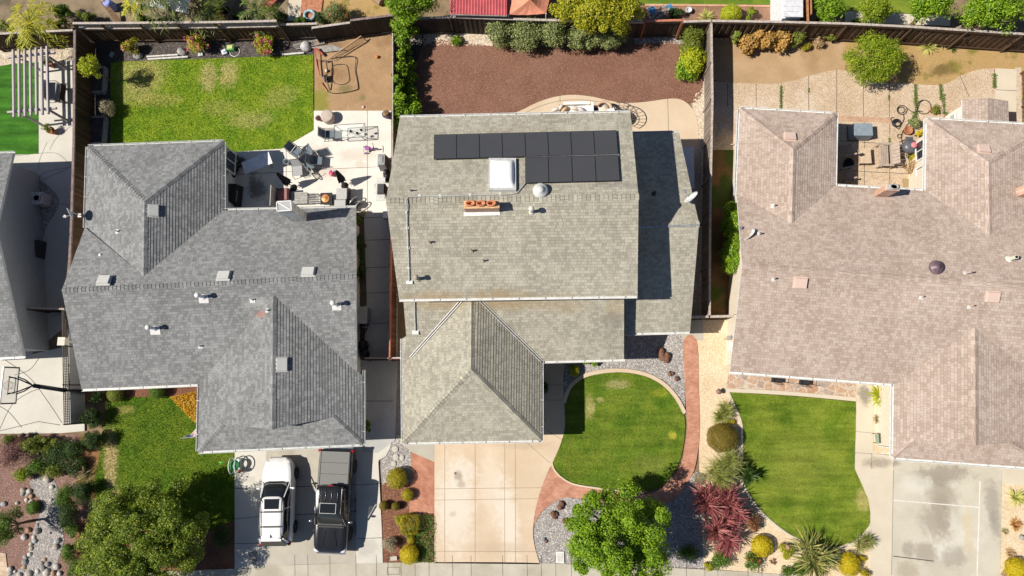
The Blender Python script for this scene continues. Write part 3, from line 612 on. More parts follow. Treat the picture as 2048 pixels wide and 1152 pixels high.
# garage doors and front windows under the eaves
def front_panel(house, a, b, z0, z1, name, mat, ins=.45):
    A_, B_ = G(*a, 2.45), G(*b, 2.45); d = (B_ - A_).normalized(); o = Vector((d.y, -d.x, 0)); o.z = 0; q0 = A_ - o * (ins - .04); q1 = B_ - o * (ins - .04); m = MB(); k = 4 if name == 'garage_door' else 1
    for i in range(k): h0, h1 = lerp(z0, z1, i / k) + .01, lerp(z0, z1, (i + 1) / k) - .01; m.bar(Vector((q0.x, q0.y, (h0 + h1) / 2)), Vector((q1.x, q1.y, (h0 + h1) / 2)), .05, h1 - h0)
    return m.build(name, mat, house)
front_panel(mid, (865, 884), (1035, 881), .08, 2.15, 'garage_door', white); front_panel(lh, (530, 897), (700, 889), .08, 2.15, 'garage_door', white); front_panel(rh, (1800, 916), (1955, 927), .08, 2.15, 'garage_door', white)
front_panel(mid, (1130, 721), (1200, 719), .9, 2.0, 'window', glass_dark); front_panel(lh, (220, 776), (320, 772), .9, 2.0, 'window', glass_dark); front_panel(rh, (1520, 748), (1640, 757), .9, 2.0, 'window', glass_dark)
# ================================================================== GROUND
Zb, Zl, Zp, Zc = 0.004, 0.03, 0.045, 0.06        # beds, lawns, paths, slabs
def zz(): zz.k += 1; return zz.k * .0015
zz.k = 0
soil = ground_mat('soil', (.17, .12, .075), (.25, .18, .11), 1.2, 50)
mb = MB(); mb.box((0, 0, -.55), (400, 400, 1.0), 0); tag(mb.build('ground', soil), kind='structure')
conc_w = ground_mat('concrete_pale', (.6, .57, .515), (.68, .65, .595), .7, 90, .25, c3=(.46, .42, .36), th3=(.6, .8), spots=[(655, 345, 1.3, .5, 0, (.5, .4, .32), .5), (715, 310, 1.4, .5, 0, (.5, .42, .34), .45), (640, 300, .9, .4, .3, (.45, .4, .35), .4), (516, 380, .7, .8, 0, (.14, .13, .125), .85), (507, 368, .35, .8, 0, (.18, .17, .16), .7), (720, 330, .5, .3, 0, (.5, .42, .34), .5)])
conc_t = ground_mat('concrete_tan', (.52, .41, .295), (.57, .46, .34), .5, 90, .22, c3=(.57, .48, .37), th3=(.55, .75), s3=.5,
    spots=[(912, 1010, 1.3, 3.2, 0, (.63, .58, .5), .75), (925, 950, 1.0, 1.0, 0, (.62, .57, .5), .6), (985, 975, .9, 2.4, .1, (.62, .55, .46), .6), (1016, 1040, .75, 2.8, .12, (.63, .57, .49), .8), (917, 952, .3, .42, .3, (.24, .19, .13), .65), (911, 946, .1, .09, 0, (.08, .06, .05), .9), (923, 968, .3, .3, 0, (.27, .2, .14), .5), (905, 1028, .25, .2, 0, (.4, .34, .27), .5), (1045, 890, 2, .3, 0, (.38, .3, .22), .4), (1000, 1095, 2.5, .4, 0, (.42, .33, .24), .4)])
conc_g = ground_mat('concrete_grey', (.36, .335, .28), (.44, .41, .35), .6, 90, .3, c3=(.3, .28, .24), th3=(.55, .75), spots=[(700, 925, 1.0, .5, .2, (.2, .18, .16), .7), (721, 1010, .5, .8, 0, (.12, .11, .1), .75), (712, 1055, .25, .5, 0, (.12, .11, .1), .7), (730, 985, .5, .35, 0, (.13, .12, .11), .7), (735, 1100, .7, .5, 0, (.3, .28, .25), .5), (505, 1095, 1.0, 1.4, 0, (.3, .3, .3), .5)])
conc_l = ground_mat('concrete_light', (.5, .48, .43), (.56, .535, .48), .6, 90, .25, c3=(.42, .4, .36), th3=(.6, .8), spots=[(735, 1095, .8, .6, 0, (.38, .36, .33), .6), (505, 1100, 1.0, 1.2, 0, (.36, .36, .35), .5), (500, 960, .4, .3, 0, (.4, .38, .34), .5)])
conc_s = ground_mat('concrete_sidewalk', (.4, .37, .3), (.47, .44, .37), .9, 90, .3, c3=(.35, .32, .25), th3=(.5, .7))
conc_d = ground_mat('concrete_stained', (.44, .405, .33), (.5, .47, .39), .5, 90, .3, c3=(.55, .53, .47), th3=(.5, .7),
    spots=[(1880, 950, 2.1, .7, .1, (.22, .19, .155), .7), (1882, 985, 1.0, 1.2, 0, (.25, .22, .18), .6), (1868, 1040, 1.0, 1.1, 0, (.27, .235, .195), .6), (1885, 1030, .5, 1.5, 0, (.28, .24, .195), .55), (1850, 1105, .8, .7, 0, (.26, .225, .185), .6), (1905, 1115, .9, .7, 0, (.27, .235, .195), .6), (1770, 925, .9, .4, 0, (.2, .165, .13), .8), (1815, 1100, .4, .6, 0, (.25, .22, .18), .6), (1858, 965, .25, .5, 0, (.6, .58, .53), .35), (1905, 968, .4, .3, 0, (.6, .57, .52), .35), (1858, 1070, .1, .7, .25, (.6, .58, .53), .3), (1825, 965, 1.1, .6, 0, (.56, .54, .48), .6), (1935, 1060, .3, 1.8, 0, (.52, .42, .25), .5), (1984, 1005, .5, 1.5, 0, (.26, .23, .2), .65), (1990, 1050, .4, 1.0, 0, (.26, .23, .2), .6), (1815, 1140, .8, .6, 0, (.3, .25, .18), .6)])
conc_c = ground_mat('concrete_cream', (.52, .46, .36), (.57, .51, .41), .7, 80, .28, c3=(.47, .41, .32), th3=(.55, .75), spots=[(1728, 790, .45, .7, 0, (.19, .17, .14), .8), (1755, 925, .9, .35, 0, (.24, .2, .155), .7)])
agg = ground_mat('exposed_aggregate', (.42, .315, .215), (.49, .385, .28), .6, 22, .9, c3=(.52, .43, .335), th3=(.5, .7), hi=(.62, .53, .43), bump=.4)
granite = ground_mat('decomposed_granite', (.55, .43, .28), (.63, .51, .36), .7, 16, .6, c3=(.5, .38, .24), th3=(.62, .8), hi=(.72, .62, .48))
mulch_m = ground_mat('mulch_brown', (.155, .074, .05), (.205, .105, .072), .5, 40, .7, c3=(.2, .11, .078), th3=(.48, .72), s3=.4, hi=(.24, .15, .11), bump=.8)
mulch_r = ground_mat('mulch_red', (.13, .055, .035), (.19, .085, .05), 1.0, 30, .8, hi=(.3, .17, .12), bump=.8)
mulch_p = ground_mat('mulch_pink', (.17, .095, .075), (.23, .135, .11), 1.0, 30, .8, hi=(.34, .23, .19), bump=.8)
mulch_d = ground_mat('mulch_dark', (.05, .042, .04), (.085, .072, .066), 1.4, 30, .8, hi=(.22, .19, .18), bump=.8)
dirt = ground_mat('dirt', (.3, .19, .1), (.37, .24, .135), .8, 40, .45, c3=(.24, .14, .075), th3=(.52, .72), hi=(.48, .36, .25), bump=.7, spots=[(640, 205, .8, 1.3, 0, (.19, .2, .02), .8), (690, 178, .6, .35, 0, (.13, .12, .04), .7), (725, 195, .3, .25, 0, (.13, .14, .05), .6), (660, 90, 1.0, .4, 0, (.14, .1, .07), .6)])
dirt_r = ground_mat('dirt_dry', (.35, .235, .13), (.42, .29, .17), .6, 40, .4, c3=(.3, .19, .1), th3=(.52, .72), bump=.5)
drygrass = ground_mat('dry_grass', (.4, .26, .125), (.36, .25, .095), 1.3, 45, .6, c3=(.2, .17, .04), th3=(.52, .66), s3=.9, bump=.6, spots=[(1885, 140, .9, .5, .2, (.13, .09, .03), .8)])
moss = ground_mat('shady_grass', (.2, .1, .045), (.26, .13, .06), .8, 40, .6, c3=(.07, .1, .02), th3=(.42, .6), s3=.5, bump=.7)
lawn_y = ground_mat('lawn_yellow', (.125, .235, .012), (.225, .31, .022), .8, 40, .6, bump=.8, spots=[(285, 150, 1.95, 1.59, 0, (.46, .4, .17), 0.58), (270, 190, 1.50, 0.87, 0, (.42, .37, .15), 0.43), (418, 155, 0.75, 1.16, 0, (.5, .41, .2), 0.61), (458, 148, 0.75, 1.16, 0, (.5, .41, .2), 0.61), (500, 240, 1.80, 0.72, 0, (.46, .4, .17), 0.43), (320, 200, 1.80, 0.58, 0, (.48, .4, .15), 0.36), (560, 195, 1.50, 0.87, .3, (.45, .4, .14), 0.36), (440, 215, 1.50, 0.72, 0, (.42, .38, .12), 0.36)])
lawn_m = ground_mat('lawn_green', (.075, .15, .01), (.16, .215, .024), .7, 40, .6, bump=.8, mow=.3, spots=[(1235, 768, .9, .35, 0, (.5, .43, .22), .5), (1180, 815, .35, .8, 0, (.42, .38, .16), .7), (1320, 785, .6, .35, 0, (.3, .34, .03), .6), (1345, 870, .3, .3, 0, (.42, .4, .05), .7), (1300, 930, 1.3, .7, 0, (.22, .24, .05), .5), (1200, 800, .3, .2, 0, (.42, .36, .15), .6)])
lawn_r = ground_mat('lawn_right', (.09, .155, .01), (.18, .23, .026), .7, 40, .6, bump=.8, mow=.35, spots=[(1725, 1000, .5, .8, 0, (.42, .37, .14), .7), (1600, 930, 2.5, 2.0, 0, (.21, .24, .04), .5)])
lawn_f = ground_mat('lawn_front_left', (.07, .145, .008), (.14, .2, .016), .7, 40, .6, bump=.8, spots=[(222, 920, .5, 2.2, .1, (.5, .4, .2), .8), (250, 820, .8, .3, 0, (.36, .32, .1), .6), (230, 1000, .5, .8, 0, (.48, .38, .2), .7)])
turf = ground_mat('artificial_turf', (.03, .12, .008), (.045, .15, .012), .9, 40, .7, bump=.6, mow=.6)
stone_bed = ground_mat('gravel_bed', (.2, .19, .185), (.27, .25, .24), 2, 30, .8)
cream_bed = ground_mat('pebble_bed', (.42, .35, .26), (.5, .43, .33), 2, 20, .8, hi=(.65, .58, .5))
herring = brick_mat('brick_paving', (.4, .165, .105), (.5, .23, .15), (.3, .16, .11), .2, .1, rot=.78, msz=.012)
herring2 = brick_mat('brick_path', (.42, .185, .12), (.51, .25, .17), (.34, .2, .145), .2, .1, rot=.05, msz=.012)
lj = simple('joint_white', (.62, .6, .55), .9)
# pavement and street in front
walk_top = spx([(250, 1152), (330, 1143), (470, 1137), (533, 1131), (765, 1125), (1000, 1124), (1140, 1128), (1380, 1137), (1559, 1148), (1700, 1160), (2200, 1215)], 3, False)
sheet('sidewalk', walk_top + [(2200, 1290), (250, 1225)], conc_s, Zp, [[(x, 1110), (x + 2, 1225)] for x in (590, 616, 660, 712, 753, 776, 802, 830, 858, 905, 942, 1005, 1054, 1082, 1111, 1142)] + [[(x, 1125), (x + 2, 1240)] for x in (1290, 1330, 1372, 1409, 1435, 1495, 1523)] + [[(775, 1134), (800, 1134), (800, 1148), (775, 1148), (775, 1134)]], jw=.02)
sheet('road', [(-300, 1250), (2500, 1330), (2500, 2000), (-300, 2000)], ground_mat('asphalt', (.045, .045, .045), (.06, .06, .06), 1, 60), 0.0)
# --- far left yard
sheet('turf', [(-40, 138), (0, 134), (25, 128), (78, 125), (78, 308), (-40, 312)], turf, Zl + .01)
sheet('pebble_bed', [(-40, 96), (146, 84), (146, 122), (78, 124), (25, 128), (-40, 138)], cream_bed, Zb)
arc = lambda pts: spx(pts, 5, False)
sheet('patio', [(78, 122), (146, 119), (146, 640), (48, 720), (-40, 722), (-40, 312), (78, 308)], conc_l, Zl, [arc([(78, 150), (100, 175), (125, 200)]), arc([(100, 300), (115, 275), (146, 250)]), arc([(78, 340), (80, 320), (95, 285)]), arc([(146, 335), (120, 310), (95, 306), (30, 312)]), arc([(78, 360), (70, 345), (30, 340)]), [(30, 340), (78, 363), (146, 333)], arc([(78, 362), (90, 345), (140, 335)]), arc([(118, 408), (135, 410), (146, 420)])], jw=.02)
sheet('gravel_bed', spx([(78, 362), (100, 375), (116, 395), (117, 412), (108, 430), (92, 455), (84, 482), (80, 470), (80, 400)]), stone_bed, Zc)
sheet('driveway', [(-40, 722), (48, 712), (146, 690), (170, 780), (170, 862), (125, 866), (-40, 868)], conc_l, Zp, [arc([(12, 720), (60, 755), (95, 800), (125, 845)]), arc([(30, 750), (60, 740), (80, 715)]), arc([(0, 860), (25, 810), (60, 785), (90, 775)]), arc([(0, 812), (20, 825), (45, 855)]), [(0, 862), (78, 843), (122, 850)]], jw=.03)
sheet('mulch_bed', [(-40, 868), (170, 868), (200, 900), (190, 1000), (150, 1160), (-40, 1160)], mulch_p, Zb)
sheet('dry_streambed', spx([(62, 960), (100, 952), (118, 985), (122, 1040), (128, 1080), (118, 1115), (100, 1160), (20, 1160), (55, 1120), (62, 1080), (75, 1040), (88, 1010), (68, 985)], 5), stone_bed, Zb + .02)
sheet('brick_path', [(-40, 1100), (12, 1106), (20, 1165), (-40, 1165)], brick_mat('tan_pavers', (.45, .33, .23), (.52, .4, .29), (.35, .27, .2), .25, .25), Zp)
# --- left house, back
sheet('mulch_bed', [(150, 95), (190, 84), (630, 72), (630, 110), (222, 126), (222, 300), (150, 300)], mulch_d, Zb)
LAWN1 = [(222, 126), (240, 124), (627, 110), (627, 261), (564, 298), (446, 306), (440, 330), (222, 330)]
sheet('lawn', LAWN1, lawn_y, Zl); sheet('dirt_yard', [(629, 70), (784, 60), (784, 222), (629, 222)], dirt, Zb + .01)
sheet('patio', [(628, 222), (783, 222), (783, 425), (712, 425), (712, 460), (440, 460), (440, 306), (564, 298), (628, 261)], conc_w, Zp, [[(735, 222), (735, 425)], [(573, 294), (573, 420)], [(446, 350), (545, 346), (630, 340), (735, 335), (783, 333)], [(480, 349), (560, 345)]], jw=.022)
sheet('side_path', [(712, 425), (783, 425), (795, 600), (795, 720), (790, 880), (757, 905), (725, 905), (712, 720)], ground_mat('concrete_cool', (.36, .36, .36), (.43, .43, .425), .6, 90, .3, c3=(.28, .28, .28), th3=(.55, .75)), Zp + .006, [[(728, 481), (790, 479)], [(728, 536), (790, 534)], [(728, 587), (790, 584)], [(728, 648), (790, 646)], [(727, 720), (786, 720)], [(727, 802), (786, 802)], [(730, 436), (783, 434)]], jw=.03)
sheet('planting_strip', [(700, 425), (728, 425), (734, 600), (728, 720), (700, 720)], mulch_d, Zp + .02)
# --- left house, front
LAWN2 = [(215, 800), (240, 795), (345, 792), (398, 845), (398, 880), (470, 903), (470, 1040), (420, 1060), (200, 1060), (190, 960), (205, 880)]
sheet('lawn', LAWN2, lawn_f, Zl); sheet('mulch_bed', [(163, 760), (400, 750), (400, 850), (345, 795), (240, 799), (163, 806)], mulch_r, Zb + .01); sheet('mulch_bed', [(160, 870), (205, 870), (195, 1000), (150, 1000)], moss, Zb + .012)
sheet('mulch_bed', [(150, 1040), (470, 1040), (470, 1140), (330, 1143), (150, 1160)], mulch_r, Zb + .006)
sheet('driveway', [(533, 890), (713, 880), (713, 1126), (533, 1131)], conc_g, Zp, [[(533, 976), (713, 968)], [(533, 1031), (620, 1028), (713, 1022)]], jw=.03)
sheet('driveway', [(470, 895), (533, 892), (533, 1131), (470, 1137)], conc_l, Zp + .002, [[(470, 977), (533, 976)], [(470, 1038), (533, 1031)], [(470, 1087), (533, 1086)]], jw=.025)
sheet('driveway', spx([(713, 885), (727, 884), (785, 872), (781, 895), (772, 912), (758, 920)], 1) + [(757, 925), (760, 980), (764, 1060), (766, 1125), (713, 1126)], conc_l, Zp + .004, [[(713, 970), (760, 967)], [(713, 1077), (765, 1075)]], jw=.025)
mb = MB(); c = G(507, 1116); mb.box((c.x, c.y, Zp + .012), (.4, .62, .02)); solo(mb, 'meter_lid', simple('lid_grey', (.2, .2, .2), .8), 'grey utility lid set in the driveway near the white car', 'utility lid', (c.x, c.y, Zp))
# --- middle house, back
MULCH = spx([(845, 90), (980, 92), (1100, 98), (1280, 88), (1360, 86), (1400, 120), (1404, 185), (1385, 206), (1340, 198), (1290, 205), (1230, 204), (1160, 190), (1105, 196), (1050, 225), (1000, 240), (845, 244)], 3)
sheet('mulch_yard', MULCH, mulch_m, Zb + .012)
sheet('pebble_bed', [(818, 58), (985, 62), (985, 95), (818, 92)], cream_bed, Zb); sheet('pebble_bed', [(1270, 65), (1355, 66), (1375, 90), (1270, 92)], stone_bed, Zb); sheet('pebble_bed', [(1378, 180), (1412, 160), (1412, 640), (1380, 640), (1394, 260)], cream_bed, Zb)
sheet('planting_strip', [(788, 60), (850, 60), (850, 250), (788, 250)], mulch_d, Zb + .006)
PAT = spx([(1000, 236), (1040, 222), (1075, 205), (1110, 194), (1145, 190), (1185, 194), (1230, 204), (1265, 206), (1300, 203), (1335, 198), (1360, 199), (1380, 212), (1393, 235), (1397, 262)], 3, False)
sheet('patio', PAT + [(1397, 420), (1200, 420), (1000, 330)], conc_t, Zl, [arc([(1030, 236), (1075, 215), (1115, 203), (1150, 200), (1190, 203), (1255, 214)]), [(1120, 190), (1120, 205)], [(1257, 205), (1257, 240)], [(1335, 198), (1337, 262)]], jw=.02)
# --- middle house, front
sheet('gravel_bed', spx([(762, 900), (780, 875), (800, 880), (822, 905), (822, 968), (790, 972), (765, 970)], 4), stone_bed, Zb + .01); sheet('gravel_bed', [(785, 700), (806, 700), (806, 885), (790, 880)], stone_bed, Zb)
sheet('mulch_bed', [(764, 966), (822, 966), (869, 1020), (869, 1125), (766, 1126)], mulch_r, Zb + .014)
DRV = [(869, 880)] + [(1083, 870), (1085, 715), (1130, 715)] + spx([(1130, 725), (1127, 760), (1128, 800), (1130, 850), (1122, 885), (1104, 928), (1088, 962), (1073, 1010), (1066, 1060), (1070, 1095), (1080, 1128)], 4, False) + [(869, 1126)]
sheet('driveway', DRV, conc_t, Zp, [[(889.7, 880), (889.7, 1126)], [(950.4, 880), (950.4, 1126)], [(1009.5, 880), (1009.5, 1126)], [(1030.6, 880), (1031, 1126)], [(869, 977.5), (1083, 975)], [(869, 1000), (1075, 997)], [(869, 1102), (1075, 1103)], [(1048, 880), (1100, 926)], [(1085, 800), (1128, 800)], [(1085, 770), (1128, 770)], [(1085, 855), (1125, 880)]], jw=.02, jm=simple('joint_tan', (.24, .18, .125), .95))
sheet('walkway', [(790, 870), (869, 880), (869, 924), (823, 904), (806, 888)], conc_g, Zp + .003); sheet('brick_path', [(823, 904), (869, 924), (869, 1026.5), (818, 1025), (822, 960)], herring, Zp + .005)
GRAV = [(1080, 1128)] + spx([(1070, 1095), (1067, 1060), (1070, 1045), (1083, 1024), (1107, 1004), (1130, 995), (1160, 998), (1193, 1003), (1250, 1010), (1300, 1016), (1349, 998), (1383, 951), (1398, 945)], 3, False) + [(1420, 1000), (1412, 1137), (1140, 1128)]
sheet('gravel_bed', GRAV, stone_bed, Zb)
GRAV2 = [(1130, 715), (1250, 710), (1250, 660), (1362, 660), (1368, 690), (1370, 830), (1352, 795), (1325, 766), (1290, 748), (1245, 740), (1200, 743), (1165, 753), (1140, 773), (1128, 800)]
sheet('gravel_bed', GRAV2, stone_bed, Zb + .006)
LAWN3 = spx([(1129, 800), (1141, 777), (1166, 758), (1200, 748), (1245, 745), (1290, 753), (1324, 771), (1350, 798), (1366, 825), (1370, 850), (1367, 885), (1360, 920), (1343, 950), (1318, 973), (1288, 983), (1250, 980), (1200, 974), (1150, 966), (1125, 953), (1109, 937), (1105, 926), (1116, 900), (1128, 866)], 3)
sheet('lawn', LAWN3, lawn_m, Zl)
def ribbon(name, pts, w, mat, z0, h, label=None, cat=None, kind='structure', joints=None):
    P = smooth([G(x, y) for x, y in pts], 4, False); mb = MB(); L = []; R = []
    for i, p in enumerate(P):
        d = P[min(i + 1, len(P) - 1)] - P[max(i - 1, 0)]; d.z = 0; d.normalize(); s = Vector((-d.y, d.x, 0)) * w / 2; L.append(p + s); R.append(p - s)
    n = len(P); f = lambda q, z: (q.x, q.y, z)
    mb.add([f(q, z0 + h) for q in L] + [f(q, z0 + h) for q in R] + [f(q, z0 - .05) for q in L] + [f(q, z0 - .05) for q in R], [k for i in range(n - 1) for k in ((i, n + i, n + i + 1, i + 1), (i, i + 1, 2 * n + i + 1, 2 * n + i), (n + i, 3 * n + i, 3 * n + i + 1, n + i + 1))] + [(0, 2 * n, 3 * n, n), (n - 1, 2 * n - 1, 4 * n - 1, 3 * n - 1)])
    o = mb.build(name, mat); return tag(o, label, cat, None, kind if not label else None)
ribbon('kerb', [(1128, 806), (1139, 776), (1164, 754), (1200, 744), (1245, 741), (1291, 749), (1327, 768), (1353, 796), (1369, 826)], .2, conc_t, Zl, .06); ribbon('kerb', [(1104, 926), (1108, 939), (1124, 956), (1150, 969), (1200, 977), (1250, 983), (1288, 986)], .09, conc_t, Zl, .05)
BP = spx([(1367, 680), (1369, 760), (1373, 830), (1374, 860), (1370, 890), (1363, 925), (1346, 955), (1321, 978), (1290, 989), (1250, 985), (1200, 979), (1150, 971), (1122, 957), (1106, 938), (1103, 930), (1088, 962), (1073, 1010), (1067, 1055), (1070, 1045), (1083, 1024), (1107, 1004), (1130, 995), (1160, 997), (1200, 1004), (1250, 1011), (1300, 1016), (1349, 998), (1383, 951), (1394, 912), (1399, 860), (1397, 780), (1393, 680)], 3)
sheet('brick_path', BP, herring2, Zp); sheet('side_path', [(1363, 640), (1406, 640), (1406, 681), (1363, 681)], conc_g, Zp - .01)
sheet('granite_bed', [(1393, 640), (1475, 640), (1462, 745), (1452, 782), (1500, 800), (1500, 1000), (1580, 1070), (1720, 1090), (1745, 1010), (1785, 1010), (1785, 1170), (1640, 1160), (1559, 1148), (1409, 1137), (1400, 1000)], granite, Zb + .01)
sheet('walkway', [(1393, 655), (1460, 655), (1455, 782), (1440, 800), (1405, 800)], granite, Zb + .018)
# --- right house, front
LAWN4 = spx([(1459, 784), (1500, 787), (1590, 793), (1700, 803), (1711, 806), (1711, 860), (1709, 935), (1722, 965), (1736, 998), (1740, 1025), (1738, 1049), (1710, 1079), (1670, 1093), (1640, 1090), (1609, 1081), (1573, 1063), (1534, 1032), (1511, 1006), (1491, 974), (1485, 945), (1485, 905), (1484, 850), (1470, 811)], 3)
sheet('lawn', LAWN4, lawn_r, Zl + .004); ribbon('kerb', [(1455, 783), (1468, 812), (1482, 850), (1483, 905), (1483, 947), (1489, 977), (1509, 1009), (1532, 1035), (1571, 1066), (1608, 1085), (1640, 1094), (1671, 1097), (1712, 1083), (1741, 1051)], .13, conc_c, Zl, .04)
tf = NT('flagstone'); p_ = tf.pos(); vo = tf.n('ShaderNodeTexVoronoi', feature='DISTANCE_TO_EDGE', _Scale=2.1); tf.l(p_, vo.inputs['Vector']); vc = tf.n('ShaderNodeTexVoronoi', _Scale=2.1); tf.l(p_, vc.inputs['Vector']); sc_ = tf.n('ShaderNodeSeparateColor'); tf.l(vc.outputs['Color'], sc_.inputs[0])
cf = tf.mix(sc_.outputs[0], (.4, .25, .16), (.46, .33, .24)); cf = tf.mix(tf.rng(sc_.outputs[1], .6, .9), cf, (.33, .26, .22)); ed = tf.rng(vo.outputs['Distance'], .03, .06); cf = tf.mix(ed, (.48, .42, .35), cf)
cf = tf.mix(.5, cf, tf.mix(tf.rng(tf.noise(p_, 7, 5), .3, .7), (.2, .2, .2), (.8, .8, .8)), 'SOFT_LIGHT'); tf.bsdf(cf, .85, tf.bump(ed, .4, .01))
sheet('flagstone_patio', [(1462, 725), (1715, 745), (1713, 797), (1580, 786), (1450, 781)], tf.mat, Zp); ribbon('kerb', [(1448, 780), (1580, 787), (1712, 799)], .2, conc_c, Zp, .04)
sheet('walkway', [(1712, 755), (1746, 758), (1746, 906), (1786, 912), (1786, 941), (1709, 937), (1711, 860)], conc_c, Zp + .002, [[(1711, 863), (1746, 866)], [(1709, 905), (1746, 908)], [(1742, 906), (1742, 938)]], jw=.015); sheet('planting_strip', [(1746, 755), (1800, 760), (1800, 912), (1746, 906)], ground_mat('white_pebbles', (.6, .5, .36), (.68, .6, .48), .8, 25, .6, hi=(.75, .7, .62), spots=[(1760, 895, 1, .4, 0, (.55, .38, .22), .7)]), Zb + .02)
sheet('driveway', [(1709, 937), (1786, 941), (1783, 1170), (1738, 1160), (1740, 1025), (1736, 998)], conc_c, Zp + .004); sheet('driveway', [(1786, 890), (1960, 905), (1960, 1000), (1952, 1180), (1782, 1170)], conc_d, Zp + .006, [[(1786, 940), (1782, 1150)]], jw=.018); sheet('driveway', [(1960, 905), (2003, 908), (1998, 1190), (1952, 1180), (1960, 1000)], conc_d, Zp + .008)
sheet('driveway_joint', [(1786, 999), (1960, 1013.5), (1960, 1015.5), (1786, 1001)], lj, Zp + .02, thick=.012); sheet('driveway_joint', [(1958, 962), (1960, 962), (1953, 1180), (1951, 1180)], lj, Zp + .021, thick=.012); sheet('driveway_joint', [(1785, 1111), (1866, 1121), (1866, 1122.5), (1785, 1112.5)], simple('joint_dark', (.055, .05, .045), .95), Zp + .02, thick=.012)
sheet('granite_bed', [(2003, 905), (2200, 918), (2200, 1200), (1998, 1190)], granite, Zb + .016); sheet('walkway', [(2003, 905), (2200, 918), (2200, 985), (2003, 966)], conc_c, Zp)
# --- right house, back and side
sheet('dirt_yard', [(1427, 66), (1500, 60), (1700, 80), (1700, 215), (1427, 160)], dirt_r, Zb + .004); sheet('dry_lawn', [(1690, 75), (2048, 100), (2100, 110), (2100, 200), (1690, 190)], drygrass, Zb + .006)
AG = spx([(1420, 162), (1470, 166), (1540, 168), (1580, 163), (1620, 152), (1675, 140), (1720, 150), (1760, 165), (1805, 166), (1850, 170), (1880, 170), (1900, 164), (1925, 150), (1960, 139), (1990, 137)], 3, False)
sheet('patio', AG + [(1990, 400), (1660, 400), (1660, 300), (1420, 300)], agg, Zl, [[(1562, 166), (1562, 222)], [(1617, 152), (1617, 224)], [(1673, 140), (1673, 228)], [(1726, 152), (1726, 236)], [(1778, 163), (1778, 238)], [(1830, 169), (1832, 240)], [(1878, 171), (1890, 235)], [(1920, 153), (1938, 195)], [(1988, 140), (1990, 178)], [(1680, 282), (1760, 287), (1850, 292)], [(1728, 245), (1728, 380)], [(1779, 245), (1779, 380)], [(1680, 341), (1760, 345), (1850, 350)], [(1455, 166), (1455, 214)], [(1512, 168), (1512, 220)]], jw=.03)
sheet('brick_band', [(1670, 232), (1780, 236), (1782, 246), (1670, 242)], brick_mat('wood_brick', (.42, .27, .18), (.46, .3, .2), (.4, .26, .18), .3, .1), Zl + .008)
sheet('side_path', [(1990, 137), (2032, 139), (2032, 260), (1990, 260)], conc_c, Zl + .004, [[(1990, 180), (2032, 182)]]); sheet('pebble_bed', [(2030, 135), (2042, 135), (2044, 260), (2030, 260)], cream_bed, Zb + .01)
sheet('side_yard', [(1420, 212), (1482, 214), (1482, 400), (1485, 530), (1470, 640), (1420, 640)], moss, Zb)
# --- beyond the back fences
sheet('neighbour_yard', [(-300, -200), (620, -200), (620, 40), (-300, 90)], ground_mat('yard_brown', (.2, .15, .1), (.26, .2, .13), 1, 40, .5, c3=(.1, .08, .05), th3=(.5, .65)), Zb)
sheet('neighbour_patio', [(585, -120), (640, -120), (615, 42), (575, 42)], conc_c, Zb + .01); sheet('neighbour_patio', [(612, -100), (660, -100), (640, 40), (600, 40)], simple('red_clay_paving', (.38, .16, .09), .9, var=.3), Zb + .012); sheet('dry_lawn', [(640, -150), (790, -150), (790, 30), (650, 42)], drygrass, Zb + .006)
LAWN5 = [(1240, -200), (1560, -200), (1560, 9), (1240, 9)]
sheet('lawn', LAWN5, lawn_m, Zl); sheet('lawn', [(1600, -200), (1900, -200), (1900, 30), (1700, 22), (1600, 22)], lawn_r, Zl + .002); sheet('neighbour_bed', [(1240, 10), (1560, 10), (1560, 45), (1240, 45)], ground_mat('bed_red', (.22, .12, .08), (.3, .18, .12), 1, 40, .5), Zb + .01)
ribbon('kerb', [(1290, 11), (1400, 11.5), (1550, 13)], .12, brick_mat('edging_brick', (.5, .26, .16), (.55, .32, .2), (.45, .3, .22), .2, .1), Zl, .04); sheet('neighbour_path', [(1690, 22), (1900, 32), (1900, 52), (1690, 45)], conc_c, Zb + .012)
# --- loose ground: grass blades, pebbles, bark
def grass(name, pts, dens, h, mat, z, holes=()):
    X, Y = scatter(pts, dens, holes); n = len(X); a = rng.uniform(0, 2 * np.pi, n); hh = h * rng.uniform(.5, 1.3, n); ln = rng.normal(0, h * .55, (n, 2)); w = .012
    B = np.stack([X, Y, np.full(n, z)], 1); dx = np.stack([np.cos(a) * w, np.sin(a) * w, np.zeros(n)], 1); T = B + np.stack([ln[:, 0], ln[:, 1], hh], 1)
    v = np.stack([B - dx, B + dx, T], 1).reshape(-1, 3); return tag(raw(name, v, np.arange(3 * n).reshape(-1, 3), mat), kind='stuff')
def grass_mat(name, src):
    m = src.copy(); m.name = name; return m
def blades(src, name):
    """the lawn's own colours, with a tone drawn per blade"""
    m = src.copy(); m.name = name; t = m.node_tree; b = [x for x in t.nodes if x.type == 'BSDF_PRINCIPLED'][0]; l = b.inputs['Base Color'].links[0]; c = l.from_socket
    g = t.nodes.new('ShaderNodeNewGeometry'); mx = t.nodes.new('ShaderNodeMix'); mx.data_type = 'RGBA'; mx.blend_type = 'MULTIPLY'; mx.inputs[0].default_value = 1
    r = t.nodes.new('ShaderNodeValToRGB'); e = r.color_ramp.elements; e[0].color = (.55, .7, .5, 1); e[1].color = (1.9, 1.55, 1.5, 1); t.links.new(g.outputs['Random Per Island'], r.inputs[0])
    t.links.new(c, mx.inputs[6]); t.links.new(r.outputs[0], mx.inputs[7]); t.links.new(mx.outputs[2], b.inputs['Base Color'])
    for q in list(b.inputs['Normal'].links): t.links.remove(q)
    return m
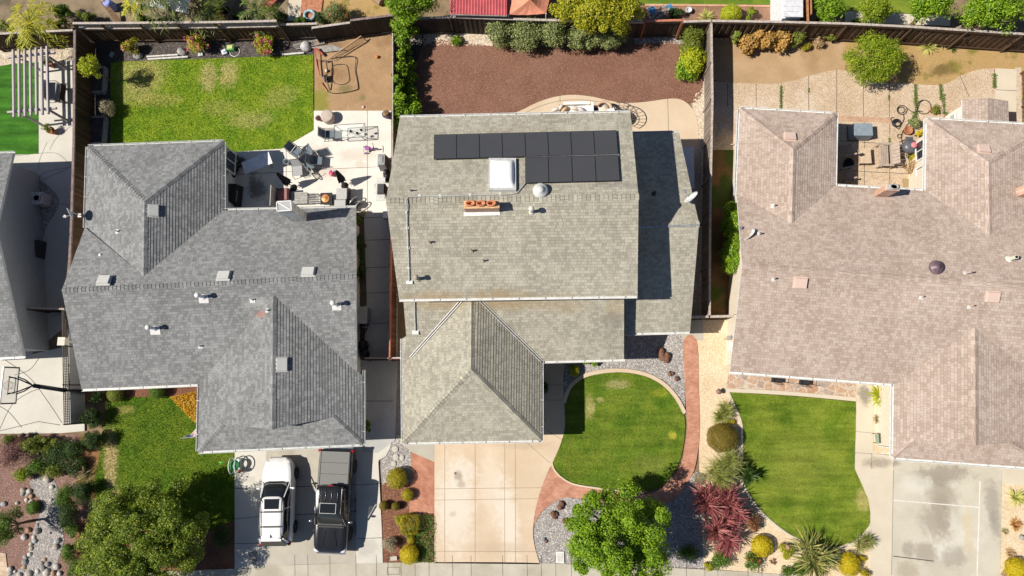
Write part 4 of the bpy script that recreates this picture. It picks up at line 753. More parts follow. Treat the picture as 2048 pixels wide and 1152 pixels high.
grass('grass', LAWN1, 900, .06, blades(lawn_y, 'blades_yellow'), Zl); grass('grass', LAWN2, 900, .06, blades(lawn_f, 'blades_front_left'), Zl)
grass('grass', LAWN3, 1100, .045, blades(lawn_m, 'blades_green'), Zl); grass('grass', LAWN4, 1000, .045, blades(lawn_r, 'blades_right'), Zl)
def pebbles(name, pts, dens, r, mat, z, holes=(), flat=.6):
    X, Y = scatter(pts, dens, holes); n = len(X); o = np.array([[1, 0, 0], [0, 1, 0], [-1, 0, 0], [0, -1, 0], [0, 0, 1]], float)
    a = rng.uniform(0, 2 * np.pi, n); s = r * rng.uniform(.6, 1.5, n); ca, sa = np.cos(a), np.sin(a); el = rng.uniform(.6, 1, n); v = np.zeros((n, 5, 3))
    jit = rng.uniform(.75, 1.2, (n, 5)); 
    for k in range(5):
        x, y, zq_ = o[k]; x = x * jit[:, k] + (rng.normal(0, .2, n) if k == 4 else 0); y = y * el * jit[:, k] + (rng.normal(0, .2, n) if k == 4 else 0); v[:, k, 0] = X + (x * ca - y * sa) * s; v[:, k, 1] = Y + (x * sa + y * ca) * s; v[:, k, 2] = z + zq_ * s * flat * jit[:, k]
    f = (np.arange(n)[:, None, None] * 5 + np.array([[0, 1, 4], [1, 2, 4], [2, 3, 4], [3, 0, 4]])[None]).reshape(-1, 3); return tag(raw(name, v.reshape(-1, 3), f, mat), kind='stuff')
grey_p = island_mat('pebble_grey', [(.16, .15, .15), (.3, .28, .27), (.42, .4, .38), (.55, .52, .49), (.33, .27, .22), (.24, .24, .26), (.62, .6, .58)])
cream_p = island_mat('pebble_cream', [(.42, .33, .23), (.55, .46, .35), (.65, .58, .48), (.5, .4, .3), (.4, .34, .28), (.72, .66, .58)])
bark_b = island_mat('bark_brown', [(.11, .05, .033), (.165, .08, .053), (.21, .107, .072), (.255, .14, .096), (.33, .2, .145)]); bark_r = island_mat('bark_red', [(.08, .035, .02), (.16, .07, .04), (.22, .1, .06), (.32, .18, .12)]); bark_d = island_mat('bark_dark', [(.025, .02, .02), (.06, .05, .048), (.1, .085, .08), (.2, .17, .16)])
pebbles('gravel', GRAV, 420, .032, grey_p, Zb); pebbles('gravel', GRAV2, 420, .032, grey_p, Zb + .006); pebbles('gravel', [(762, 900), (780, 875), (800, 880), (822, 905), (822, 968), (790, 972), (765, 970)], 420, .035, grey_p, Zb + .01)
pebbles('gravel', [(62, 960), (100, 952), (118, 985), (122, 1040), (128, 1080), (118, 1115), (100, 1160), (20, 1160), (55, 1120), (62, 1080), (75, 1040), (88, 1010)], 350, .035, grey_p, Zb + .02); pebbles('gravel', [(80, 370), (100, 378), (116, 395), (117, 412), (100, 440), (84, 480)], 300, .05, grey_p, Zc)
for q in ([(818, 58), (985, 62), (985, 92), (818, 90)], [(1385, 195), (1410, 170), (1410, 640), (1384, 640), (1396, 260)], [(-40, 98), (146, 86), (146, 120), (78, 122), (25, 127), (-40, 136)]): pebbles('gravel', q, 180, .055, cream_p, Zb)
pebbles('gravel', [(1270, 66), (1352, 67), (1372, 88), (1270, 90)], 180, .055, grey_p, Zb)
pebbles('bark', MULCH, 480, .022, bark_b, Zb + .012, flat=.35); pebbles('bark', [(764, 966), (822, 966), (869, 1020), (869, 1125), (766, 1126)], 300, .035, bark_r, Zb + .014, flat=.4); bark_p = island_mat('bark_pink', [(.1, .055, .045), (.17, .1, .08), (.24, .145, .12), (.36, .26, .22)])
pebbles('bark', [(-40, 868), (150, 868), (150, 1160), (-40, 1160)], 300, .03, bark_p, Zb, flat=.4)
pebbles('bark', [(222, 88), (628, 74), (628, 109), (222, 124)], 300, .035, bark_d, Zb, flat=.4)
# ================================================================== PLANTS
PAL = dict(
 treeyg=[(.026, .06, .006), (.07, .13, .012), (.15, .215, .02), (.26, .3, .04)],
 green=[(.02, .055, .008), (.045, .1, .012), (.08, .16, .018), (.13, .22, .03)], bright=[(.045, .11, .006), (.085, .18, .008), (.15, .27, .012), (.25, .38, .02)],
 yg=[(.09, .13, .008), (.19, .23, .012), (.32, .33, .02), (.42, .38, .03)], gold=[(.26, .2, .008), (.45, .34, .01), (.6, .46, .02)], golddark=[(.1, .125, .01), (.23, .215, .012), (.42, .33, .02)],
 olive=[(.09, .08, .012), (.15, .125, .02), (.21, .17, .03)], greygreen=[(.075, .115, .035), (.155, .2, .075), (.27, .31, .14)], sage=[(.16, .16, .1), (.26, .25, .17), (.36, .34, .25)],
 dark=[(.012, .03, .008), (.022, .055, .012), (.045, .09, .02)], mid=[(.05, .085, .012), (.095, .14, .02), (.16, .2, .03), (.23, .25, .05)], citrus=[(.055, .115, .005), (.115, .19, .009), (.185, .265, .014), (.29, .33, .022)],
 purple=[(.07, .025, .035), (.14, .06, .075), (.24, .14, .15)], red=[(.1, .02, .028), (.22, .05, .06), (.34, .1, .1), (.48, .22, .19)], orange=[(.55, .22, .01), (.66, .36, .018), (.68, .46, .05)], rust=[(.2, .09, .03), (.34, .16, .05), (.45, .26, .1), (.36, .33, .09)],
 hydr=[(.36, .18, .05), (.52, .28, .07), (.6, .38, .13), (.3, .27, .06)], straw=[(.3, .26, .12), (.42, .36, .18), (.5, .46, .3)], dry=[(.22, .16, .09), (.34, .25, .14), (.45, .36, .22)], brown=[(.07, .03, .015), (.13, .06, .025), (.22, .11, .045)],
 tuft=[(.09, .13, .03), (.17, .21, .05), (.3, .31, .11)], yucca=[(.03, .06, .012), (.07, .11, .025), (.2, .2, .06), (.34, .3, .12)], agave=[(.2, .24, .06), (.33, .36, .1), (.45, .44, .16)], palm=[(.03, .06, .012), (.07, .11, .02), (.15, .19, .04)], lime=[(.16, .24, .01), (.28, .35, .015), (.4, .42, .03)],
 pink=[(.6, .05, .16), (.65, .12, .24), (.66, .2, .2)], redf=[(.55, .05, .03), (.6, .1, .05)], peach=[(.55, .25, .14), (.6, .34, .2)], goldf=[(.6, .42, .02), (.65, .5, .05)])
def LM(k): return leaf_mat('leaf_' + k, [(min(.66, r * 1.65), min(.62, g * 1.5), min(.6, b * 1.5)) for r, g, b in PAL[k]] if k not in ('red', 'pink', 'redf', 'peach', 'goldf', 'orange', 'straw', 'hydr') else PAL[k], .3 if k not in ('red', 'yucca', 'agave', 'brown') else .15, big=.35 if k in ('gold', 'golddark', 'olive') else .5)
bark = simple('bark_wood', (.16, .11, .075), .9, bump=.6, scale=10, var=.3)
def foliage(P, N, size, pal, name, parent=None, origin=(0, 0, 0), aspect=.5, jitter=.7):
    v, f = leaf_quads(P, N, size, aspect, jitter); return raw(name, v, f, LM(pal), parent, origin)
def clumps(c, rx, ry, rz, K, cr, n, shell=(.45, 1), low=-.5):
    """leaf points on many uneven clumps filling an ellipsoid"""
    d = sph(K * 3); d = d[d[:, 2] > low][:K]; rad = rng.uniform(shell[0], shell[1], len(d))[:, None]
    C = np.array(c) + d * rad * np.array([rx - cr * .7, ry - cr * .7, rz - cr * .5])
    w = cr * rng.uniform(.6, 1.3, len(C)); i = rng.integers(0, len(C), n); u = sph(n); rr = rng.uniform(.35, 1.05, n)[:, None] ** .7
    P = C[i] + u * rr * w[i][:, None] * np.array([1, 1, .8]); N = u * .7 + (C[i] - np.array(c)) / np.array([rx, ry, rz]) * .5 + np.array([0, 0, .45])
    return P, N
def at(px, py, h, f=.55):
    c = G(px, py, h * f); return Vector((c.x, c.y, 0))
def shrub(px, py, r, h, pal, label, name='shrub', leaf=.075, n=None, K=None, ry=None, cat='shrub', group=None, flowers=None, aspect=.5):
    b = at(px, py, h); rx = r / 36; ry = (ry or r) / 36; t = thing(name, label, cat, b, group)
    n = n or int(min(9000, 900 + 1900 * rx * ry * (1 + h) * (.075 / leaf) ** 1.5)); K = K or max(8, int(26 * rx * ry + 8)); cr = max(.12, min(.42, min(rx, ry) * .42))
    P, N = clumps((b.x, b.y, h * .52), rx, ry, h * .5, K, cr, n, (.3, 1), -.8); P[:, 2] = np.maximum(P[:, 2], .02)
    foliage(P, N, leaf, pal, 'foliage', t, b, aspect)
    mb = MB(); R = random.Random(int(px * 7 + py))
    for i in range(6):
        a = R.uniform(0, 6.28); q = R.uniform(.2, .6); mb.tube([b + Vector((math.cos(a) * .03, math.sin(a) * .03, 0)), b + Vector((math.cos(a) * rx * q * .6, math.sin(a) * ry * q * .6, h * .4)), b + Vector((math.cos(a) * rx * q, math.sin(a) * ry * q, h * .75))], [.018, .013, .007], 0, 5)
    mb.build('stems', bark, t)
    if flowers:
        fp, fn, fs = flowers; i = rng.integers(0, len(P), fn * 4); i = i[P[i, 2] > h * .45][:fn]; B_ = P[i] + (P[i] - np.array((b.x, b.y, h * .5))) * .12
        for j in range(len(i)): Q = B_[j] + rng.normal(0, fs * .4, (9, 3)); foliage(Q, np.tile([[0, 0, 1.]], (9, 1)), fs, fp, 'flower', t, b, .8)
    return t
def ball(px, py, r, h, pal, label, name='clipped_shrub', leaf=.045, ry=None, group=None, flat=False, box=0, dens=1.0):
    """a sheared shrub: a skin of small leaves over a close twiggy body"""
    b = at(px, py, h, .6); rx = r / 36; ry = (ry or r) / 36; t = thing(name, label, 'shrub', b, group)
    n = int(min(22000, 4600 * rx * max(rx, h * .6) * 4 * dens * (.045 / leaf) ** 1.6)); d = sph(n); d = d[d[:, 2] > -.75]
    if box: m = (np.abs(d) ** box).sum(1) ** (-1 / box); S = d * m[:, None]
    else: S = d
    nz = 1 + .05 * np.sin(d[:, 0] * 7 + px) * np.cos(d[:, 1] * 6 + py) + .02 * np.sin(d[:, 0] * 17 + py) * np.sin(d[:, 1] * 15 + px) + rng.normal(0, .03, len(d)); nz *= rng.choice([1, .93, .86], len(d), p=[.6, .25, .15])
    P = np.array((b.x, b.y, h * .5)) + S * nz[:, None] * np.array([rx, ry, h * .5]); foliage(P, d + np.array([0, 0, .2]), leaf, pal, 'foliage', t, b, .55, .55)
    mb = MB()
    if box: mb.box((b.x, b.y, h * .47), (rx * 1.55, ry * 1.55, h * .78))
    else: mb.lathe(Vector((b.x, b.y, h * .5)), [(.02, -h * .4)] + [(rx * .78 * math.cos(a), h * .39 * math.sin(a)) for a in (-1.2, -.8, -.4, 0, .4, .8, 1.2)] + [(.02, h * .4)], 0, 16, sx=1, sy=ry / rx); mb.build('inner_twigs', LM(pal), t)
    mb = MB(); mb.tube([b, b + UP * h * .3], .03, 0, 6); mb.build('stem', bark, t); return t
def blade_set(c, n, L, w, el=(.15, 1.45), droop=.35, stiff=0.0, off=.05, az=None):
    """arching tapered blades; c is (m,3) of crowns"""
    c = np.atleast_2d(np.array(c, float)); i = rng.integers(0, len(c), n); a = rng.uniform(0, 2 * np.pi, n) if az is None else az; e = rng.uniform(el[0], el[1], n); l = L * rng.uniform(.65, 1.15, n)
    h = np.stack([np.cos(a), np.sin(a), np.zeros(n)], 1); s = np.stack([-np.sin(a), np.cos(a), np.zeros(n)], 1); up = np.array([0, 0, 1.]); V_ = []
    for t, wd in ((0, .55), (.35, 1), (.7, .75), (1, .06)):
        p = c[i] + h * (off + (l * t * np.cos(e))[:, None]) + up * ((l * t * np.sin(e) - droop * l * t * t * np.cos(e * .8))[:, None]); k = (w * wd * rng.uniform(.8, 1.2, n))[:, None] * .5
        p[:, 2] = np.maximum(p[:, 2], .015); V_ += [p - s * k, p + s * k]
    v = np.stack(V_, 1).reshape(-1, 3); q = np.array([[0, 1, 3, 2], [2, 3, 5, 4], [4, 5, 7, 6]]); f = (np.arange(n)[:, None, None] * 8 + q[None]).reshape(-1, 4); return v, f
def spiky(px, py, r, h, pal, label, name='spiky_plant', n=140, w=.035, heads=1, spread=0, cat='plant', group=None, el=(.1, 1.45), droop=.3, stems=False, f=.5):
    b = at(px, py, h, f); L = r / 36; t = thing(name, label, cat, b, group)
    if heads == 1: C = np.array([[b.x, b.y, .04 if not stems else h * .4]])
    else:
        a = rng.uniform(0, 6.28, heads); q = spread / 36 * np.sqrt(rng.uniform(.05, 1, heads)); C = np.stack([b.x + q * np.cos(a), b.y + q * np.sin(a), h * rng.uniform(.35, .75, heads)], 1)
    v, fc = blade_set(C, n, L, w, el, droop); raw('leaves', v, fc, LM(pal), t, b)
    if stems or heads > 1:
        mb = MB()
        for c in C: mb.tube([b + Vector(((c[0] - b.x) * .3, (c[1] - b.y) * .3, 0)), Vector(c) + UP * .03], [.04, .03], 0, 6)
        mb.build('stems', bark, t)
    return t
def tree(px, py, r, zc, rz, pal, label, name='tree', K=60, n=14000, leaf=.1, cr=.55, group=None, tr=.13, shell=(.4, 1), ry=None, low=-.35, cat='tree', gaps=None):
    c = G(px, py, zc); rx = r / 36; ry = (ry or r) / 36; b = Vector((c.x, c.y, 0)); t = thing(name, label, cat, b, group)
    P, N = clumps((c.x, c.y, zc), rx, ry, rz, K, cr, n, shell, low); foliage(P, N, leaf, pal, 'crown', t, b)
    mb = MB(); R = random.Random(int(px + py)); top = max(.6, zc - rz * .75); mb.tube([b - UP * .05, b + Vector((.04, .03, top * .5)), b + Vector((-.03, .02, top))], [tr * 1.25, tr, tr * .85], 0, 9)
    for i in range(9):
        a = i * 2.4 + R.uniform(-.3, .3); q = R.uniform(.5, .85); mb.tube([b + Vector((0, 0, top * .95)), b + Vector((math.cos(a) * rx * q * .45, math.sin(a) * ry * q * .45, lerp(top, zc + rz * .2, .5))), b + Vector((math.cos(a) * rx * q, math.sin(a) * ry * q, zc + rz * R.uniform(-.1, .5)))], [tr * .55, tr * .38, tr * .12], 0, 6)
    mb.build('trunk', bark, t); return t
# ---- trees
tree(289, 1082, 128, 2.7, 2.1, 'treeyg', 'large round olive green tree shading the lawn beside the white car', K=210, n=90000, leaf=.098, cr=.46, tr=.17, ry=122)
tree(1236, 1070, 108, 2.9, 2.2, 'bright', 'bright green tree standing in grey gravel by the curving brick path', K=125, n=62000, leaf=.105, cr=.46, shell=(.3, 1), ry=104)
tree(1745, 118, 60, 1.5, 1.35, 'citrus', 'dome shaped yellow green citrus tree on bare soil behind the tan roof', 'citrus_tree', K=130, n=17000, leaf=.085, cr=.38, shell=(.6, 1), ry=56, tr=.1)
tree(184, 136, 25, 1.9, 1.0, 'lime', 'small lime green tree beside the dark plank fence and timber planters', K=26, n=2400, leaf=.085, cr=.26, tr=.045, ry=28)
tree(1195, 22, 108, 2.6, 1.5, 'yg', 'huge yellow green tree overhanging the back fence', K=110, n=22000, leaf=.12, cr=.42, ry=52)
tree(820, 8, 62, 2.7, 1.5, 'bright', 'green tree behind the fence beside the red metal roof', K=60, n=9000, leaf=.11, cr=.42, ry=36)
tree(1655, 16, 34, 1.8, 1.2, 'bright', 'small green tree beside the white garden shed', K=36, n=5000, leaf=.1, cr=.36)
tree(1748, 22, 42, 1.5, 1.2, 'citrus', 'orange tree with yellowing leaves just beyond the back fence', 'orange_tree', K=46, n=6500, leaf=.09, cr=.36, ry=30)
tree(1862, 12, 46, 2.5, 1.4, 'bright', 'leafy tree with its bare forked limb showing above the fence', K=50, n=7500, leaf=.12, cr=.42, ry=26)
tree(1985, 18, 72, 2.6, 1.6, 'bright', 'broad green tree hanging over the far right end of the back fence', K=80, n=12000, leaf=.12, cr=.45, ry=48)
tree(12, 1055, 36, 1.8, 1.2, 'green', 'small dark green tree by the brick path at the left edge', K=36, n=5500, leaf=.08, cr=.34, tr=.07, ry=42)
mb = MB(); p0, p1, p2 = G(1903, 62, .3), G(1935, 52, 1.5), G(1950, 40, 2.2); mb.tube([p0, lerp(p0, p1, .5) + UP * .2, p1, p2], [.1, .09, .075, .05], 0, 8); mb.tube([lerp(p0, p1, .6), G(1930, 42, 2.0)], [.06, .03], 0, 6); solo(mb, 'fallen_limb', simple('bark_grey', (.3, .25, .19), .9, bump=.5), 'bare grey limb leaning over the back fence among green leaves', 'branch', p0)
# ---- left house, back yard
shrub(262, 92, 20, 1.1, 'yg', 'orange tipped shrub in the dark bed, nearest the corner of the fence', leaf=.09, flowers=('peach', 16, .1))
shrub(392, 86, 25, 1.2, 'lime', 'pink flowered shrub left of the green and white toys in the dark bed', flowers=('pink', 46, .12), leaf=.09)
shrub(527, 86, 25, 1.2, 'lime', 'pink flowered shrub right of the green and white toys in the dark bed', flowers=('pink', 40, .12), leaf=.09)
shrub(444, 46, 16, 1.9, 'rust', 'orange bougainvillea spilling over the top of the lattice fence', leaf=.08, ry=18, flowers=('orange', 26, .09), name='bougainvillea')
shrub(214, 214, 21, 1.2, 'sage', 'pale silvery shrub growing between the timber planters', leaf=.06, ry=25)
t = thing('ivy', 'long wall of green ivy between the dirt yard and the brown mulch yard', 'ivy', G(800, 150)); PP, NN = [], []
for (x, y, r, h) in [(800, 30, 26, 2.2), (800, 60, 24, 2.1), (805, 85, 20, 2.0), (798, 110, 16, 2.0), (800, 135, 16, 1.9), (796, 160, 14, 1.9), (797, 185, 15, 1.9), (802, 205, 20, 2.0), (815, 212, 26, 1.9), (825, 206, 22, 1.6), (796, 225, 12, 1.8), (792, 245, 8, 1.5), (812, 45, 20, 2.0), (818, 150, 16, 1.0), (820, 175, 16, .9), (815, 120, 16, 1.1)]:
    c = at(x, y, h, .8); P, N = clumps((c.x, c.y, h * .6), r / 36, r / 36 * 1.2, h * .45, 12, .26, 1300, (.4, 1), -.9); PP.append(P); NN.append(N)
foliage(np.vstack(PP), np.vstack(NN), .11, 'bright', 'leaves', t, t['_o'], .7); mb = MB(); [mb.tube([G(792, y), G(793, y + 4, 1), G(794, y - 3, 1.9)], .02, 0, 5) for y in range(45, 240, 12)]; mb.build('stems', bark, t)
# ---- middle back yard
for (x, y, r, ry, lab) in ((1004, 60, 35, 38, 'pale green hedge shrub, first from the bare fence boards'), (1052, 66, 39, 40, 'pale green hedge shrub under the orange shade sail'), (1108, 66, 37, 36, 'pale green hedge shrub just left of the huge yellow tree'), (1165, 72, 39, 31, 'pale green hedge shrub beneath the huge yellow tree'), (1222, 72, 40, 30, 'pale green hedge shrub at the end below the yellow tree, nearest the dark fence panel')):
    shrub(x, y, r, 1.9, 'greygreen', lab, ry=ry, n=9500, K=60, leaf=.1, group='hedge shrubs along the back fence', name='hedge_shrub', aspect=.6)
shrub(912, 80, 15, .6, 'bright', 'low green plant in the white pebbles by the back fence', leaf=.06, name='low_plant')
shrub(1384, 82, 30, 1.7, 'mid', 'upper grey green shrub in the fence corner of the mulch yard', leaf=.09, n=6500, K=45, ry=32)
shrub(1384, 122, 34, 1.4, 'lime', 'lime yellow shrub against the fence at the right of the mulch yard', leaf=.11, n=7500, K=45, ry=36); shrub(1376, 138, 30, 1.0, 'bright', 'glossy green shrub at the corner of the mulch beside the curved patio', leaf=.11, n=5000, K=40, ry=28)
# ---- right back yard
for (x, y, r, lab, pal) in ((1472, 74, 13, 'small yellowing hydrangea in the shaded fence corner', 'mid'), (1497, 88, 24, 'orange brown hydrangea, nearest the shaded fence corner', 'hydr'), (1534, 86, 22, 'orange brown hydrangea in the middle of the fence row', 'hydr'), (1566, 84, 22, 'orange brown hydrangea beside the green shrub', 'hydr')): shrub(x, y, r, 1.2, pal, lab, name='hydrangea', leaf=.12, group='hydrangeas along the back fence', aspect=.9)
shrub(1516, 72, 18, 1.2, 'hydr', 'orange brown hydrangea pressed against the fence boards, left one', name='hydrangea', leaf=.12, group='hydrangeas along the back fence', aspect=.9); shrub(1551, 72, 18, 1.2, 'hydr', 'orange brown hydrangea pressed against the fence boards, right one', name='hydrangea', leaf=.12, group='hydrangeas along the back fence', aspect=.9)
shrub(1594, 78, 22, 1.2, 'mid', 'green shrub at the end of the orange hydrangea row', leaf=.08, ry=20); shrub(1612, 92, 10, .6, 'golddark', 'little golden bush below the fence row', leaf=.06); shrub(1640, 84, 14, .8, 'dry', 'dried out brown shrub by the back fence', leaf=.07); shrub(1662, 72, 17, .9, 'mid', 'grey green bush standing alone by the fence boards', leaf=.07, ry=12)
spiky(1861, 90, 22, .6, 'agave', 'large pale agave by the plank fence', 'agave', 90, .05); spiky(1885, 82, 17, .5, 'agave', 'smaller agave next to the large one', 'agave', 60, .045); spiky(1906, 96, 12, .3, 'dark', 'tiny dark spiky plant below the hanging ornament', 'agave', 30, .03)
t = thing('weeds', 'green weeds growing in the gaps between the aggregate slabs', 'weeds', G(1800, 200)); P = []
for (x, y, dx, dy, k) in ((1562, 198, 3, 26, 500), (1617, 180, 2, 4, 60), (1778, 195, 2, 5, 70), (1831, 188, 4, 20, 500), (1833, 215, 4, 20, 300), (1882, 184, 4, 16, 420), (1888, 208, 4, 20, 350), (1989, 161, 5, 15, 420), (1829, 232, 6, 8, 200), (1779, 285, 3, 10, 100), (1893, 232, 4, 8, 120)):
    X = rng.normal(x, dx * .5, k); Y = rng.uniform(y - dy, y + dy, k); P += [tuple(G(a, b, .05 + rng.uniform(0, .07))) for a, b in zip(X, Y)]
P = np.array(P); foliage(P, np.tile([[0, 0, 1.]], (len(P), 1)), .05, 'green', 'leaves', t, t['_o'])
# ---- courtyard of the tan house
shrub(1830, 246, 14, .8, 'greygreen', 'grey green bush by the white wall, just above the brown pot', leaf=.08); shrub(1838, 266, 13, .8, 'gold', 'golden flowered bush by the white wall above the grill', leaf=.08, ry=10)
shrub(1826, 312, 16, .7, 'golddark', 'yellowing potted bush just below the grill', leaf=.08, ry=11, flowers=('goldf', 12, .06)); shrub(1824, 333, 15, .8, 'dry', 'dried tan flowering plant by the white wall', leaf=.09); shrub(1829, 350, 8, .5, 'dry', 'small withered plant above the brown mat', leaf=.06)
shrub(1874, 220, 11, .5, 'mid', 'plant in the tipped clay pot by the hose loop', leaf=.07)
# ---- side yard hedge
t = thing('hedge', 'glossy bright green hedge against the left wall of the tan house', 'hedge', G(1462, 475)); PP, NN = [], []
for (x, y, r) in ((1467, 418, 15), (1466, 438, 17), (1464, 458, 18), (1464, 478, 19), (1462, 498, 20), (1461, 516, 20), (1463, 530, 15), (1470, 450, 15), (1472, 490, 16), (1473, 520, 14)):
    c = at(x, y, 2.2, .75); P, N = clumps((c.x, c.y, 1.3), r / 34, r / 34, .95, 16, .27, 2000, (.5, 1), -.8); PP.append(P); NN.append(N)
foliage(np.vstack(PP), np.vstack(NN), .085, 'bright', 'leaves', t, t['_o'], .6); mb = MB(); [mb.tube([G(1464, y), G(1464, y + 3, 1.2)], .025, 0, 5) for y in range(415, 535, 14)]; mb.build('stems', bark, t)
# ---- left house: front and sides
ball(229, 789, 15, .8, 'mid', 'round clipped bush under the eave, nearest the left end of the front lawn', leaf=.04); ball(313, 782, 15, .8, 'green', 'round clipped bush under the eave beside the orange flowers', leaf=.04)
shrub(193, 792, 24, .9, 'dark', 'dark shrub in the shade by the corner of the grey house', ry=14)
t = thing('flower_bed', 'wedge of orange leaved groundcover at the corner of the grey house', 'flower bed', G(375, 812)); X, Y = scatter([(345, 794), (398, 782), (399, 848), (385, 835), (365, 815)], 1500); P = np.stack([X, Y, rng.uniform(.1, .38, len(X))], 1); foliage(P, np.tile([[-.2, 0, 1.]], (len(P), 1)), .09, 'orange', 'leaves', t, t['_o'])
shrub(22, 908, 34, 1.7, 'purple', 'purple leaved shrub at the left edge below the paved court', ry=38, leaf=.06, n=6000, K=45); shrub(22, 880, 22, 1.2, 'mid', 'green shrub behind the purple one', ry=14); shrub(62, 890, 26, 1.3, 'mid', 'green shrub between the purple shrub and the wire fence', ry=22, n=4000)
shrub(45, 950, 22, .9, 'citrus', 'yellow green shrub in front of the purple one', leaf=.06, ry=22); shrub(75, 935, 26, .9, 'green', 'low green shrub at the head of the gravel streambed', ry=22); shrub(95, 890, 26, 1.0, 'mid', 'leafy shrub under the end of the wire mesh', ry=18); shrub(150, 895, 26, 1.0, 'dark', 'dark leafy shrub at the lawn corner below the grey screen', ry=22); shrub(105, 940, 26, .8, 'mid', 'olive shrub above the pale streambed stones', ry=20)
shrub(118, 905, 40, .8, 'dark', 'dark green shrubbery in shade below the wire fence', ry=34, n=6000); shrub(150, 935, 30, .7, 'dark', 'dark shrub beside the pile of sticks', ry=28)
shrub(128, 990, 24, 1.3, 'green', 'upper dark hedge shrub beside the gravel streambed', ry=26, leaf=.06, n=5000, K=40); shrub(136, 1030, 22, 1.3, 'dark', 'lower dark hedge shrub beside the gravel streambed', ry=32, leaf=.06, n=5000, K=40); shrub(142, 1062, 20, .9, 'green', 'small hedge shrub near the foot of the big tree', ry=16, leaf=.06); shrub(136, 1110, 18, 1.0, 'green', 'green shrub at the lower end of the streambed', ry=30, leaf=.06, n=4000); shrub(150, 1140, 20, .9, 'green', 'bottom green shrub beside the big tree', leaf=.06)
ball(64, 1016, 13, .5, 'green', 'small round clipped shrub on the mulch left of the streambed', leaf=.04); shrub(445, 1070, 26, 1.1, 'dark', 'dusky shrub under the big tree at the edge of the driveway', ry=30, n=4500, leaf=.06)
shrub(718, 440, 10, 1.1, 'green', 'narrow shrub under the eave in the side passage, nearest the patio', ry=20); shrub(720, 490, 13, 1.1, 'dark', 'long dark shrub under the eave in the side passage', ry=36); shrub(722, 545, 13, 1.1, 'dark', 'dark shrub in the side passage just above the grey bin', ry=28); shrub(732, 852, 11, 1.1, 'green', 'round shrub under the eave beside the lower side path', ry=18)
# ---- strip between the driveways
ball(793, 957, 20, .9, 'golddark', 'largest round golden shrub beside the herringbone bricks', leaf=.05); ball(815, 990, 12, .55, 'golddark', 'middle sized golden ball shrub on the red mulch', leaf=.05); ball(818, 1110, 18, .8, 'gold', 'round golden shrub by the pavement left of the tan driveway', leaf=.05)
ball(767, 1012, 9, .6, 'olive', 'dusky clipped cone shrub at the driveway edge', leaf=.035); ball(791, 1013, 8, .55, 'olive', 'dusky clipped cone shrub right of its twin', leaf=.035); ball(819, 1049, 17, .8, 'golddark', 'square clipped golden shrub in the green groundcover', box=5, leaf=.05, ry=18); ball(822, 1080, 8, .4, 'golddark', 'tiny golden shrub between the square and round ones', leaf=.045)
shrub(779, 1090, 19, .8, 'sage', 'wispy grey shrub by the driveway edge near the pavement', leaf=.05); shrub(800, 1040, 13, .4, 'yg', 'sprawling yellow green plant above the square shrub', leaf=.05, ry=14, name='low_plant')
t = thing('groundcover', 'green groundcover filling the corner beside the tan driveway', 'groundcover', G(850, 1075)); X, Y = scatter([(868, 1028), (868, 1124), (800, 1124), (830, 1090), (800, 1062), (835, 1030)], 900); P = np.stack([X, Y, rng.uniform(.05, .22, len(X))], 1); foliage(P, np.tile([[0, 0, 1.]], (len(P), 1)), .07, 'green', 'leaves', t, t['_o']); tag(t, kind='stuff')
# ---- middle front
ball(1149, 741, 10, .6, 'yg', 'small round yellow shrub in dark gravel near the front door', leaf=.045, ry=12); shrub(1182, 725, 22, .5, 'bright', 'low green plants under the front eave beside the lawn', ry=8, leaf=.07, name='low_plant'); ball(1087, 775, 9, .7, 'dark', 'dark round shrub in shade beside the garage wall', leaf=.04, ry=12)
shrub(1375, 1105, 28, .5, 'green', 'low green plant in the gravel right of the bright green tree', ry=20, leaf=.06, name='low_plant')
# ---- granite strip and right front garden
spiky(1441, 822, 22, .55, 'tuft', 'round grassy tuft beside the brick path, nearest the flagstones', 'grass_tuft', 420, .02, heads=6, spread=12); shrub(1459, 843, 11, .35, 'gold', 'small bright yellow plant above the big olive dome', leaf=.05, ry=7, name='low_plant')
ball(1446, 876, 29, 1.05, 'olive', 'big smooth olive brown dome shrub beside the brick path', leaf=.04, ry=27, dens=1.3); spiky(1447, 936, 30, 1.0, 'tuft', 'bristly grey green shrub between the olive dome and the red plants', 'bristly_shrub', 900, .022, heads=22, spread=26, cat='shrub'); shrub(1400, 958, 16, .4, 'sage', 'silvery low plant at the gravel corner of the brick path', leaf=.05, name='low_plant')
spiky(1430, 992, 33, 1.35, 'red', 'largest dark red spiky cordyline, nearest the brick path', 'cordyline', 560, .05, heads=9, spread=26, el=(-.1, 1.3), droop=.25); spiky(1467, 1016, 27, 1.2, 'red', 'small dark red cordyline tucked against the larger red one', 'cordyline', 260, .05, heads=4, spread=12, el=(-.1, 1.3), droop=.25); spiky(1442, 1062, 33, 1.2, 'red', 'lower dark red spiky cordyline near the pavement', 'cordyline', 460, .05, heads=7, spread=22, el=(-.1, 1.3), droop=.25)
spiky(1490, 945, 22, .9, 'dark', 'dark strappy plant behind the red cordylines, spilling onto the lawn', 'flax', 160, .05, heads=3, spread=8)
shrub(1506, 1045, 21, .8, 'brown', 'round bronze brown bush beside the red cordylines', leaf=.06, ry=20, n=3500); ball(1525, 1093, 20, .7, 'gold', 'golden ball shrub between the bronze bush and the pavement', leaf=.05)
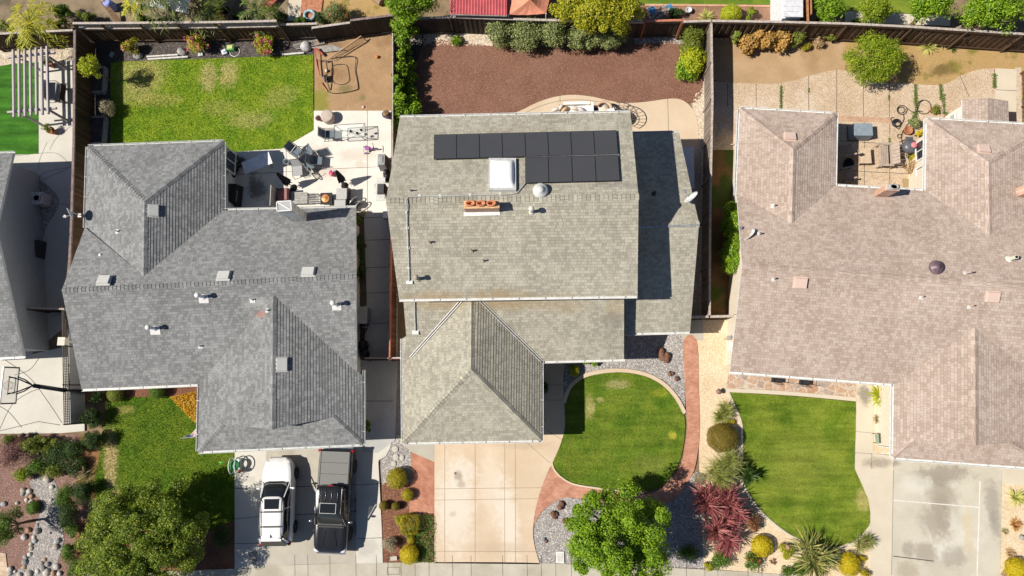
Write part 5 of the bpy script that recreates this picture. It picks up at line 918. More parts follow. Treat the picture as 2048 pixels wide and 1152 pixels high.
shrub(1440, 1118, 26, .7, 'green', 'green bush by the pavement below the red cordylines', ry=22, leaf=.075); shrub(1418, 1132, 12, .4, 'yg', 'yellow green plant at the pavement corner below the cordylines', leaf=.06, ry=9, name='low_plant'); shrub(1506, 1124, 22, .7, 'green', 'dark green bush with a few red blooms by the pavement', leaf=.08, flowers=('redf', 6, .1)); shrub(1497, 1030, 13, .6, 'sage', 'thin grey plant between the red cordylines and the lawn', leaf=.05)
shrub(1574, 1103, 16, .6, 'yg', 'yellow green bush beside the pink rock at the tip of the lawn', leaf=.07, ry=20); spiky(1628, 1110, 44, 1.0, 'yucca', 'large dark striped yucca below the right front lawn', 'yucca', 330, .055, heads=5, spread=18, el=(0, 1.35)); shrub(1590, 1142, 32, .5, 'green', 'green groundcover bush under the left side of the yucca', leaf=.07, ry=16); shrub(1668, 1112, 18, .7, 'greygreen', 'grey green bush between the yucca and the golden ball', leaf=.06)
spiky(1726, 1088, 19, .6, 'tuft', 'grassy clump with two pink stones beside the driveway', 'grass_tuft', 380, .02, heads=7, spread=12); ball(1699, 1130, 20, .75, 'gold', 'golden ball shrub right of the yucca', leaf=.05, ry=22); shrub(1724, 1118, 10, .4, 'gold', 'small golden plant right of the golden ball', leaf=.05, ry=8, name='low_plant'); shrub(1733, 1146, 11, .4, 'golddark', 'orange yellow flowers at the bottom by the cream driveway', leaf=.05, flowers=('goldf', 12, .06), name='low_plant')
spiky(1546, 1123, 7, .2, 'brown', 'tiny brown tuft on bare granite beside the red blooms', 'grass_tuft', 60, .02)
spiky(1770, 792, 30, .9, 'lime', 'bright yellow green palm like plant by the garage wall', 'cycad', 220, .05, el=(.1, 1.3)); spiky(1757, 838, 12, .4, 'straw', 'small straw coloured grass tuft on white pebbles', 'grass_tuft', 160, .018)
spiky(2036, 995, 21, .5, 'agave', 'yellow green agave on the granite strip at the right edge', 'agave', 90, .045); spiky(2033, 1050, 14, .4, 'rust', 'rust red spiky plant on the granite strip', 'spiky_plant', 120, .03); spiky(2012, 1063, 7, .25, 'straw', 'tiny straw tuft beside the rust red plant', 'grass_tuft', 80, .02); spiky(2022, 1107, 11, .3, 'dry', 'dry brown tuft above the corner golden ball', 'grass_tuft', 140, .02); ball(2036, 1140, 21, .7, 'gold', 'golden ball shrub cut by the lower right corner', leaf=.05); shrub(2012, 1150, 10, .4, 'dry', 'dry pinkish plant beside the corner golden ball', leaf=.05)
# ---- gardens beyond the fence
ball(1463, 25, 22, 1.0, 'lime', 'round lime green clipped shrub beyond the back fence', leaf=.05, ry=18); spiky(1415, 28, 22, .9, 'agave', 'spreading grassy plant left of the lime green ball', 'grass_clump', 140, .03); shrub(1500, 26, 12, .8, 'citrus', 'upright leafy plant right of the lime green ball', leaf=.08, ry=16); shrub(1352, 25, 26, .7, 'dark', 'shaded leafy plants around the round planter', ry=14); shrub(1712, 42, 10, .5, 'bright', 'small bright plant by the neighbour path', leaf=.06, name='low_plant', ry=6)
shrub(672, 24, 34, 1.5, 'greygreen', 'grey green shrub with red blooms behind the dark fence panel', n=6000, K=50, leaf=.07, ry=26, flowers=('redf', 22, .09))
shrub(225, 62, 30, 1.0, 'dark', 'dark undergrowth behind the lattice fence, next to the blue barrel', ry=10)
def palm(px, py, r, zc, pal, label, nf=16, trunk=True, lean=(0, 0)):
    c = G(px, py, zc); b = Vector((c.x - lean[0], c.y - lean[1], 0)); t = thing('palm_tree', label, 'palm', b); Vs, Fs, o = [], [], 0; mb = MB()
    if trunk: mb.tube([b, lerp(b, c, .5) + UP * .1, c], [.2, .16, .13], 0, 10); mb.build('trunk', simple('palm_trunk', (.2, .14, .12), .95, bump=.8, scale=14, var=.3), t)
    L = r / 36; st = MB()
    for k in range(nf):
        a = k * 2.399 + rng.uniform(-.2, .2); e = rng.uniform(.1, .9); pts = [Vector((c.x + math.cos(a) * L * u * math.cos(e * (1 - u * .3)), c.y + math.sin(a) * L * u * math.cos(e * (1 - u * .3)), zc + L * (u * math.sin(e) - .75 * u * u))) for u in np.linspace(0, 1, 8)]; st.tube(pts, [.025, .022, .02, .018, .014, .01, .007, .004], 0, 4)
        C = np.array([lerp(pts[int(q)], pts[min(7, int(q) + 1)], q - int(q)) for q in rng.uniform(.6, 6.9, 46)]); az = a + rng.choice([-1, 1], 46) * rng.uniform(.6, 1.1, 46)
        v, f = blade_set(C[:1], 46, L * .26, .03, (-.3, .25), .4, off=0, az=az); v = v.reshape(46, 8, 3) + (C - C[0])[:, None, :]; Vs.append(v.reshape(-1, 3)); Fs.append(f + o); o += 46 * 8
    st.build('frond_stems', LM(pal), t); raw('fronds', np.vstack(Vs), np.vstack(Fs), LM(pal), t, t['_o']); return t
palm(310, -14, 60, 3.4, 'palm', 'palm tree whose brown trunk leans behind the lattice fence', 18, lean=(-.7, 1.1)); palm(400, 16, 56, 1.7, 'palm', 'low feathery palm right of the white canopy', 18, lean=(0, .1)); palm(515, 22, 48, 1.4, 'palm', 'green palm with broad fronds behind the weathered fence boards', 14); palm(60, 48, 66, 2.0, 'yg', 'yellow green palm hanging over the fence by the pergola', 20); palm(262, 12, 30, 1.8, 'yg', 'small yellow palm behind the lattice fence', 12)
shrub(120, 50, 30, 1.6, 'mid', 'green shrub behind the fence above the pergola', ry=16); shrub(15, 58, 26, 1.6, 'mid', 'bushy shrub at the upper left edge behind the fence', ry=14)

for x, y, r, ry, h, pal, lab in ((440, 22, 26, 16, 1.2, 'dark', 'dark leafy shrub between the two palms'), (478, 34, 22, 12, 1.0, 'dark', 'dark low shrub left of the broad fronded palm'), (560, 36, 24, 12, .8, 'dark', 'dark ground shrub right of the broad fronded palm'), (598, 40, 16, 9, .6, 'green', 'small green shrub behind the low weathered panel'), (290, 40, 24, 12, 1.0, 'green', 'green shrub at the foot of the leaning palm'), (345, 42, 24, 10, .8, 'dark', 'dark shrub below the white canopy'), (640, 34, 18, 12, .8, 'dark', 'dark shrub left of the red bloomed one'), (120, 20, 34, 18, 1.6, 'green', 'green shrub in the upper left garden'), (170, 34, 24, 14, 1.2, 'mid', 'olive shrub beside the end of the lattice fence'), (1555, 66, 10, 6, .5, 'dark', 'dark little plant at the fence foot behind the hydrangeas')): shrub(x, y, r, h, pal, lab, ry=ry, leaf=.085, n=3200)

for x, y, r, ry, lab in ((183, 838, 18, 26, 'dark shrub added for shade against the grey screen fence, nearest the house'), (186, 880, 20, 22, 'dark shrub added for shade at the lower end of the grey screen fence'), (170, 985, 18, 26, 'dark shrub added for shade in the gap between the hedge shrubs and the dry lawn edge')): shrub(x, y, r + 4, 1.2, 'dark', lab, ry=ry, leaf=.07, n=5000)  # dark shrubs added and raised to deepen the shade beside the screen fence
# ================================================================== FENCES
board_brown = island_mat('boards_brown', [(.045, .027, .016), (.075, .045, .026), (.11, .068, .042), (.06, .035, .02)], .9, scale=25)
board_dark = island_mat('boards_dark', [(.03, .022, .017), (.05, .038, .03), (.075, .058, .046), (.04, .03, .024)], .9, scale=25)
board_grey = island_mat('boards_grey', [(.16, .13, .105), (.22, .18, .15), (.28, .235, .2), (.18, .145, .12)], .9, scale=25)
board_red = island_mat('boards_red', [(.09, .036, .022), (.13, .055, .032), (.16, .075, .045)], .9, scale=25)
cap_wood = simple('cap_weathered', (.4, .35, .31), .9, scale=9, var=.3, bump=.5); cap_red = simple('cap_redwood', (.42, .16, .1), .85, scale=9, var=.3, bump=.4); post_red = simple('post_redwood', (.3, .1, .045), .85, var=.3)
def fence(label, pts, h, bm_, cap=None, lattice=0.0, posts=2.4, post_mat=None, bw=.14, capw=.13, gap=.012, side=1, name='fence', rails=True, capped=True):
    P = [G(x, y, h) for x, y in pts]; P = [Vector((p.x, p.y, 0)) for p in P]; t = thing(name, label, 'fence' if name == 'fence' else 'gate', P[0]); cap = cap or cap_wood
    bd, cp, la = MB(), MB(), MB(); rl = [MB(), MB()]; R = random.Random(len(label)); hb = h - lattice - (.06 if capped else 0)
    for a, b in zip(P, P[1:]):
        d = b - a; L = d.length; d /= L; s = Vector((-d.y, d.x, 0)) * side; k = max(1, int(L / bw))
        for i in range(k):
            q = a + d * (L * (i + .5) / k); z1 = hb - (R.uniform(0, .03) if not capped else 0)
            bd.box(q + s * (.013 if i % 2 else -.013) + UP * (z1 / 2 + .02), (L / k + .012 - gap * .5, .018, z1 - .04), 0, rz=math.atan2(d.y, d.x) + R.uniform(-.01, .01))
        if rails:
            for iz, z in enumerate((.25, hb - .12)): rl[iz].bar(a - s * .04 + UP * z, b - s * .04 + UP * z, .045, .09)
        if capped: cp.bar(a + UP * (h - .02), b + UP * (h - .02), capw, .04); cp.bar(a + s * .03 + UP * (h - .09), b + s * .03 + UP * (h - .09), .03, .09)
        if lattice:
            z0, z1 = hb + .04, h - .05; cp.bar(a + UP * hb, b + UP * hb, capw, .05); n = int(L / .09)
            for i in range(n):
                x = i * .09; w_ = z1 - z0
                for sg in (1, -1):
                    x2 = x + sg * w_
                    if 0 <= x2 <= L: la.bar(a + d * x + UP * z0 + s * .006 * sg, a + d * x2 + UP * z1 + s * .006 * sg, .025, .008)
        n = max(1, round(L / posts))
        for i in range(n + 1):
            m = MB(); q = a + d * (L * i / n) - s * .06; m.box(q + UP * ((h - .07) / 2), (.09, .09, h - .07), 0, rz=math.atan2(d.y, d.x)); m.build('post', post_mat or bm_, t)
    bd.build('boards', bm_, t)
    for q in rl:
        if q.v: q.build('rail', bm_, t)
    if cp.v: cp.build('cap', cap, t)
    if la.v: la.build('lattice', cap, t)
    return t
fence('tall dark plank fence between the pergola yard and the big back lawn', [(149, 60), (147, 280), (142, 447), (138, 527), (131, 600)], 1.9, board_brown, simple('cap_mauve', (.2, .15, .14), .9, var=.3))
fence('dark plank fence behind the pergola', [(-40, 70), (0, 67), (145, 60)], 1.9, board_brown)
fence('long fence with a lattice top behind the big back lawn', [(145, 46), (200, 46), (430, 44), (553, 41.5)], 2.2, board_brown, lattice=.5)
fence('low weathered fence panel leaning beside the lattice fence', [(553, 49), (634, 47)], 1.75, board_dark)
fence('sagging dark fence panel behind the dirt yard', [(623, 55.5), (702, 44.5)], 1.7, board_dark)
fence('taller dark fence panel next to the ivy', [(700, 40.6), (785, 30)], 1.95, board_dark, cap=simple('cap_mauve', (.2, .15, .14), .9, var=.3))
fence('short fence section between the ivy and the red metal roof', [(819, 36.5), (899, 34)], 1.85, board_dark)
fence('weathered board fence below the red metal roof', [(901, 33), (985, 36.5), (1100, 40), (1288, 43)], 1.85, board_dark, side=-1)
fence('very dark fence panel right of the huge yellow tree', [(1290, 42), (1365, 40)], 1.9, board_dark, cap=cap_red, post_mat=post_red)
fence('short fence panel between the rusty post and the fence corner', [(1367, 43), (1421, 41.5)], 1.9, board_brown)
fence('long plank fence behind the bare yard of the tan house', [(1425, 41.5), (1540, 43), (1696, 47), (1826, 53.4), (2048, 67.7), (2130, 73)], 1.95, board_brown, gap=.03, bw=.17)
fence('sunlit grey plank fence between the mulch yard and the tan house', [(1423, 44), (1424, 125), (1425, 198), (1423.5, 273), (1422, 354), (1420.7, 434), (1419.4, 630)], 1.85, board_grey, capw=.11)
fence('thin topped fence between the dirt yard and the long wall of ivy', [(785, 66), (785, 230), (784, 400)], 1.7, board_brown, cap_wood, capw=.06)
fence('reddish fence along the shaded passage beside the two-storey house', [(784, 404), (781, 527), (779, 715)], 1.7, board_red, cap_red, capw=.07)
fence('dark gate boards from the grey shingled wing to the grey fence', [(1381, 634), (1417, 633)], 1.75, board_dark, name='side_gate', posts=3, side=-1); fence('brown gate boards between the grey fence and the tan house', [(1421, 633), (1472, 632)], 1.75, board_brown, name='side_gate', posts=3, side=-1)
fence('low gate closing the shaded passage beside the grey house', [(729, 716.5), (778, 716.5)], 1.5, board_dark, name='side_gate', posts=3, capw=.05); fence('short pale topped gate against the wall of the two-storey house', [(781, 716), (805, 716)], 1.5, board_red, simple('cap_pale', (.5, .47, .44), .9), name='side_gate', posts=3, capw=.05)
fence('reddish fence at the right edge beside the little shed', [(2089, 118), (2098, 330)], 1.8, board_red, cap_red); fence('dark gate across the narrow yard beside the grey side wall', [(55, 616), (128, 618)], 1.75, board_dark, name='side_gate', capw=.08)
# wire topped screen beside the paved court
t = thing('wire_fence', 'grey screen fence topped with wire mesh beside the basketball hoop', 'fence', G(168, 735)); m, g, po = MB(), MB(), MB(); wy = [(165, 622), (170, 846)]; a, b = G(*wy[0]), G(*wy[1]); d = (b - a); L = d.length; d /= L; s = Vector((-d.y, d.x, 0))
g.bar(a + UP * .62, b + UP * .62, .05, 1.2); g.build('panel', simple('panel_grey', (.26, .27, .27), .8), t)
for z in (1.29, 1.42, 1.56, 1.7): m.bar(a + UP * z, b + UP * z, .035, .035)
for i in range(int(L / .09)): m.bar(a + d * i * .09 + UP * 1.27, a + d * i * .09 + UP * 1.72, .028, .028)
m.build('wire_mesh', simple('wire_brown', (.06, .045, .035), .7), t)
for i in range(4): p = MB(); q = a + d * (L * i / 3); p.box(q + UP * .87, (.07, .07, 1.75)); p.build('post', simple('wire_brown', (.06, .045, .035), .7), t)
p = MB(); q = G(127, 683, 1.75); p.box(q, (.36, .4, .3)); p.box(q + UP * .17, (.4, .44, .05)); p.bar(Vector((q.x, q.y, .1)), q - UP * .15, .12, .12); solo(p, 'post_box', simple('box_cream', (.56, .52, .45), .7), 'cream square box standing up at the end of the wire mesh', 'box', Vector((q.x, q.y, 0)))
# ================================================================== LEFT EDGE YARD
lil = simple('pergola_paint', (.42, .38, .38), .7, var=.08, scale=14)
t = thing('pergola', 'grey timber pergola of seven rafters over the green turf', 'pergola', G(85, 198)); zt = 1.75
for (x1, y1, x2, y2) in ((26.5, 100, 28, 234.7), (38, 99, 39, 234), (49.5, 98, 50.4, 233), (60.7, 97, 62, 231.5), (72.2, 95.5, 73.6, 230), (83.5, 94.3, 85, 229), (94, 93, 96.6, 227.7)): m = MB(); m.bar(G(x1, y1, zt + .12), G(x2, y2, zt + .12), .09, .14); m.build('rafter', lil, t)
for (x1, y1, x2, y2) in ((15.7, 115, 110, 105), (15.7, 225, 113, 216)): m = MB(); m.bar(G(x1, y1, zt), G(x2, y2, zt), .11, .13); m.build('beam', lil, t)
for (x, y, tx, ty) in ((88, 252, 40, 222), (138, 243, 95, 217.5), (88, 145, 40, 112.5), (136, 140, 93, 107)): q = G(x, y); tp_ = G(tx, ty, zt); m = MB(); m.bar(q, Vector((q.x, q.y, zt - .05)), .11, .11); m.bar(q + UP * (zt - .4), q + UP * (zt - .06) + Vector((-.3, .03, 0)), .06, .06); m.build('post', lil, t)
def pot_plant(px, py, r, hp, pal, potm, label, pr=.2, ph=.35, spik=False):
    b = at(px, py, ph + hp * .4); t = thing('potted_plant', label, 'potted plant', b); m = MB(); m.lathe(b, [(pr * .7, 0), (pr, ph - .05), (pr * 1.1, ph - .05), (pr * 1.1, ph), (pr * .92, ph), (pr * .9, ph - .06), (.01, ph - .06)], 0, 18); m.build('pot', potm, t)
    if hp: P, N = clumps((b.x, b.y, ph + hp * .45), r / 36, r / 36, hp * .5, 12, .14, 700, (.3, 1), -.6); foliage(P, N, .07, pal, 'foliage', t, b)
    return t
clay = simple('pot_clay', (.36, .15, .075), .85, var=.2); pot_plant(102, 261, 13, .5, 'mid', clay, 'clay potted bush in front of the pergola'); pot_plant(99, 127, 13, .5, 'mid', clay, 'clay potted bush behind the pergola rafters')
def put(root, px, py, rz=0.0, z=0.0): g = G(px, py, z); root.location = (g.x, g.y, z); root.rotation_euler = (0, 0, rz); return root
cush = simple('cushion_grey', (.33, .34, .36), .9, bump=.3, scale=20); cush_b = simple('cushion_blue', (.12, .155, .19), .9, bump=.3, scale=20); alum = simple('frame_grey', (.16, .165, .165), .45); bronze = simple('frame_bronze', (.07, .065, .06), .45)
t = thing('bench', 'grey cushioned outdoor bench beside the pergola', 'bench', (0, 0, 0)); m = MB(); m.box((0, 0, .36), (.5, 1.1, .1)); m.box((-.22, 0, .6), (.1, 1.1, .4)); m.build('cushion', cush, t); m = MB()
for x in (-.25, .28):
    for y in (-.58, .58): m.tube([(x, y, 0), (x, y, .55)], .02, 0, 6)
for y in (-.58, .58): m.tube([(-.25, y, .55), (.28, y, .55)], .02, 0, 6)
for x in (-.25, .28): m.tube([(x, -.58, .28), (x, .58, .28)], .02, 0, 6)
m.build('frame', bronze, t); put(t, 113, 188, 0)
t = thing('storage_bench', 'narrow dark slatted bench against the plank fence', 'bench', (0, 0, 0)); m = MB(); [m.box((x, 0, .42), (.06, 1.0, .03)) for x in (-.12, -.04, .04, .12)]; m.box((.17, 0, .62), (.04, 1.0, .34)); m.build('slats', bronze, t); m = MB(); [m.box((0, y, .2), (.28, .04, .4)) for y in (-.42, .42)]; m.build('legs', bronze, t); put(t, 134, 194)
t = thing('air_conditioner', 'square pale air conditioner on dark stones beside the grey wall', 'air conditioner', (0, 0, 0)); m = MB(); m.box((0, 0, .38), (.66, .66, .7)); m.box((0, 0, .74), (.7, .7, .04)); m.build('case', simple('ac_beige', (.6, .59, .56), .6), t); m = MB(); m.lathe((0, 0, .762), [(.25, 0), (.25, .01), (.01, .012)], 0, 24); m.build('fan_well', blackp, t); m = MB()
for r_ in (.07, .12, .17, .22): m.lathe((0, 0, .775), [(r_, 0), (r_ + .012, .006), (r_, .012)], 0, 24)
[m.bar((0, 0, .78), (.25 * math.cos(k), .25 * math.sin(k), .78), .012, .01) for k in np.arange(0, 6.28, .785)]; m.build('grille', simple('ac_beige', (.6, .59, .56), .6), t); put(t, 92, 403)
m = MB(); m.box((0, 0, .35), (.4, 1.0, .7)); [m.box((0, y, .72), (.42, .3, .05)) for y in (-.33, 0, .33)]; put(solo(m, 'deck_box', simple('box_dark', (.05, .05, .055), .6), 'dark ribbed box against the grey side wall', 'storage box', (0, 0, 0)), 86, 502)
m = MB(); m.box((0, 0, .3), (1.15, .5, .6)); m.box((.05, 0, .62), (1.2, .54, .04)); m.box((-.18, 0, .645), (.04, .54, .02)); put(solo(m, 'storage_box', simple('box_tan', (.33, .3, .25), .8), 'pale tan box in shade by the corner of the grey roof', 'storage box', (0, 0, 0)), 68, 692, .03)
m = MB(); m.lathe((0, 0, 0), [(.2, 0), (.24, .5), (.27, .5), (.27, .54), (.2, .58), (.01, .6)], 0, 20); put(solo(m, 'bin', simple('bin_pale', (.3, .3, .3), .5), 'round pale lidded bin in the dark corner by the grey wall', 'bin', (0, 0, 0)), 52, 642)
m = MB(); m.lathe((0, 0, 0), [(.18, 0), (.25, .3), (.25, .32), (.2, .3), (.01, .26)], 0, 20); put(solo(m, 'pot', blackp, 'round black pot beside the pale tan box', 'pot', (0, 0, 0)), 80, 679)
m = MB(); m.tube(smooth([(-.5, .1, .1), (-.2, 0, .12), (.1, .25, .15), (.4, .55, .3)], 4, False), .07, 0, 8); put(solo(m, 'drain_pipe', blackp, 'bent black pipe lying in shade near the round bin', 'pipe', (0, 0, 0)), 53, 666)
# basketball hoop
t = thing('basketball_hoop', 'black basketball hoop reaching over the pale paved court', 'basketball hoop', G(174, 781)); blk = simple('hoop_black', (.02, .02, .022), .4); m = MB(); p0 = G(174, 781); m.bar(p0, p0 + UP * 1.75, .13, .13); m.build('pole', blk, t)
e1 = G(122, 775, 1.75); e1 = Vector((p0.x, p0.y, 1.72)); e2 = G(66, 771, 2.6); yb = e2.y; xb = G(24, 772, 3.2).x; m = MB(); m.bar(e1, e2, .2, .18); m.bar(e1 + UP * .25, e2 + UP * .2 + Vector((.5, 0, -.1)), .05, .05); m.build('arm', blk, t)
m = MB()
for sg in (-1, 1):
    for zb_ in (2.95, 3.55): m.bar(e2, Vector((lerp(e2.x, xb, .45), yb + sg * .3, lerp(e2.z, zb_, .6))), .05, .05); m.bar(Vector((lerp(e2.x, xb, .45), yb + sg * .3, lerp(e2.z, zb_, .6))), Vector((xb + .05, yb + sg * .45, zb_)), .05, .05)
m.build('brace', blk, t); W_, z0, z1 = .92, 2.85, 3.9; m = MB(); m.box((xb, yb, (z0 + z1) / 2), (.02, 2 * W_, z1 - z0)); tg = NT('hoop_glass'); tb = tg.bsdf((.8, .85, .85), .05, spec=.5); tb.inputs['Alpha'].default_value = .12; m.build('backboard', tg.mat, t); m = MB()
for z in (z0, z1): m.box((xb, yb, z), (.07, 2 * W_ + .07, .07), 1 if z == z1 else 0)
for sg in (-1, 1): m.box((xb, yb + sg * W_, (z0 + z1) / 2), (.07, .07, z1 - z0 - .07), 0)
for z, hw in ((3.05, .4),): m.box((xb + .03, yb, z), (.04, 2 * hw, .05), 0); m.box((xb + .03, yb, z + .45), (.04, 2 * hw, .05), 0); [m.box((xb + .03, yb + s_ * hw, z + .22), (.04, .05, .45), 0) for s_ in (-1, 1)]
m.build('backboard_frame', [blk, white], t); m = MB(); k = [Vector((xb - .38 + .23 * math.cos(a), yb + .23 * math.sin(a), 3.0)) for a in np.linspace(0, 2 * math.pi, 21)]; m.tube(k, .012, 0, 6); m.build('rim', simple('rim_orange', (.6, .17, .05), .5), t); m = MB()
for a in np.linspace(0, 2 * math.pi, 13)[:-1]:
    for s_ in (.5, -.5): m.tube([(xb - .38 + .23 * math.cos(a), yb + .23 * math.sin(a), 3.0), (xb - .38 + .15 * math.cos(a + s_), yb + .15 * math.sin(a + s_), 2.62)], .006, 0, 4, False)
m.build('net', white, t)
# ================================================================== BACK YARD OF THE GREY HOUSE
tim = simple('timber_grey', (.3, .29, .27), .9, var=.25, bump=.5)
def planter(px0, py0, px1, py1, label, h=.35):
    a, b = G(px0, py0), G(px1, py1); t = thing('timber_planter', label, 'planter', (min(a.x, b.x), min(a.y, b.y), 0)); x0, x1, y0, y1 = min(a.x, b.x), max(a.x, b.x), min(a.y, b.y), max(a.y, b.y); m = MB(); w_ = .12
    m.box(((x0 + x1) / 2, y0, h / 2), (x1 - x0, w_, h)); m.box(((x0 + x1) / 2, y1, h / 2), (x1 - x0, w_, h)); m.box((x0, (y0 + y1) / 2, h / 2), (w_, y1 - y0 - w_, h)); m.box((x1, (y0 + y1) / 2, h / 2), (w_, y1 - y0 - w_, h)); m.build('frame', tim, t)
    m = MB(); m.box(((x0 + x1) / 2, (y0 + y1) / 2, h * .4), (x1 - x0 - w_, y1 - y0 - w_, h * .8)); m.build('soil', mulch_d, t)
planter(184, 140, 212, 188, 'upper grey timber planter beside the dark plank fence'); planter(184, 238, 212, 290, 'lower grey timber planter by the corner of the grey roof')
for x0, y0, x1, y1, lab in ((296, 119, 376, 114, 'white edging board at the lawn edge, nearest the orange tipped shrub'), (294, 114, 356, 110, 'shorter white edging board just behind the first one'), (565, 110, 608, 106, 'white edging board right of the pink flowered shrubs')):
    m = MB(); m.bar(G(x0, y0, .1), G(x1, y1, .1), .1, .12); solo(m, 'edging_board', simple('board_white', (.55, .53, .5), .8, var=.2), lab, 'board', G(x0, y0))
for x, y, r, lab in ((367, 106, .26, 'grey boulder left of the pink flowered shrub by the toys'), (276, 112, .24, 'grey boulder under the orange tipped shrub')): m = MB(); c = G(x, y); m.blob(c + UP * .08, r, 0, int(x), .4, 3, .7); solo(m, 'boulder', simple('rock_grey', (.33, .32, .31), .95, bump=.8, var=.3, scale=5), lab, 'rock', c)
t = thing('toy_hoop', 'white hoop toy lying on the dark bed', 'toy', (0, 0, 0)); m = MB(); m.tube([(.3 * math.cos(a), .3 * math.sin(a), .03) for a in np.linspace(0, 6.283, 25)], .022, 0, 6); m.build('ring', white, t); put(t, 470, 104)
t = thing('toy_house', 'small green and yellow toy box beside the white hoop', 'toy', (0, 0, 0)); m = MB(); m.box((0, 0, .14), (.42, .32, .28), 0); m.box((0, 0, .3), (.3, .22, .04), 1); m.build('body', [simple('toy_green', (.12, .4, .12), .5), simple('toy_yellow', (.55, .52, .2), .5)], t); put(t, 464, 99, .05)
m = MB(); m.box((0, 0, .08), (.3, .3, .16)); m.box((.05, .03, .2), (.18, .16, .08)); put(solo(m, 'toy_block', simple('toy_white', (.6, .62, .72), .5), 'white and lilac toy block left of the green toy', 'toy', (0, 0, 0)), 450, 106, .4)
m = MB(); m.box((0, 0, .06), (.28, .2, .12)); put(solo(m, 'paper_bag', white, 'white paper bag under the pink flowered shrub by the toys', 'bag', (0, 0, 0)), 402, 110, .2)
m = MB(); m.box((0, 0, .07), (.16, .3, .14)); put(solo(m, 'watering_can', simple('can_teal', (.25, .4, .4), .5), 'pale teal watering can in the shaded bed corner', 'watering can', (0, 0, 0)), 225, 110, -.5)
# dirt yard clutter
t = thing('lattice_panel', 'brown lattice panel leaning across the dirt yard', 'lattice', G(700, 100)); A_, B_, C_, D_ = G(652, 121, .12), G(722, 72, .5), G(733, 82, .12), G(672, 121, .04); m = MB(); [m.bar(p, q, .05, .04) for p, q in ((A_, B_), (B_, C_), (C_, D_), (D_, A_))]; m.build('frame', simple('lattice_tan', (.4, .27, .16), .9), t); m = MB()
for i in range(24): u = i / 24; m.bar(lerp(A_, B_, u), lerp(D_, C_, min(1, u + .05)), .02, .012)
for i in range(24): u = i / 24; m.bar(lerp(A_, B_, u) + UP * .012, lerp(D_, C_, max(0, u - .06)) + UP * .012, .02, .012)
m.build('slats', simple('lattice_tan', (.4, .27, .16), .9), t)
for k, (x0, y0, x1, y1, x2, y2, lab) in enumerate(((586, 90, 640, 78, 595, 98, 'grey trellis section lying behind the rock by the fence'), (624, 95, 662, 90, 650, 104, 'broken grey trellis scraps at the corner of the dirt yard'))):
    A_, B_, D_ = G(x0, y0, .12), G(x1, y1, .2), G(x2, y2, .1); t = thing('trellis', lab, 'trellis', A_ * 1); t.location = A_; t['_o'] = tuple(A_); m = MB(); C_ = B_ + D_ - A_; [m.bar(p, q, .04, .03) for p, q in ((A_, B_), (B_, C_), (C_, D_), (D_, A_))]; m.build('frame', tim, t); m = MB(); [m.bar(lerp(A_, B_, i / 14) + UP * .01, lerp(D_, C_, i / 14) + UP * .01, .035, .02) for i in range(15)]; m.build('slats', tim, t)
t = thing('swing_frame', 'collapsed red metal swing frame at the edge of the dirt yard', 'swing frame', G(640, 150)); redm = simple('red_metal', (.42, .1, .07), .5, var=.25); m = MB(); m.tube([G(629, 95, .3), G(634, 130, .25), G(640, 152, .15)], .03, 0, 8); m.tube([G(634, 118, .2), G(639, 150, .15)], .03, 0, 8); m.tube([G(642, 165, .1), G(655, 182, .05)], .03, 0, 8); m.bar(G(631, 96, .35), G(645, 110, .2), .12, .1); m.build('poles', redm, t)
m = MB(); m.tube([G(644, 122, .3), G(652, 120, .32), G(655, 140, .3), G(653, 160, .3), G(660, 180, .06)], .03, 0, 8); m.tube([G(652, 120, .32), G(636, 122, .15)], .02, 0, 6); m.bar(G(651, 150, .2), G(653, 163, .2), .2, .1); m.build('bracket', blk, t)
t = thing('goal_frame', 'thin black goal frame lying flat on the dirt', 'goal', G(690, 150)); m = MB(); m.tube(smooth([G(655, 118, .12), G(708, 113, .12), G(710, 140, .08), G(716, 170, .06), G(712, 180, .06), G(672, 187, .05), G(654, 182, .05)], 4, False), .022, 0, 6); m.tube(smooth([G(664, 133, .06), G(676, 129, .06), G(692, 130, .06), G(697, 145, .05), G(698, 162, .05), G(684, 169, .05), G(668, 165, .05), G(663, 150, .05)], 4, True), .014, 0, 6); m.build('tubes', blk, t)
for x, y, r, c, lab in ((755, 115, .1, (.62, .17, .04), 'small orange ball on the bare dirt'), (654, 143, .1, (.6, .56, .5), 'dirty white ball by the collapsed swing frame')): m = MB(); g = G(x, y); m.lathe(g, [(.005, 0)] + [(r * math.cos(a), r + r * math.sin(a)) for a in np.linspace(-1.4, 1.4, 9)] + [(.005, 2 * r)], 0, 16); solo(m, 'ball', simple('ball_%d' % x, c, .5), lab, 'ball', g)
m = MB(); g = G(614, 95); m.blob(g + UP * .15, .32, 0, 5, .5, 3, .7); solo(m, 'boulder', simple('rock_white', (.42, .42, .42), .9, bump=.8, var=.35, scale=5), 'pale boulder at the corner where lawn meets dirt', 'rock', g)
m = MB(); m.blob((0, 0, .05), .08, 0, 3, .5, 2, .6); put(solo(m, 'toy_scrap', simple('toy_pinkwhite', (.65, .4, .42), .6), 'small pink and white toy on the dirt by the patio edge', 'toy', (0, 0, 0)), 727, 215)
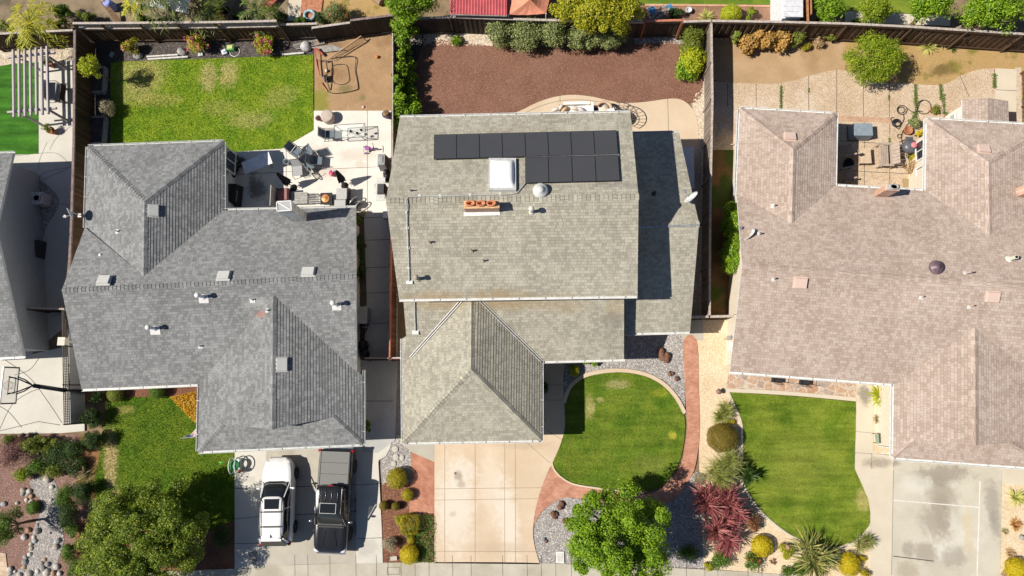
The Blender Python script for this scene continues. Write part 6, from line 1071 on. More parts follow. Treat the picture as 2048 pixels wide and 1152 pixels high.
# ---- patio pieces
m = MB(); m.lathe((0, 0, 0), [(.36, 0), (.38, .06), (.38, .5), (.36, .55), (.3, .56), (.01, .57)], 0, 28); put(solo(m, 'fire_pit_cover', simple('cover_taupe', (.43, .36, .31), .85, bump=.3), 'round taupe covered stool near the lawn corner of the patio', 'stool', (0, 0, 0)), 659, 238)
pot_plant(638, 238, 5, .12, 'purple', simple('pot_pale', (.5, .42, .36), .8), 'tiny pale pot beside the round taupe stool', .12, .22); pot_plant(773, 230, 7, .15, 'dry', simple('pot_violet', (.09, .06, .16), .4), 'glazed violet pot at the corner of the patio', .22, .38)
def glass_table(label):
    t = thing('glass_table', label, 'table', (0, 0, 0)); m = MB(); c4 = [(-.88, -.4, .72), (.88, -.4, .72), (.88, .4, .72), (-.88, .4, .72)]
    for i in range(4): m.tube([c4[i], Vector(lerp(Vector(c4[i]), Vector(c4[(i + 1) % 4]), .5)) * 1.03 - Vector((0, 0, .0216)), c4[(i + 1) % 4]], .022, 0, 6)
    for x, y in ((-1, -1), (1, -1), (1, 1), (-1, 1)): m.tube([(x * .86, y * .38, .71), (x * .62, y * .26, .35), (x * .72, y * .34, 0)], .022, 0, 6)
    m.tube([(-.62, -.26, .35), (0, 0, .4), (.62, .26, .35)], .016, 0, 6); m.tube([(-.62, .26, .35), (0, 0, .4), (.62, -.26, .35)], .016, 0, 6); m.build('frame', alum, t); tg = NT('table_glass'); b = tg.bsdf((.75, .85, .82), .08, spec=.6); b.inputs['Alpha'].default_value = .13; m = MB(); m.box((0, 0, .725), (1.7, .76, .012)); m.build('glass_top', tg.mat, t)
    m = MB(); m.lathe((0, 0, 0), [(.03, .7), (.03, .3), (.03, .7)], 0, 8); return t
put(glass_table('glass topped metal table on the bright patio, below the round taupe stool'), 706, 271, .05)
for x, y, lab in ((702, 263, 'small dark cup on the glass table, nearest the chair'), (715, 267, 'small dark cup in the middle of the glass table'), (723, 261, 'small dark cup at the far side of the glass table')): g = G(x, y, .74); m = MB(); m.lathe(g, [(.06, 0), (.075, .1), (.06, .1), (.05, .02), (.01, .02)], 0, 14); m.tube([g + Vector((.07, 0, .08)), g + Vector((.12, 0, .05)), g + Vector((.07, 0, .02))], .012, 0, 5); solo(m, 'cup', blackp, lab, 'cup', g)
def sling_chair(label, frame=bronze, sl=cush_b):
    t = thing('patio_chair', label, 'chair', (0, 0, 0), 'sling chairs on the bright patio'); m = MB(); m.slab([(-.25, -.22, .42), (.25, -.22, .42), (.25, .28, .44), (-.25, .28, .44)], (0, 0, -.03)); m.build('seat', sl, t); m = MB(); m.slab([(-.25, -.24, .44), (.25, -.24, .44), (.24, -.46, .95), (-.24, -.46, .95)], (0, -.02, -.01)); m.build('backrest', sl, t); m = MB()
    for s_ in (-1, 1):
        x = s_ * .29; m.tube([(x, .3, 0), (x, .27, .44), (x, -.24, .42), (x * .95, -.48, .98)], .018, 0, 6); m.tube([(x, .3, 0), (x, .32, .62), (x, -.3, .64), (x, -.32, .6)], .018, 0, 6); m.tube([(x, -.24, .42), (x, -.42, 0)], .018, 0, 6)
    for k in range(7): m.tube([(-.27 + .09 * k, -.49, .97), (-.27 + .09 * k, -.46, .9)], .008, 0, 4)
    m.tube([(-.28, -.49, .98), (.28, -.49, .98)], .018, 0, 6); m.tube([(-.29, .28, .43), (.29, .28, .43)], .018, 0, 6); m.tube([(-.29, -.3, .2), (.29, -.3, .2)], .014, 0, 6); m.build('frame', frame, t); return t
sc0 = put(sling_chair('metal sling chair pushed up to the end of the glass table'), 663, 274, -1.55, 0)
for x, y, rz, lab in ((597, 308, -2.2, 'sling chair at the left of the huddled group, nearest the lawn'), (618, 316, 2.2, 'sling chair in the middle of the huddled group, turned from the lawn'), (639, 327, -1.6, 'sling chair at the right of the huddled group with long shadow'), (622, 336, -2.6, 'sling chair at the back of the huddled group, half hidden by a child bike')): g = G(x, y); clone(sc0, (g.x, g.y, 0), rz, lab)
t = thing('folding_chair', 'grey sling chair standing apart below the huddled chairs', 'chair', (0, 0, 0)); m = MB(); m.slab([(-.27, -.25, .4), (.27, -.25, .4), (.27, .3, .44), (-.27, .3, .44)], (0, 0, -.03)); m.build('seat', cush, t); m = MB(); m.slab([(-.27, .3, .44), (.27, .3, .44), (.27, .55, .85), (-.27, .55, .85)], (0, .02, -.01)); m.build('backrest', cush, t); m = MB(); [m.tube([(s_ * .3, -.35, 0), (s_ * .3, -.27, .42), (s_ * .3, .3, .44), (s_ * .3, .57, .87)], .018, 0, 6) for s_ in (-1, 1)]; [m.tube([(s_ * .3, .3, .44), (s_ * .3, .45, 0)], .018, 0, 6) for s_ in (-1, 1)]; m.tube([(-.3, .57, .87), (.3, .57, .87)], .018, 0, 6); m.build('frame', bronze, t); put(t, 600, 347, .1)
# folding table
t = thing('folding_table', 'long white folding table standing askew half in the roof shadow', 'table', (0, 0, 0)); m = MB(); m.box((0, 0, .73), (1.68, .74, .045)); m.build('table_top', simple('table_white', (.74, .75, .77), .5), t)
for x in (-.6, .6):
    m = MB(); m.tube([(x, -.28, .7), (x, -.3, 0)], .016, 0, 6); m.tube([(x, .28, .7), (x, .3, 0)], .016, 0, 6); m.tube([(x, -.29, .3), (x, .29, .3)], .014, 0, 6); m.build('leg', alum, t)
put(t, 524, 334, .38); m = MB(); m.lathe((0, 0, 0), [(.03, 0), (.035, .08), (.02, .1), (.005, .1)], 0, 10); g = G(523, 315, .755); o = solo(m, 'small_cup', simple('cup_clear', (.5, .55, .58), .2), 'tiny clear cup on the white folding table', 'cup', (0, 0, 0)); o.location = g
m = MB(); m.lathe((0, 0, 0), [(.13, 0), (.17, .4), (.18, .4), (.18, .43), (.165, .43), (.15, .05), (.01, .04)], 0, 20); m.tube([(-.17, 0, .42), (0, .12, .46), (.17, 0, .42)], .008, 0, 5); put(solo(m, 'bucket', simple('bucket_grey', (.35, .38, .42), .3), 'grey bucket at the edge of the roof shadow near the folding table', 'bucket', (0, 0, 0)), 577, 327)
def closed_umbrella(px, py, tx, ty, label, h=2.1):
    b = G(px, py); tp = G(tx, ty, h); t = thing('patio_umbrella', label, 'umbrella', b); ax = (tp - b); m = MB(); m.tube([b, tp], .022, 0, 8); m.build('pole', bronze, t); z = ax.normalized(); s_ = z.cross(UP).normalized() if z.cross(UP).length > .02 else Vector((1, 0, 0)); M = Matrix((s_, z.cross(s_), z)).transposed(); m = MB(); n = 24; vs = []
    for u, r in ((.35, .2), (.5, .17), (.7, .12), (.9, .07), (.985, .02)):
        for j in range(n): a = 2 * math.pi * j / n; rr = r * (1.25 if j % 3 == 0 else .7); vs.append(b + ax * u + M @ Vector((math.cos(a) * rr, math.sin(a) * rr, -.05 if j % 3 == 0 and u < .4 else 0)))
    m.add(vs, [(i * n + j, i * n + (j + 1) % n, (i + 1) * n + (j + 1) % n, (i + 1) * n + j) for i in range(4) for j in range(n)], 0, False); m.build('canopy', simple('canvas_black', (.018, .018, .022), .9), t); m = MB(); m.lathe(b, [(.25, 0), (.25, .04), (.06, .07), (.03, .2), (.02, .2)], 0, 20); m.build('base', blackp, t); return t
closed_umbrella(588, 376, 552, 345, 'closed black umbrella standing over the maroon cushioned seat', 2.0); closed_umbrella(690, 372, 672, 340, 'closed black umbrella standing by the grey outdoor sofa', 1.8)
t = thing('armchair', 'dark outdoor armchair with maroon cushions against the chimney', 'chair', (0, 0, 0)); m = MB(); m.box((0, 0, .4), (.62, .7, .14)); m.box((.3, 0, .62), (.14, .7, .4)); m.build('cushion', simple('cushion_maroon', (.3, .15, .15), .9, bump=.3, scale=18), t); m = MB(); m.box((.03, 0, .25), (.72, .8, .16)); [m.box((0, y, .48), (.7, .05, .1)) for y in (-.4, .4)]; [m.box((x, y, .12), (.06, .06, .24)) for x in (-.3, .36) for y in (-.36, .36)]; m.build('frame', bronze, t); put(t, 571, 396, .05)
t = thing('slatted_screen', 'tall pale folding screen beside the dark bike at the back of the patio', 'screen', (0, 0, 0)); m = MB(); m.box((0, 0, .6), (.04, 1.25, 1.1)); m.build('panel', simple('screen_pale', (.4, .4, .38), .8), t); m = MB(); [m.box((0, y, .62), (.06, .05, 1.24)) for y in (-.63, .63)]; m.build('posts', bronze, t); put(t, 556, 402)
sl = simple('slat_grey', (.36, .35, .33), .85, var=.2, bump=.3)
t = thing('slatted_table', 'low grey slatted table between the maroon chair and the fire pit', 'table', (0, 0, 0)); m = MB(); [m.box((0, -.3 + i * .1, .44), (.86, .085, .03)) for i in range(7)]; m.build('table_top', sl, t); m = MB(); [m.box((x, y, .21), (.07, .07, .42)) for x in (-.38, .38) for y in (-.28, .28)]; [m.box((0, y, .41), (.8, .04, .04)) for y in (-.2, .2)]; m.build('legs', sl, t); put(t, 605, 400, .02)
t = thing('slat_shadow', 'open slats built in place of the slat shadow beside the low table', 'bench', (0, 0, 0)); m = MB(); [m.box((0, -.27 + i * .135, .36), (.55, .05, .03)) for i in range(5)]; m.build('seat', sl, t); m = MB(); [m.box((x, y, .17), (.05, .05, .34)) for x in (-.24, .24) for y in (-.24, .24)]; m.build('legs', sl, t); put(t, 632, 400, .02)  # open slats modelled to stand for the low table's striped shadow
t = thing('fire_pit_table', 'square black fire table with a round copper lid', 'fire pit', (0, 0, 0)); m = MB(); m.box((0, 0, .5), (.68, .68, .05)); m.box((0, 0, .25), (.5, .5, .46)); m.build('table', blk, t); m = MB(); m.lathe((-.03, .0, .525), [(.24, 0), (.25, .03), (.2, .05), (.06, .06), (.05, .08), (.005, .085)], 0, 28); m.build('lid', simple('copper_lid', (.55, .25, .1), .5, metal=.3, var=.35, scale=9), t); put(t, 658, 402, .02)
t = thing('outdoor_sofa', 'grey cushioned outdoor sofa with a black frame facing the fire table', 'sofa', (0, 0, 0)); m = MB(); m.box((-.08, .32, .4), (.6, .66, .16)); m.box((-.14, -.34, .4), (.66, .6, .16)); m.build('seat_cushion', simple('cushion_pale', (.42, .42, .41), .9, bump=.3, scale=18), t); m = MB(); m.box((.02, 0, .26), (.7, 1.4, .1)); m.box((.34, .3, .55), (.05, .7, .5)); m.box((.28, -.38, .55), (.05, .6, .5)); [m.box((x, y, .1), (.05, .05, .2)) for x in (-.3, .32) for y in (-.66, .66)]; m.build('frame', blk, t); put(t, 690, 403, 0)
t = thing('grill_cover', 'grey covered grill beside the edge of the olive shingle roof', 'grill', (0, 0, 0)); m = MB(); m.box((0, 0, .5), (.5, .8, 1.0), taper=.8); m.box((0, 0, 1.02), (.3, .5, .06), taper=.6); m.build('cover', simple('cover_grey', (.28, .28, .28), .9, bump=.4), t); put(t, 770, 330)
m = MB(); [m.blob((x, y, .35), (.2, .24, .4), 0, k, .5, 2) for k, (x, y) in enumerate(((0, .15), (.05, -.15), (.1, 0)))]; put(solo(m, 'black_bag', simple('bag_black', (.02, .02, .022), .35, bump=.3), 'crumpled black bag between the covered grill and the barbecue', 'bag', (0, 0, 0)), 775, 357)
t = thing('barbecue', 'steel barbecue with black lid and two side shelves', 'barbecue', (0, 0, 0)); m = MB(); m.box((0, 0, .4), (.5, .65, .75)); m.build('cabinet', simple('steel_dull', (.35, .35, .35), .4, metal=.5), t); m = MB(); m.box((.05, 0, .95), (.46, .64, .26), taper=.75); m.build('lid', simple('lid_charcoal', (.06, .06, .065), .35), t); m = MB(); m.tube([(-.25, -.28, .95), (-.3, -.28, .97), (-.3, .28, .97), (-.25, .28, .95)], .02, 0, 6); m.build('handle', galv, t)
for y in (-.5, .5): m = MB(); m.box((0, y, .86), (.5, .36, .04)); m.build('side_shelf', simple('steel_pale', (.5, .5, .48), .5), t)
put(t, 768, 387)
t = thing('cooler', 'striped blue and white cooler by the wall at the patio corner', 'cooler', (0, 0, 0)); m = MB(); m.box((.08, 0, .22), (.3, .5, .42)); m.build('body', simple('cooler_blue', (.3, .38, .46), .5), t); m = MB(); m.box((.08, 0, .45), (.32, .52, .05)); m.build('lid', white, t); put(t, 772, 431)
t = thing('hose_reel', 'silver and black stroller wheel frame beside the side passage', 'cart', (0, 0, 0)); m = MB()
for y in (-.2, .2): m.tube([(.34 * math.cos(a), y, .36 + .34 * math.sin(a)) for a in np.linspace(0, 6.283, 21)], .03, 0, 6)
m.build('wheels', simple('silver', (.5, .5, .5), .35, metal=.6), t); m = MB(); m.box((0, 0, .4), (.3, .36, .3)); m.bar((0, 0, .5), (-.4, .1, .85), .05, .05); m.build('body', blackp, t); put(t, 715, 411, .9)
pot_plant(727, 428, 7, .15, 'sage', white, 'round white pot at the mouth of the side passage', .17, .3)
t = thing('tricycle', 'small purple and white child tricycle on the bright patio', 'tricycle', (0, 0, 0)); vio = simple('trike_purple', (.36, .1, .36), .4); m = MB(); m.tube([(-.28, 0, .3), (.1, 0, .28), (.28, 0, .48)], .03, 0, 8); m.box((-.14, 0, .36), (.22, .16, .06)); m.build('frame', vio, t); m = MB(); m.tube([(.24, -.22, .58), (.28, 0, .56), (.24, .22, .58)], .018, 0, 6); m.build('handlebar', blackp, t)
for x, y, r in ((-.28, -.2, .12), (-.28, .2, .12), (.32, 0, .16)): m = MB(); m.tube([(x, y - .03, r), (x, y + .03, r)], r, 0, 16); m.build('wheel', simple('trike_wheel', (.3, .22, .32), .6), t)
m = MB(); m.box((-.36, 0, .4), (.06, .3, .12)); m.build('basket', white, t); put(t, 742, 301, .05)
def bicycle(label, px, py, rz, col, s=1.0, lean=.0):
    t = thing('child_bike', label, 'bicycle', (0, 0, 0)); fr = MB(); r = .28 * s
    for x in (-.45 * s, .45 * s): m = MB(); m.tube([(x + r * math.cos(a), 0, r + r * math.sin(a)) for a in np.linspace(0, 6.283, 19)], .025, 0, 6); [m.tube([(x, 0, r), (x + r * math.cos(a), 0, r + r * math.sin(a))], .005, 0, 4) for a in np.arange(0, 6.28, .7)]; m.build('wheel', blackp, t)
    fr.tube([(-.45 * s, 0, r), (-.12 * s, 0, .58 * s), (.32 * s, 0, .62 * s), (.45 * s, 0, r)], .018, 0, 6); fr.tube([(.32 * s, 0, .62 * s), (0, 0, r), (-.12 * s, 0, .58 * s)], .018, 0, 6); fr.build('frame', simple('bike_' + label[-6:].strip(), col, .4), t); m = MB(); m.tube([(.28 * s, -.24, .78 * s), (.34 * s, 0, .74 * s), (.28 * s, .24, .78 * s)], .015, 0, 6); m.build('handlebar', galv, t); m = MB(); m.box((-.14 * s, 0, .64 * s), (.22, .12, .05)); m.build('saddle', blackp, t); put(t, px, py, rz); t.rotation_euler = (lean, 0, rz); return t
bicycle('white and black child bike leaning among the huddled chairs', 628, 343, -.9, (.5, .5, .52), .85, .35); bicycle('dark child bike in shade beside the pale screen', 546, 400, 1.2, (.04, .04, .05), .8, .3)
m = MB(); m.blob((0, 0, .18), (.18, .16, .16), 0, 4, .5, 2); m.blob((.02, -.1, .22), (.12, .12, .12), 1, 5, .5, 2); m.blob((.1, .08, .22), (.1, .1, .1), 2, 6, .5, 2); put(solo(m, 'plush_toy', [simple('plush_magenta', (.5, .05, .16), .9), simple('plush_pink', (.6, .2, .22), .9), white], 'pink and white plush toy lying beside the black umbrella', 'toy', (0, 0, 0)), 665, 348)
t = thing('grill_cart', 'large black covered cart in the shaded patio corner by the white wall', 'grill', (0, 0, 0)); m = MB(); m.box((0, 0, .5), (.7, 1.2, .95), taper=.85); m.build('cover', simple('cover_black', (.012, .012, .013), .7), t); m = MB(); m.tube([(.36, -.5, .9), (.42, -.5, .92), (.42, .1, .92), (.36, .1, .9)], .018, 0, 6); m.build('handle', galv, t); put(t, 474, 394, -.05)
m = MB(); [m.blob((x, y, .3), (.3, .35, .35), 0, k + 9, .5, 2) for k, (x, y) in enumerate(((0, .4), (.1, 0), (-.05, -.4), (.3, .2)))]; put(solo(m, 'black_heap', simple('bag_black', (.02, .02, .022), .35, bump=.3), 'heap of black bags in deep shade beside the folding table', 'bags', (0, 0, 0)), 472, 336); m = MB(); m.bar((-.25, .05, .75), (.3, -.05, .72), .05, .04); m.bar((.2, 0, 0), (.2, 0, .72), .05, .05); m.bar((-.15, 0, 0), (-.15, 0, .72), .05, .05); put(solo(m, 'wooden_rail', simple('wood_tan', (.4, .34, .28), .8), 'short pale wooden rail behind the black heap', 'rail', (0, 0, 0)), 476, 328, -.15)
# side passage
t = thing('wheelie_bin', 'grey wheeled bin against the wall in the shaded passage', 'bin', (0, 0, 0)); m = MB(); m.box((0, 0, .5), (.52, .85, 1.0), taper=1.1); m.build('body', simple('bin_grey', (.24, .25, .26), .6), t); m = MB(); m.box((0, 0, 1.03), (.6, .95, .06)); m.build('lid', simple('bin_grey', (.24, .25, .26), .6), t); m = MB(); [m.tube([(-.3, y - .03, .1), (-.3, y + .03, .1)], .1, 0, 12) for y in (-.3, .3)]; m.build('wheels', blackp, t); put(t, 733, 634, 0)
bicycle('dark bicycle standing below the grey bin in the passage', 731, 668, 1.3, (.05, .05, .05), 1.1, .2); m = MB(); [m.blob((x, y, .35), (.25, .3, .35), 0, k + 3, .5, 2) for k, (x, y) in enumerate(((0, .25), (.08, -.2)))]; put(solo(m, 'dark_planter', simple('cover_black', (.012, .012, .013), .7), 'dark covered bundle by the low passage gate', 'bundle', (0, 0, 0)), 730, 702)
# ================================================================== FRONT OF THE GREY HOUSE
t = thing('hose_reel', 'white oval hose reel with green hose at the lawn edge', 'hose reel', (0, 0, 0)); m = MB(); hw = simple('reel_white', (.58, .66, .62), .5)
for x in (-.16, .16): m.tube([(x, .42 * math.cos(a), .5 + .4 * math.sin(a)) for a in np.linspace(0, 6.283, 25)], .03, 0, 6)
m.tube([(-.16, -.3, .2), (.16, -.3, .2)], .03, 0, 6); m.tube([(-.16, .3, .2), (.16, .3, .2)], .03, 0, 6); m.tube([(-.16, -.2, .1), (-.2, -.3, 0)], .03, 0, 6); m.box((0, 0, .06), (.4, .7, .06)); m.build('frame', hw, t); m = MB()
for k in range(5): m.tube([(-.1 + .05 * k, .25 * math.cos(a), .5 + .25 * math.sin(a)) for a in np.linspace(0, 6.283, 21)], .025, 0, 6)
m.tube(smooth([(-.1, .25, .5), (-.3, .1, .5), (-.28, -.2, .6), (-.1, -.36, .7)], 4, False), .025, 0, 6); m.build('hose', simple('hose_green', (.04, .26, .1), .5), t); m = MB(); m.lathe((.24, -.32, 0), [(.06, 0), (.1, .5), (.09, .55), (.01, .56)], 0, 12); m.build('bucket', simple('terra', (.3, .13, .08), .7), t); put(t, 477, 929, .05)
m = MB(); m.tube([(-.1, 0, .02), (0, .04, .03), (.1, 0, .02)], .03, 0, 6); m.tube([(0, .04, .03), (.02, -.1, .02)], .025, 0, 6); put(solo(m, 'garden_toy', simple('toy_lime', (.1, .55, .06), .5), 'tiny bright green toy on the front lawn', 'toy', (0, 0, 0)), 442, 925)
t = thing('flag', 'faded striped flag on a pole at the corner of the grey roof', 'flag', G(396, 873)); pa, pb = G(398, 873, 2.0), G(362, 876.5, 2.35); m = MB(); m.tube([pa, pb], .015, 0, 8); m.lathe(pb, [(.005, -.03), (.03, 0), (.005, .03)], 0, 8); m.build('pole', white, t); m = MB(); nx, nz_ = 13, 12
def fl_pt(u, v): p = lerp(pb, pa, .08 + u * .92); return p + Vector((.12 * v, (.12 + .75 * u) * v + .05 * math.sin(u * 9 + v * 3), -(.3 + .3 * u) * v))
vs = [fl_pt(i / nx, j / nz_) for j in range(nz_ + 1) for i in range(nx + 1)]
for j in range(nz_):
    for i in range(nx): m.add([vs[j * (nx + 1) + i], vs[j * (nx + 1) + i + 1], vs[(j + 1) * (nx + 1) + i + 1], vs[(j + 1) * (nx + 1) + i]], [(0, 1, 2, 3)], 2 if (i < 7 and j < 5) else i % 2, True)
m.build('cloth', [simple('flag_white', (.68, .67, .68), .9), simple('flag_red', (.5, .2, .2), .9), simple('flag_blue', (.22, .25, .42), .9)], t)
# river rocks round the streambed
rock_m = [simple('river_%d' % i, c, .9, bump=.5, var=.3, scale=7) for i, c in enumerate([(.42, .38, .33), (.35, .36, .36), (.5, .47, .43), (.4, .25, .15), (.28, .27, .26), (.55, .52, .48)])]
rl = [(48, 980, 7), (60, 982, 7), (46, 988, 5), (57, 989, 6), (64, 992, 6), (54, 999, 5), (63, 1003, 6), (9, 1008, 7), (36, 1006, 5), (97, 958, 9), (105, 974, 6), (76, 1050, 4), (77, 1062, 9), (58, 1059, 7), (50, 1074, 7), (69, 1074, 5), (71, 1082, 6), (64, 1088, 6), (64, 1097, 6), (61, 1108, 6), (52, 1114, 6), (51, 1124, 7), (50, 1134, 5), (22, 1137, 7), (31, 1142, 5), (23, 1147, 6), (40, 1149, 7), (60, 1147, 8), (76, 1142, 6), (89, 1136, 7), (97, 1128, 6), (91, 1119, 5), (96, 1143, 8), (115, 1133, 7), (118, 1082, 8), (114, 1094, 8), (103, 1000, 5), (106, 1020, 4), (101, 1066, 4), (85, 1126, 5), (108, 1146, 6), (120, 1147, 6), (180, 1146, 8), (170, 1148, 6), (95, 962, 6)]
for i, (x, y, r) in enumerate(rl): m = MB(); g = G(x, y); rr = r / 44; m.blob(g + UP * rr * .45, rr, 0, i + 20, .35, 2, .7); solo(m, 'river_rock', rock_m[(i * 5 + i // 3) % 6], 'smooth rounded river rock edging the gravel streambed in the lower left garden', 'rock', g, 'river rocks edging the lower left streambed')
t = thing('stick_pile', 'pile of dry branches between the dark shrubs and the lawn', 'branches', G(165, 948)); m = MB(); R = random.Random(5)
for i in range(26): x, y = 160 + R.gauss(0, 9), 948 + R.gauss(0, 7); a = .7 + R.gauss(0, .45); l = R.uniform(8, 20); m.tube([G(x - l * math.cos(a) / 2, y + l * math.sin(a) / 2, .05 + .02 * i), G(x + 1, y + 1, .1 + .02 * i), G(x + l * math.cos(a) / 2, y - l * math.sin(a) / 2, .06 + .02 * i)], [.016, .014, .006], 0, 5)
m.build('sticks', simple('stick_tan', (.36, .26, .16), .9, var=.3), t)
# stepping stones and small front garden pieces
for x, y, r, lab in ((791, 898, 6, 'round stepping stone in the gravel, farthest from the street'), (792, 914, 6, 'left stepping stone of the middle pair in the gravel'), (804, 915, 5, 'right stepping stone of the middle pair in the gravel'), (788, 927, 5, 'round stepping stone in the gravel, nearest the big golden ball')): m = MB(); g = G(x, y); m.lathe(g + UP * .02, [(r / 36, 0), (r / 36, .04), (r / 40, .05), (.01, .05)], 0, 18); solo(m, 'stepping_stone', simple('stone_pale', (.45, .43, .38), .9, bump=.4), lab, 'stepping stone', g)
m = MB(); g = G(788, 1116); m.box(g + UP * .06, (.36, .22, .1), rz=.1); solo(m, 'garden_block', simple('block_pale', (.45, .41, .36), .9, bump=.4), 'pale concrete block on red mulch by the pavement', 'block', g)
lava = simple('lava_rock', (.17, .085, .055), .95, bump=1.0, var=.4, scale=8)
for i, (x, y, r, lab) in enumerate(((1322, 706, 9, 'upper half of the knobbly brown lava rocks near the front gravel corner'), (1329, 717, 10, 'lower of the two large brown lava rocks near the front gravel corner'), (1342, 747, 6, 'small brown lava rock above the lawn kerb'), (1354, 757, 6, 'dark little lava rock nearest the brick path'), (1122, 1012, 8, 'largest brown lava rock in the gravel curve by the bricks'), (1110, 1030, 7, 'second brown lava rock in the gravel curve by the driveway'), (1156, 1017, 7, 'brown lava rock at the edge of the bright green tree'), (1132, 1041, 6, 'brown lava rock half under the bright green tree'), (1091, 1083, 4, 'tiny brown lava rock in the middle of the gravel'))): m = MB(); g = G(x, y); [m.blob(g + Vector((random.uniform(-.5, .5) * r / 36, random.uniform(-.5, .5) * r / 36, r / 36 * .5)), r / 36 * random.uniform(.5, .85), 0, i * 9 + k, .6, 2, .8) for k in range(4)]; solo(m, 'lava_rock', lava, lab, 'rock', g)
m = MB(); g = G(1088, 1078); m.blob(g + UP * .05, .09, 0, 1, .4, 2); solo(m, 'blue_stone', simple('stone_blue', (.16, .2, .26), .8), 'small blue grey stone in the middle of the gravel', 'rock', g)
t = thing('utility_box', 'white framed utility lid in the gravel by the pavement', 'utility lid', G(1120, 1114)); g = G(1120, 1114); m = MB(); m.box(g + UP * .04, (.42, .58, .08)); m.build('frame', white, t); m = MB(); m.box(g + UP * .085, (.3, .46, .02)); m.build('lid', simple('lid_pale', (.5, .49, .44), .8), t)
for x, y, lab in ((1438, 783, 'small round path light at the corner of the flagstones'), (1727, 1081, 'small round path light by the cream driveway')):
    g = G(x, y, .4); t = thing('path_light', lab, 'garden light', Vector((g.x, g.y, 0))); m = MB(); m.tube([Vector((g.x, g.y, 0)), g], .015, 0, 6); m.build('stem', bronze, t); m = MB(); m.lathe(g, [(.15, 0), (.15, .02), (.08, .07), (.01, .09)], 0, 18); m.build('shade', simple('light_copper', (.2, .12, .1), .5), t)
for i, (x, y, lab) in enumerate(((1570, 1092, 'pink stone half in the yellow green bush'), (1718, 1090, 'left pink stone in the grassy clump by the driveway'), (1731, 1084, 'right pink stone in the grassy clump by the driveway'))): m = MB(); g = G(x, y); m.blob(g + UP * .3, .14, 0, i + 50, .4, 2, 1.2); solo(m, 'pink_stone', simple('stone_pink', (.36, .22, .17), .9, bump=.5), lab, 'rock', g)
m = MB(); g = G(2042, 1075); m.blob(g + UP * .08, .14, 0, 8, .5, 2); solo(m, 'garden_ornament', simple('rock_grey', (.33, .32, .31), .95, bump=.8, var=.3, scale=5), 'small grey stone ornament at the right edge of the granite', 'ornament', g)
t = thing('garden_chair', 'green lawn chair with its black footstool on white pebbles', 'chair', (0, 0, 0)); m = MB(); m.box((-.1, 0, .42), (.36, .5, .05)); m.box((-.32, 0, .55), (.05, .5, .3)); m.build('seat', simple('seat_sage', (.25, .31, .24), .8), t); m = MB(); [m.tube([(x, y, 0), (x, y, .42)], .015, 0, 6) for x in (-.3, .1) for y in (-.24, .24)]; m.tube([(.1, -.1, .4), (.35, -.15, .3), (.5, -.3, .25)], .03, 0, 6); m.tube([(.12, -.2, .2), (.3, -.5, .05)], .02, 0, 6); m.build('frame', bronze, t); put(t, 1756, 876, 0)
m = MB(); m.blob((0, 0, .12), (.16, .14, .12), 0, 3, .4, 2); put(solo(m, 'hose_coil', simple('coil_grey', (.22, .23, .25), .7), 'grey coil on the ground at the garage wall', 'coil', (0, 0, 0)), 1782, 895)
for x, y, lab in ((1548, 758, 'black metal chair just under the front eave, nearest the granite path'), (1603, 763, 'black metal chair just under the front eave, nearest the concrete walk')):
    t = thing('porch_chair', lab, 'chair', (0, 0, 0), 'porch chairs on the flagstones'); m = MB(); m.box((0, 0, .42), (.55, .5, .04)); m.build('seat', dkmetal, t); m = MB(); [m.tube([(q, .22, .42), (q, .36, .95)], .012, 0, 5) for q in (-.22, -.11, 0, .11, .22)]; m.tube([(-.26, .36, .95), (.26, .36, .95)], .015, 0, 5); m.build('backrest', dkmetal, t); m = MB(); [m.tube([(a_, b_, 0), (a_, b_, .42)], .015, 0, 5) for a_ in (-.25, .25) for b_ in (-.22, .22)]; [m.tube([(a_, -.22, .42), (a_, -.22, .62), (a_, .3, .64)], .015, 0, 5) for a_ in (-.27, .27)]; m.build('frame', dkmetal, t); put(t, x, y - 2, 3.0)
# ================================================================== BACK OF THE OLIVE HOUSE
t = thing('outdoor_daybed', 'white cushioned daybed against the back of the two-storey house', 'sofa', (0, 0, 0)); m = MB(); m.box((0, 0, .4), (1.75, .9, .22)); m.build('mattress', simple('cushion_white', (.75, .74, .72), .9), t); m = MB(); m.box((0, .43, .62), (1.5, .16, .34)); m.box((.9, 0, .6), (.12, .95, .36)); m.build('backrest', simple('cushion_white', (.75, .74, .72), .9), t); m = MB(); m.box((0, 0, .16), (1.9, 1.05, .28)); m.box((-.95, .1, .45), (.05, .7, .3)); m.build('frame', bronze, t); put(t, 1152, 231, .02)
for i, (x, y, c, rz, lab) in enumerate(((1112, 219, (.6, .56, .5), .3, 'cream cushion at the left end of the white daybed'), (1121, 215, (.6, .55, .48), .9, 'pale folded cushion behind the tan one on the daybed'), (1129, 219, (.5, .33, .17), .7, 'tan patterned cushion on the white daybed'), (1150, 217, (.62, .55, .47), 0, 'wide cream cushion at the back of the daybed'), (1162, 219, (.55, .5, .5), -.6, 'striped pale cushion at the right end of the daybed'))):
    g = G(x, y, .62); m = MB(); m.blob(g, (.26, .12, .2), 0, i + 70, .15, 3); o = solo(m, 'cushion', simple('pillow_%d' % i, c, .9, bump=.3, scale=25, var=.2), lab, 'cushion', g); o.rotation_euler = (0.3, 0, rz)
t = thing('side_table', 'small black side table between the white daybed and round chair', 'table', (0, 0, 0)); m = MB(); m.box((0, 0, .48), (.5, .5, .03)); m.build('table_top', simple('glass_black', (.03, .03, .04), .15), t); m = MB(); [m.box((x, y, .24), (.04, .04, .46)) for x in (-.23, .23) for y in (-.23, .23)]; m.build('legs', blk, t); put(t, 1186, 231)
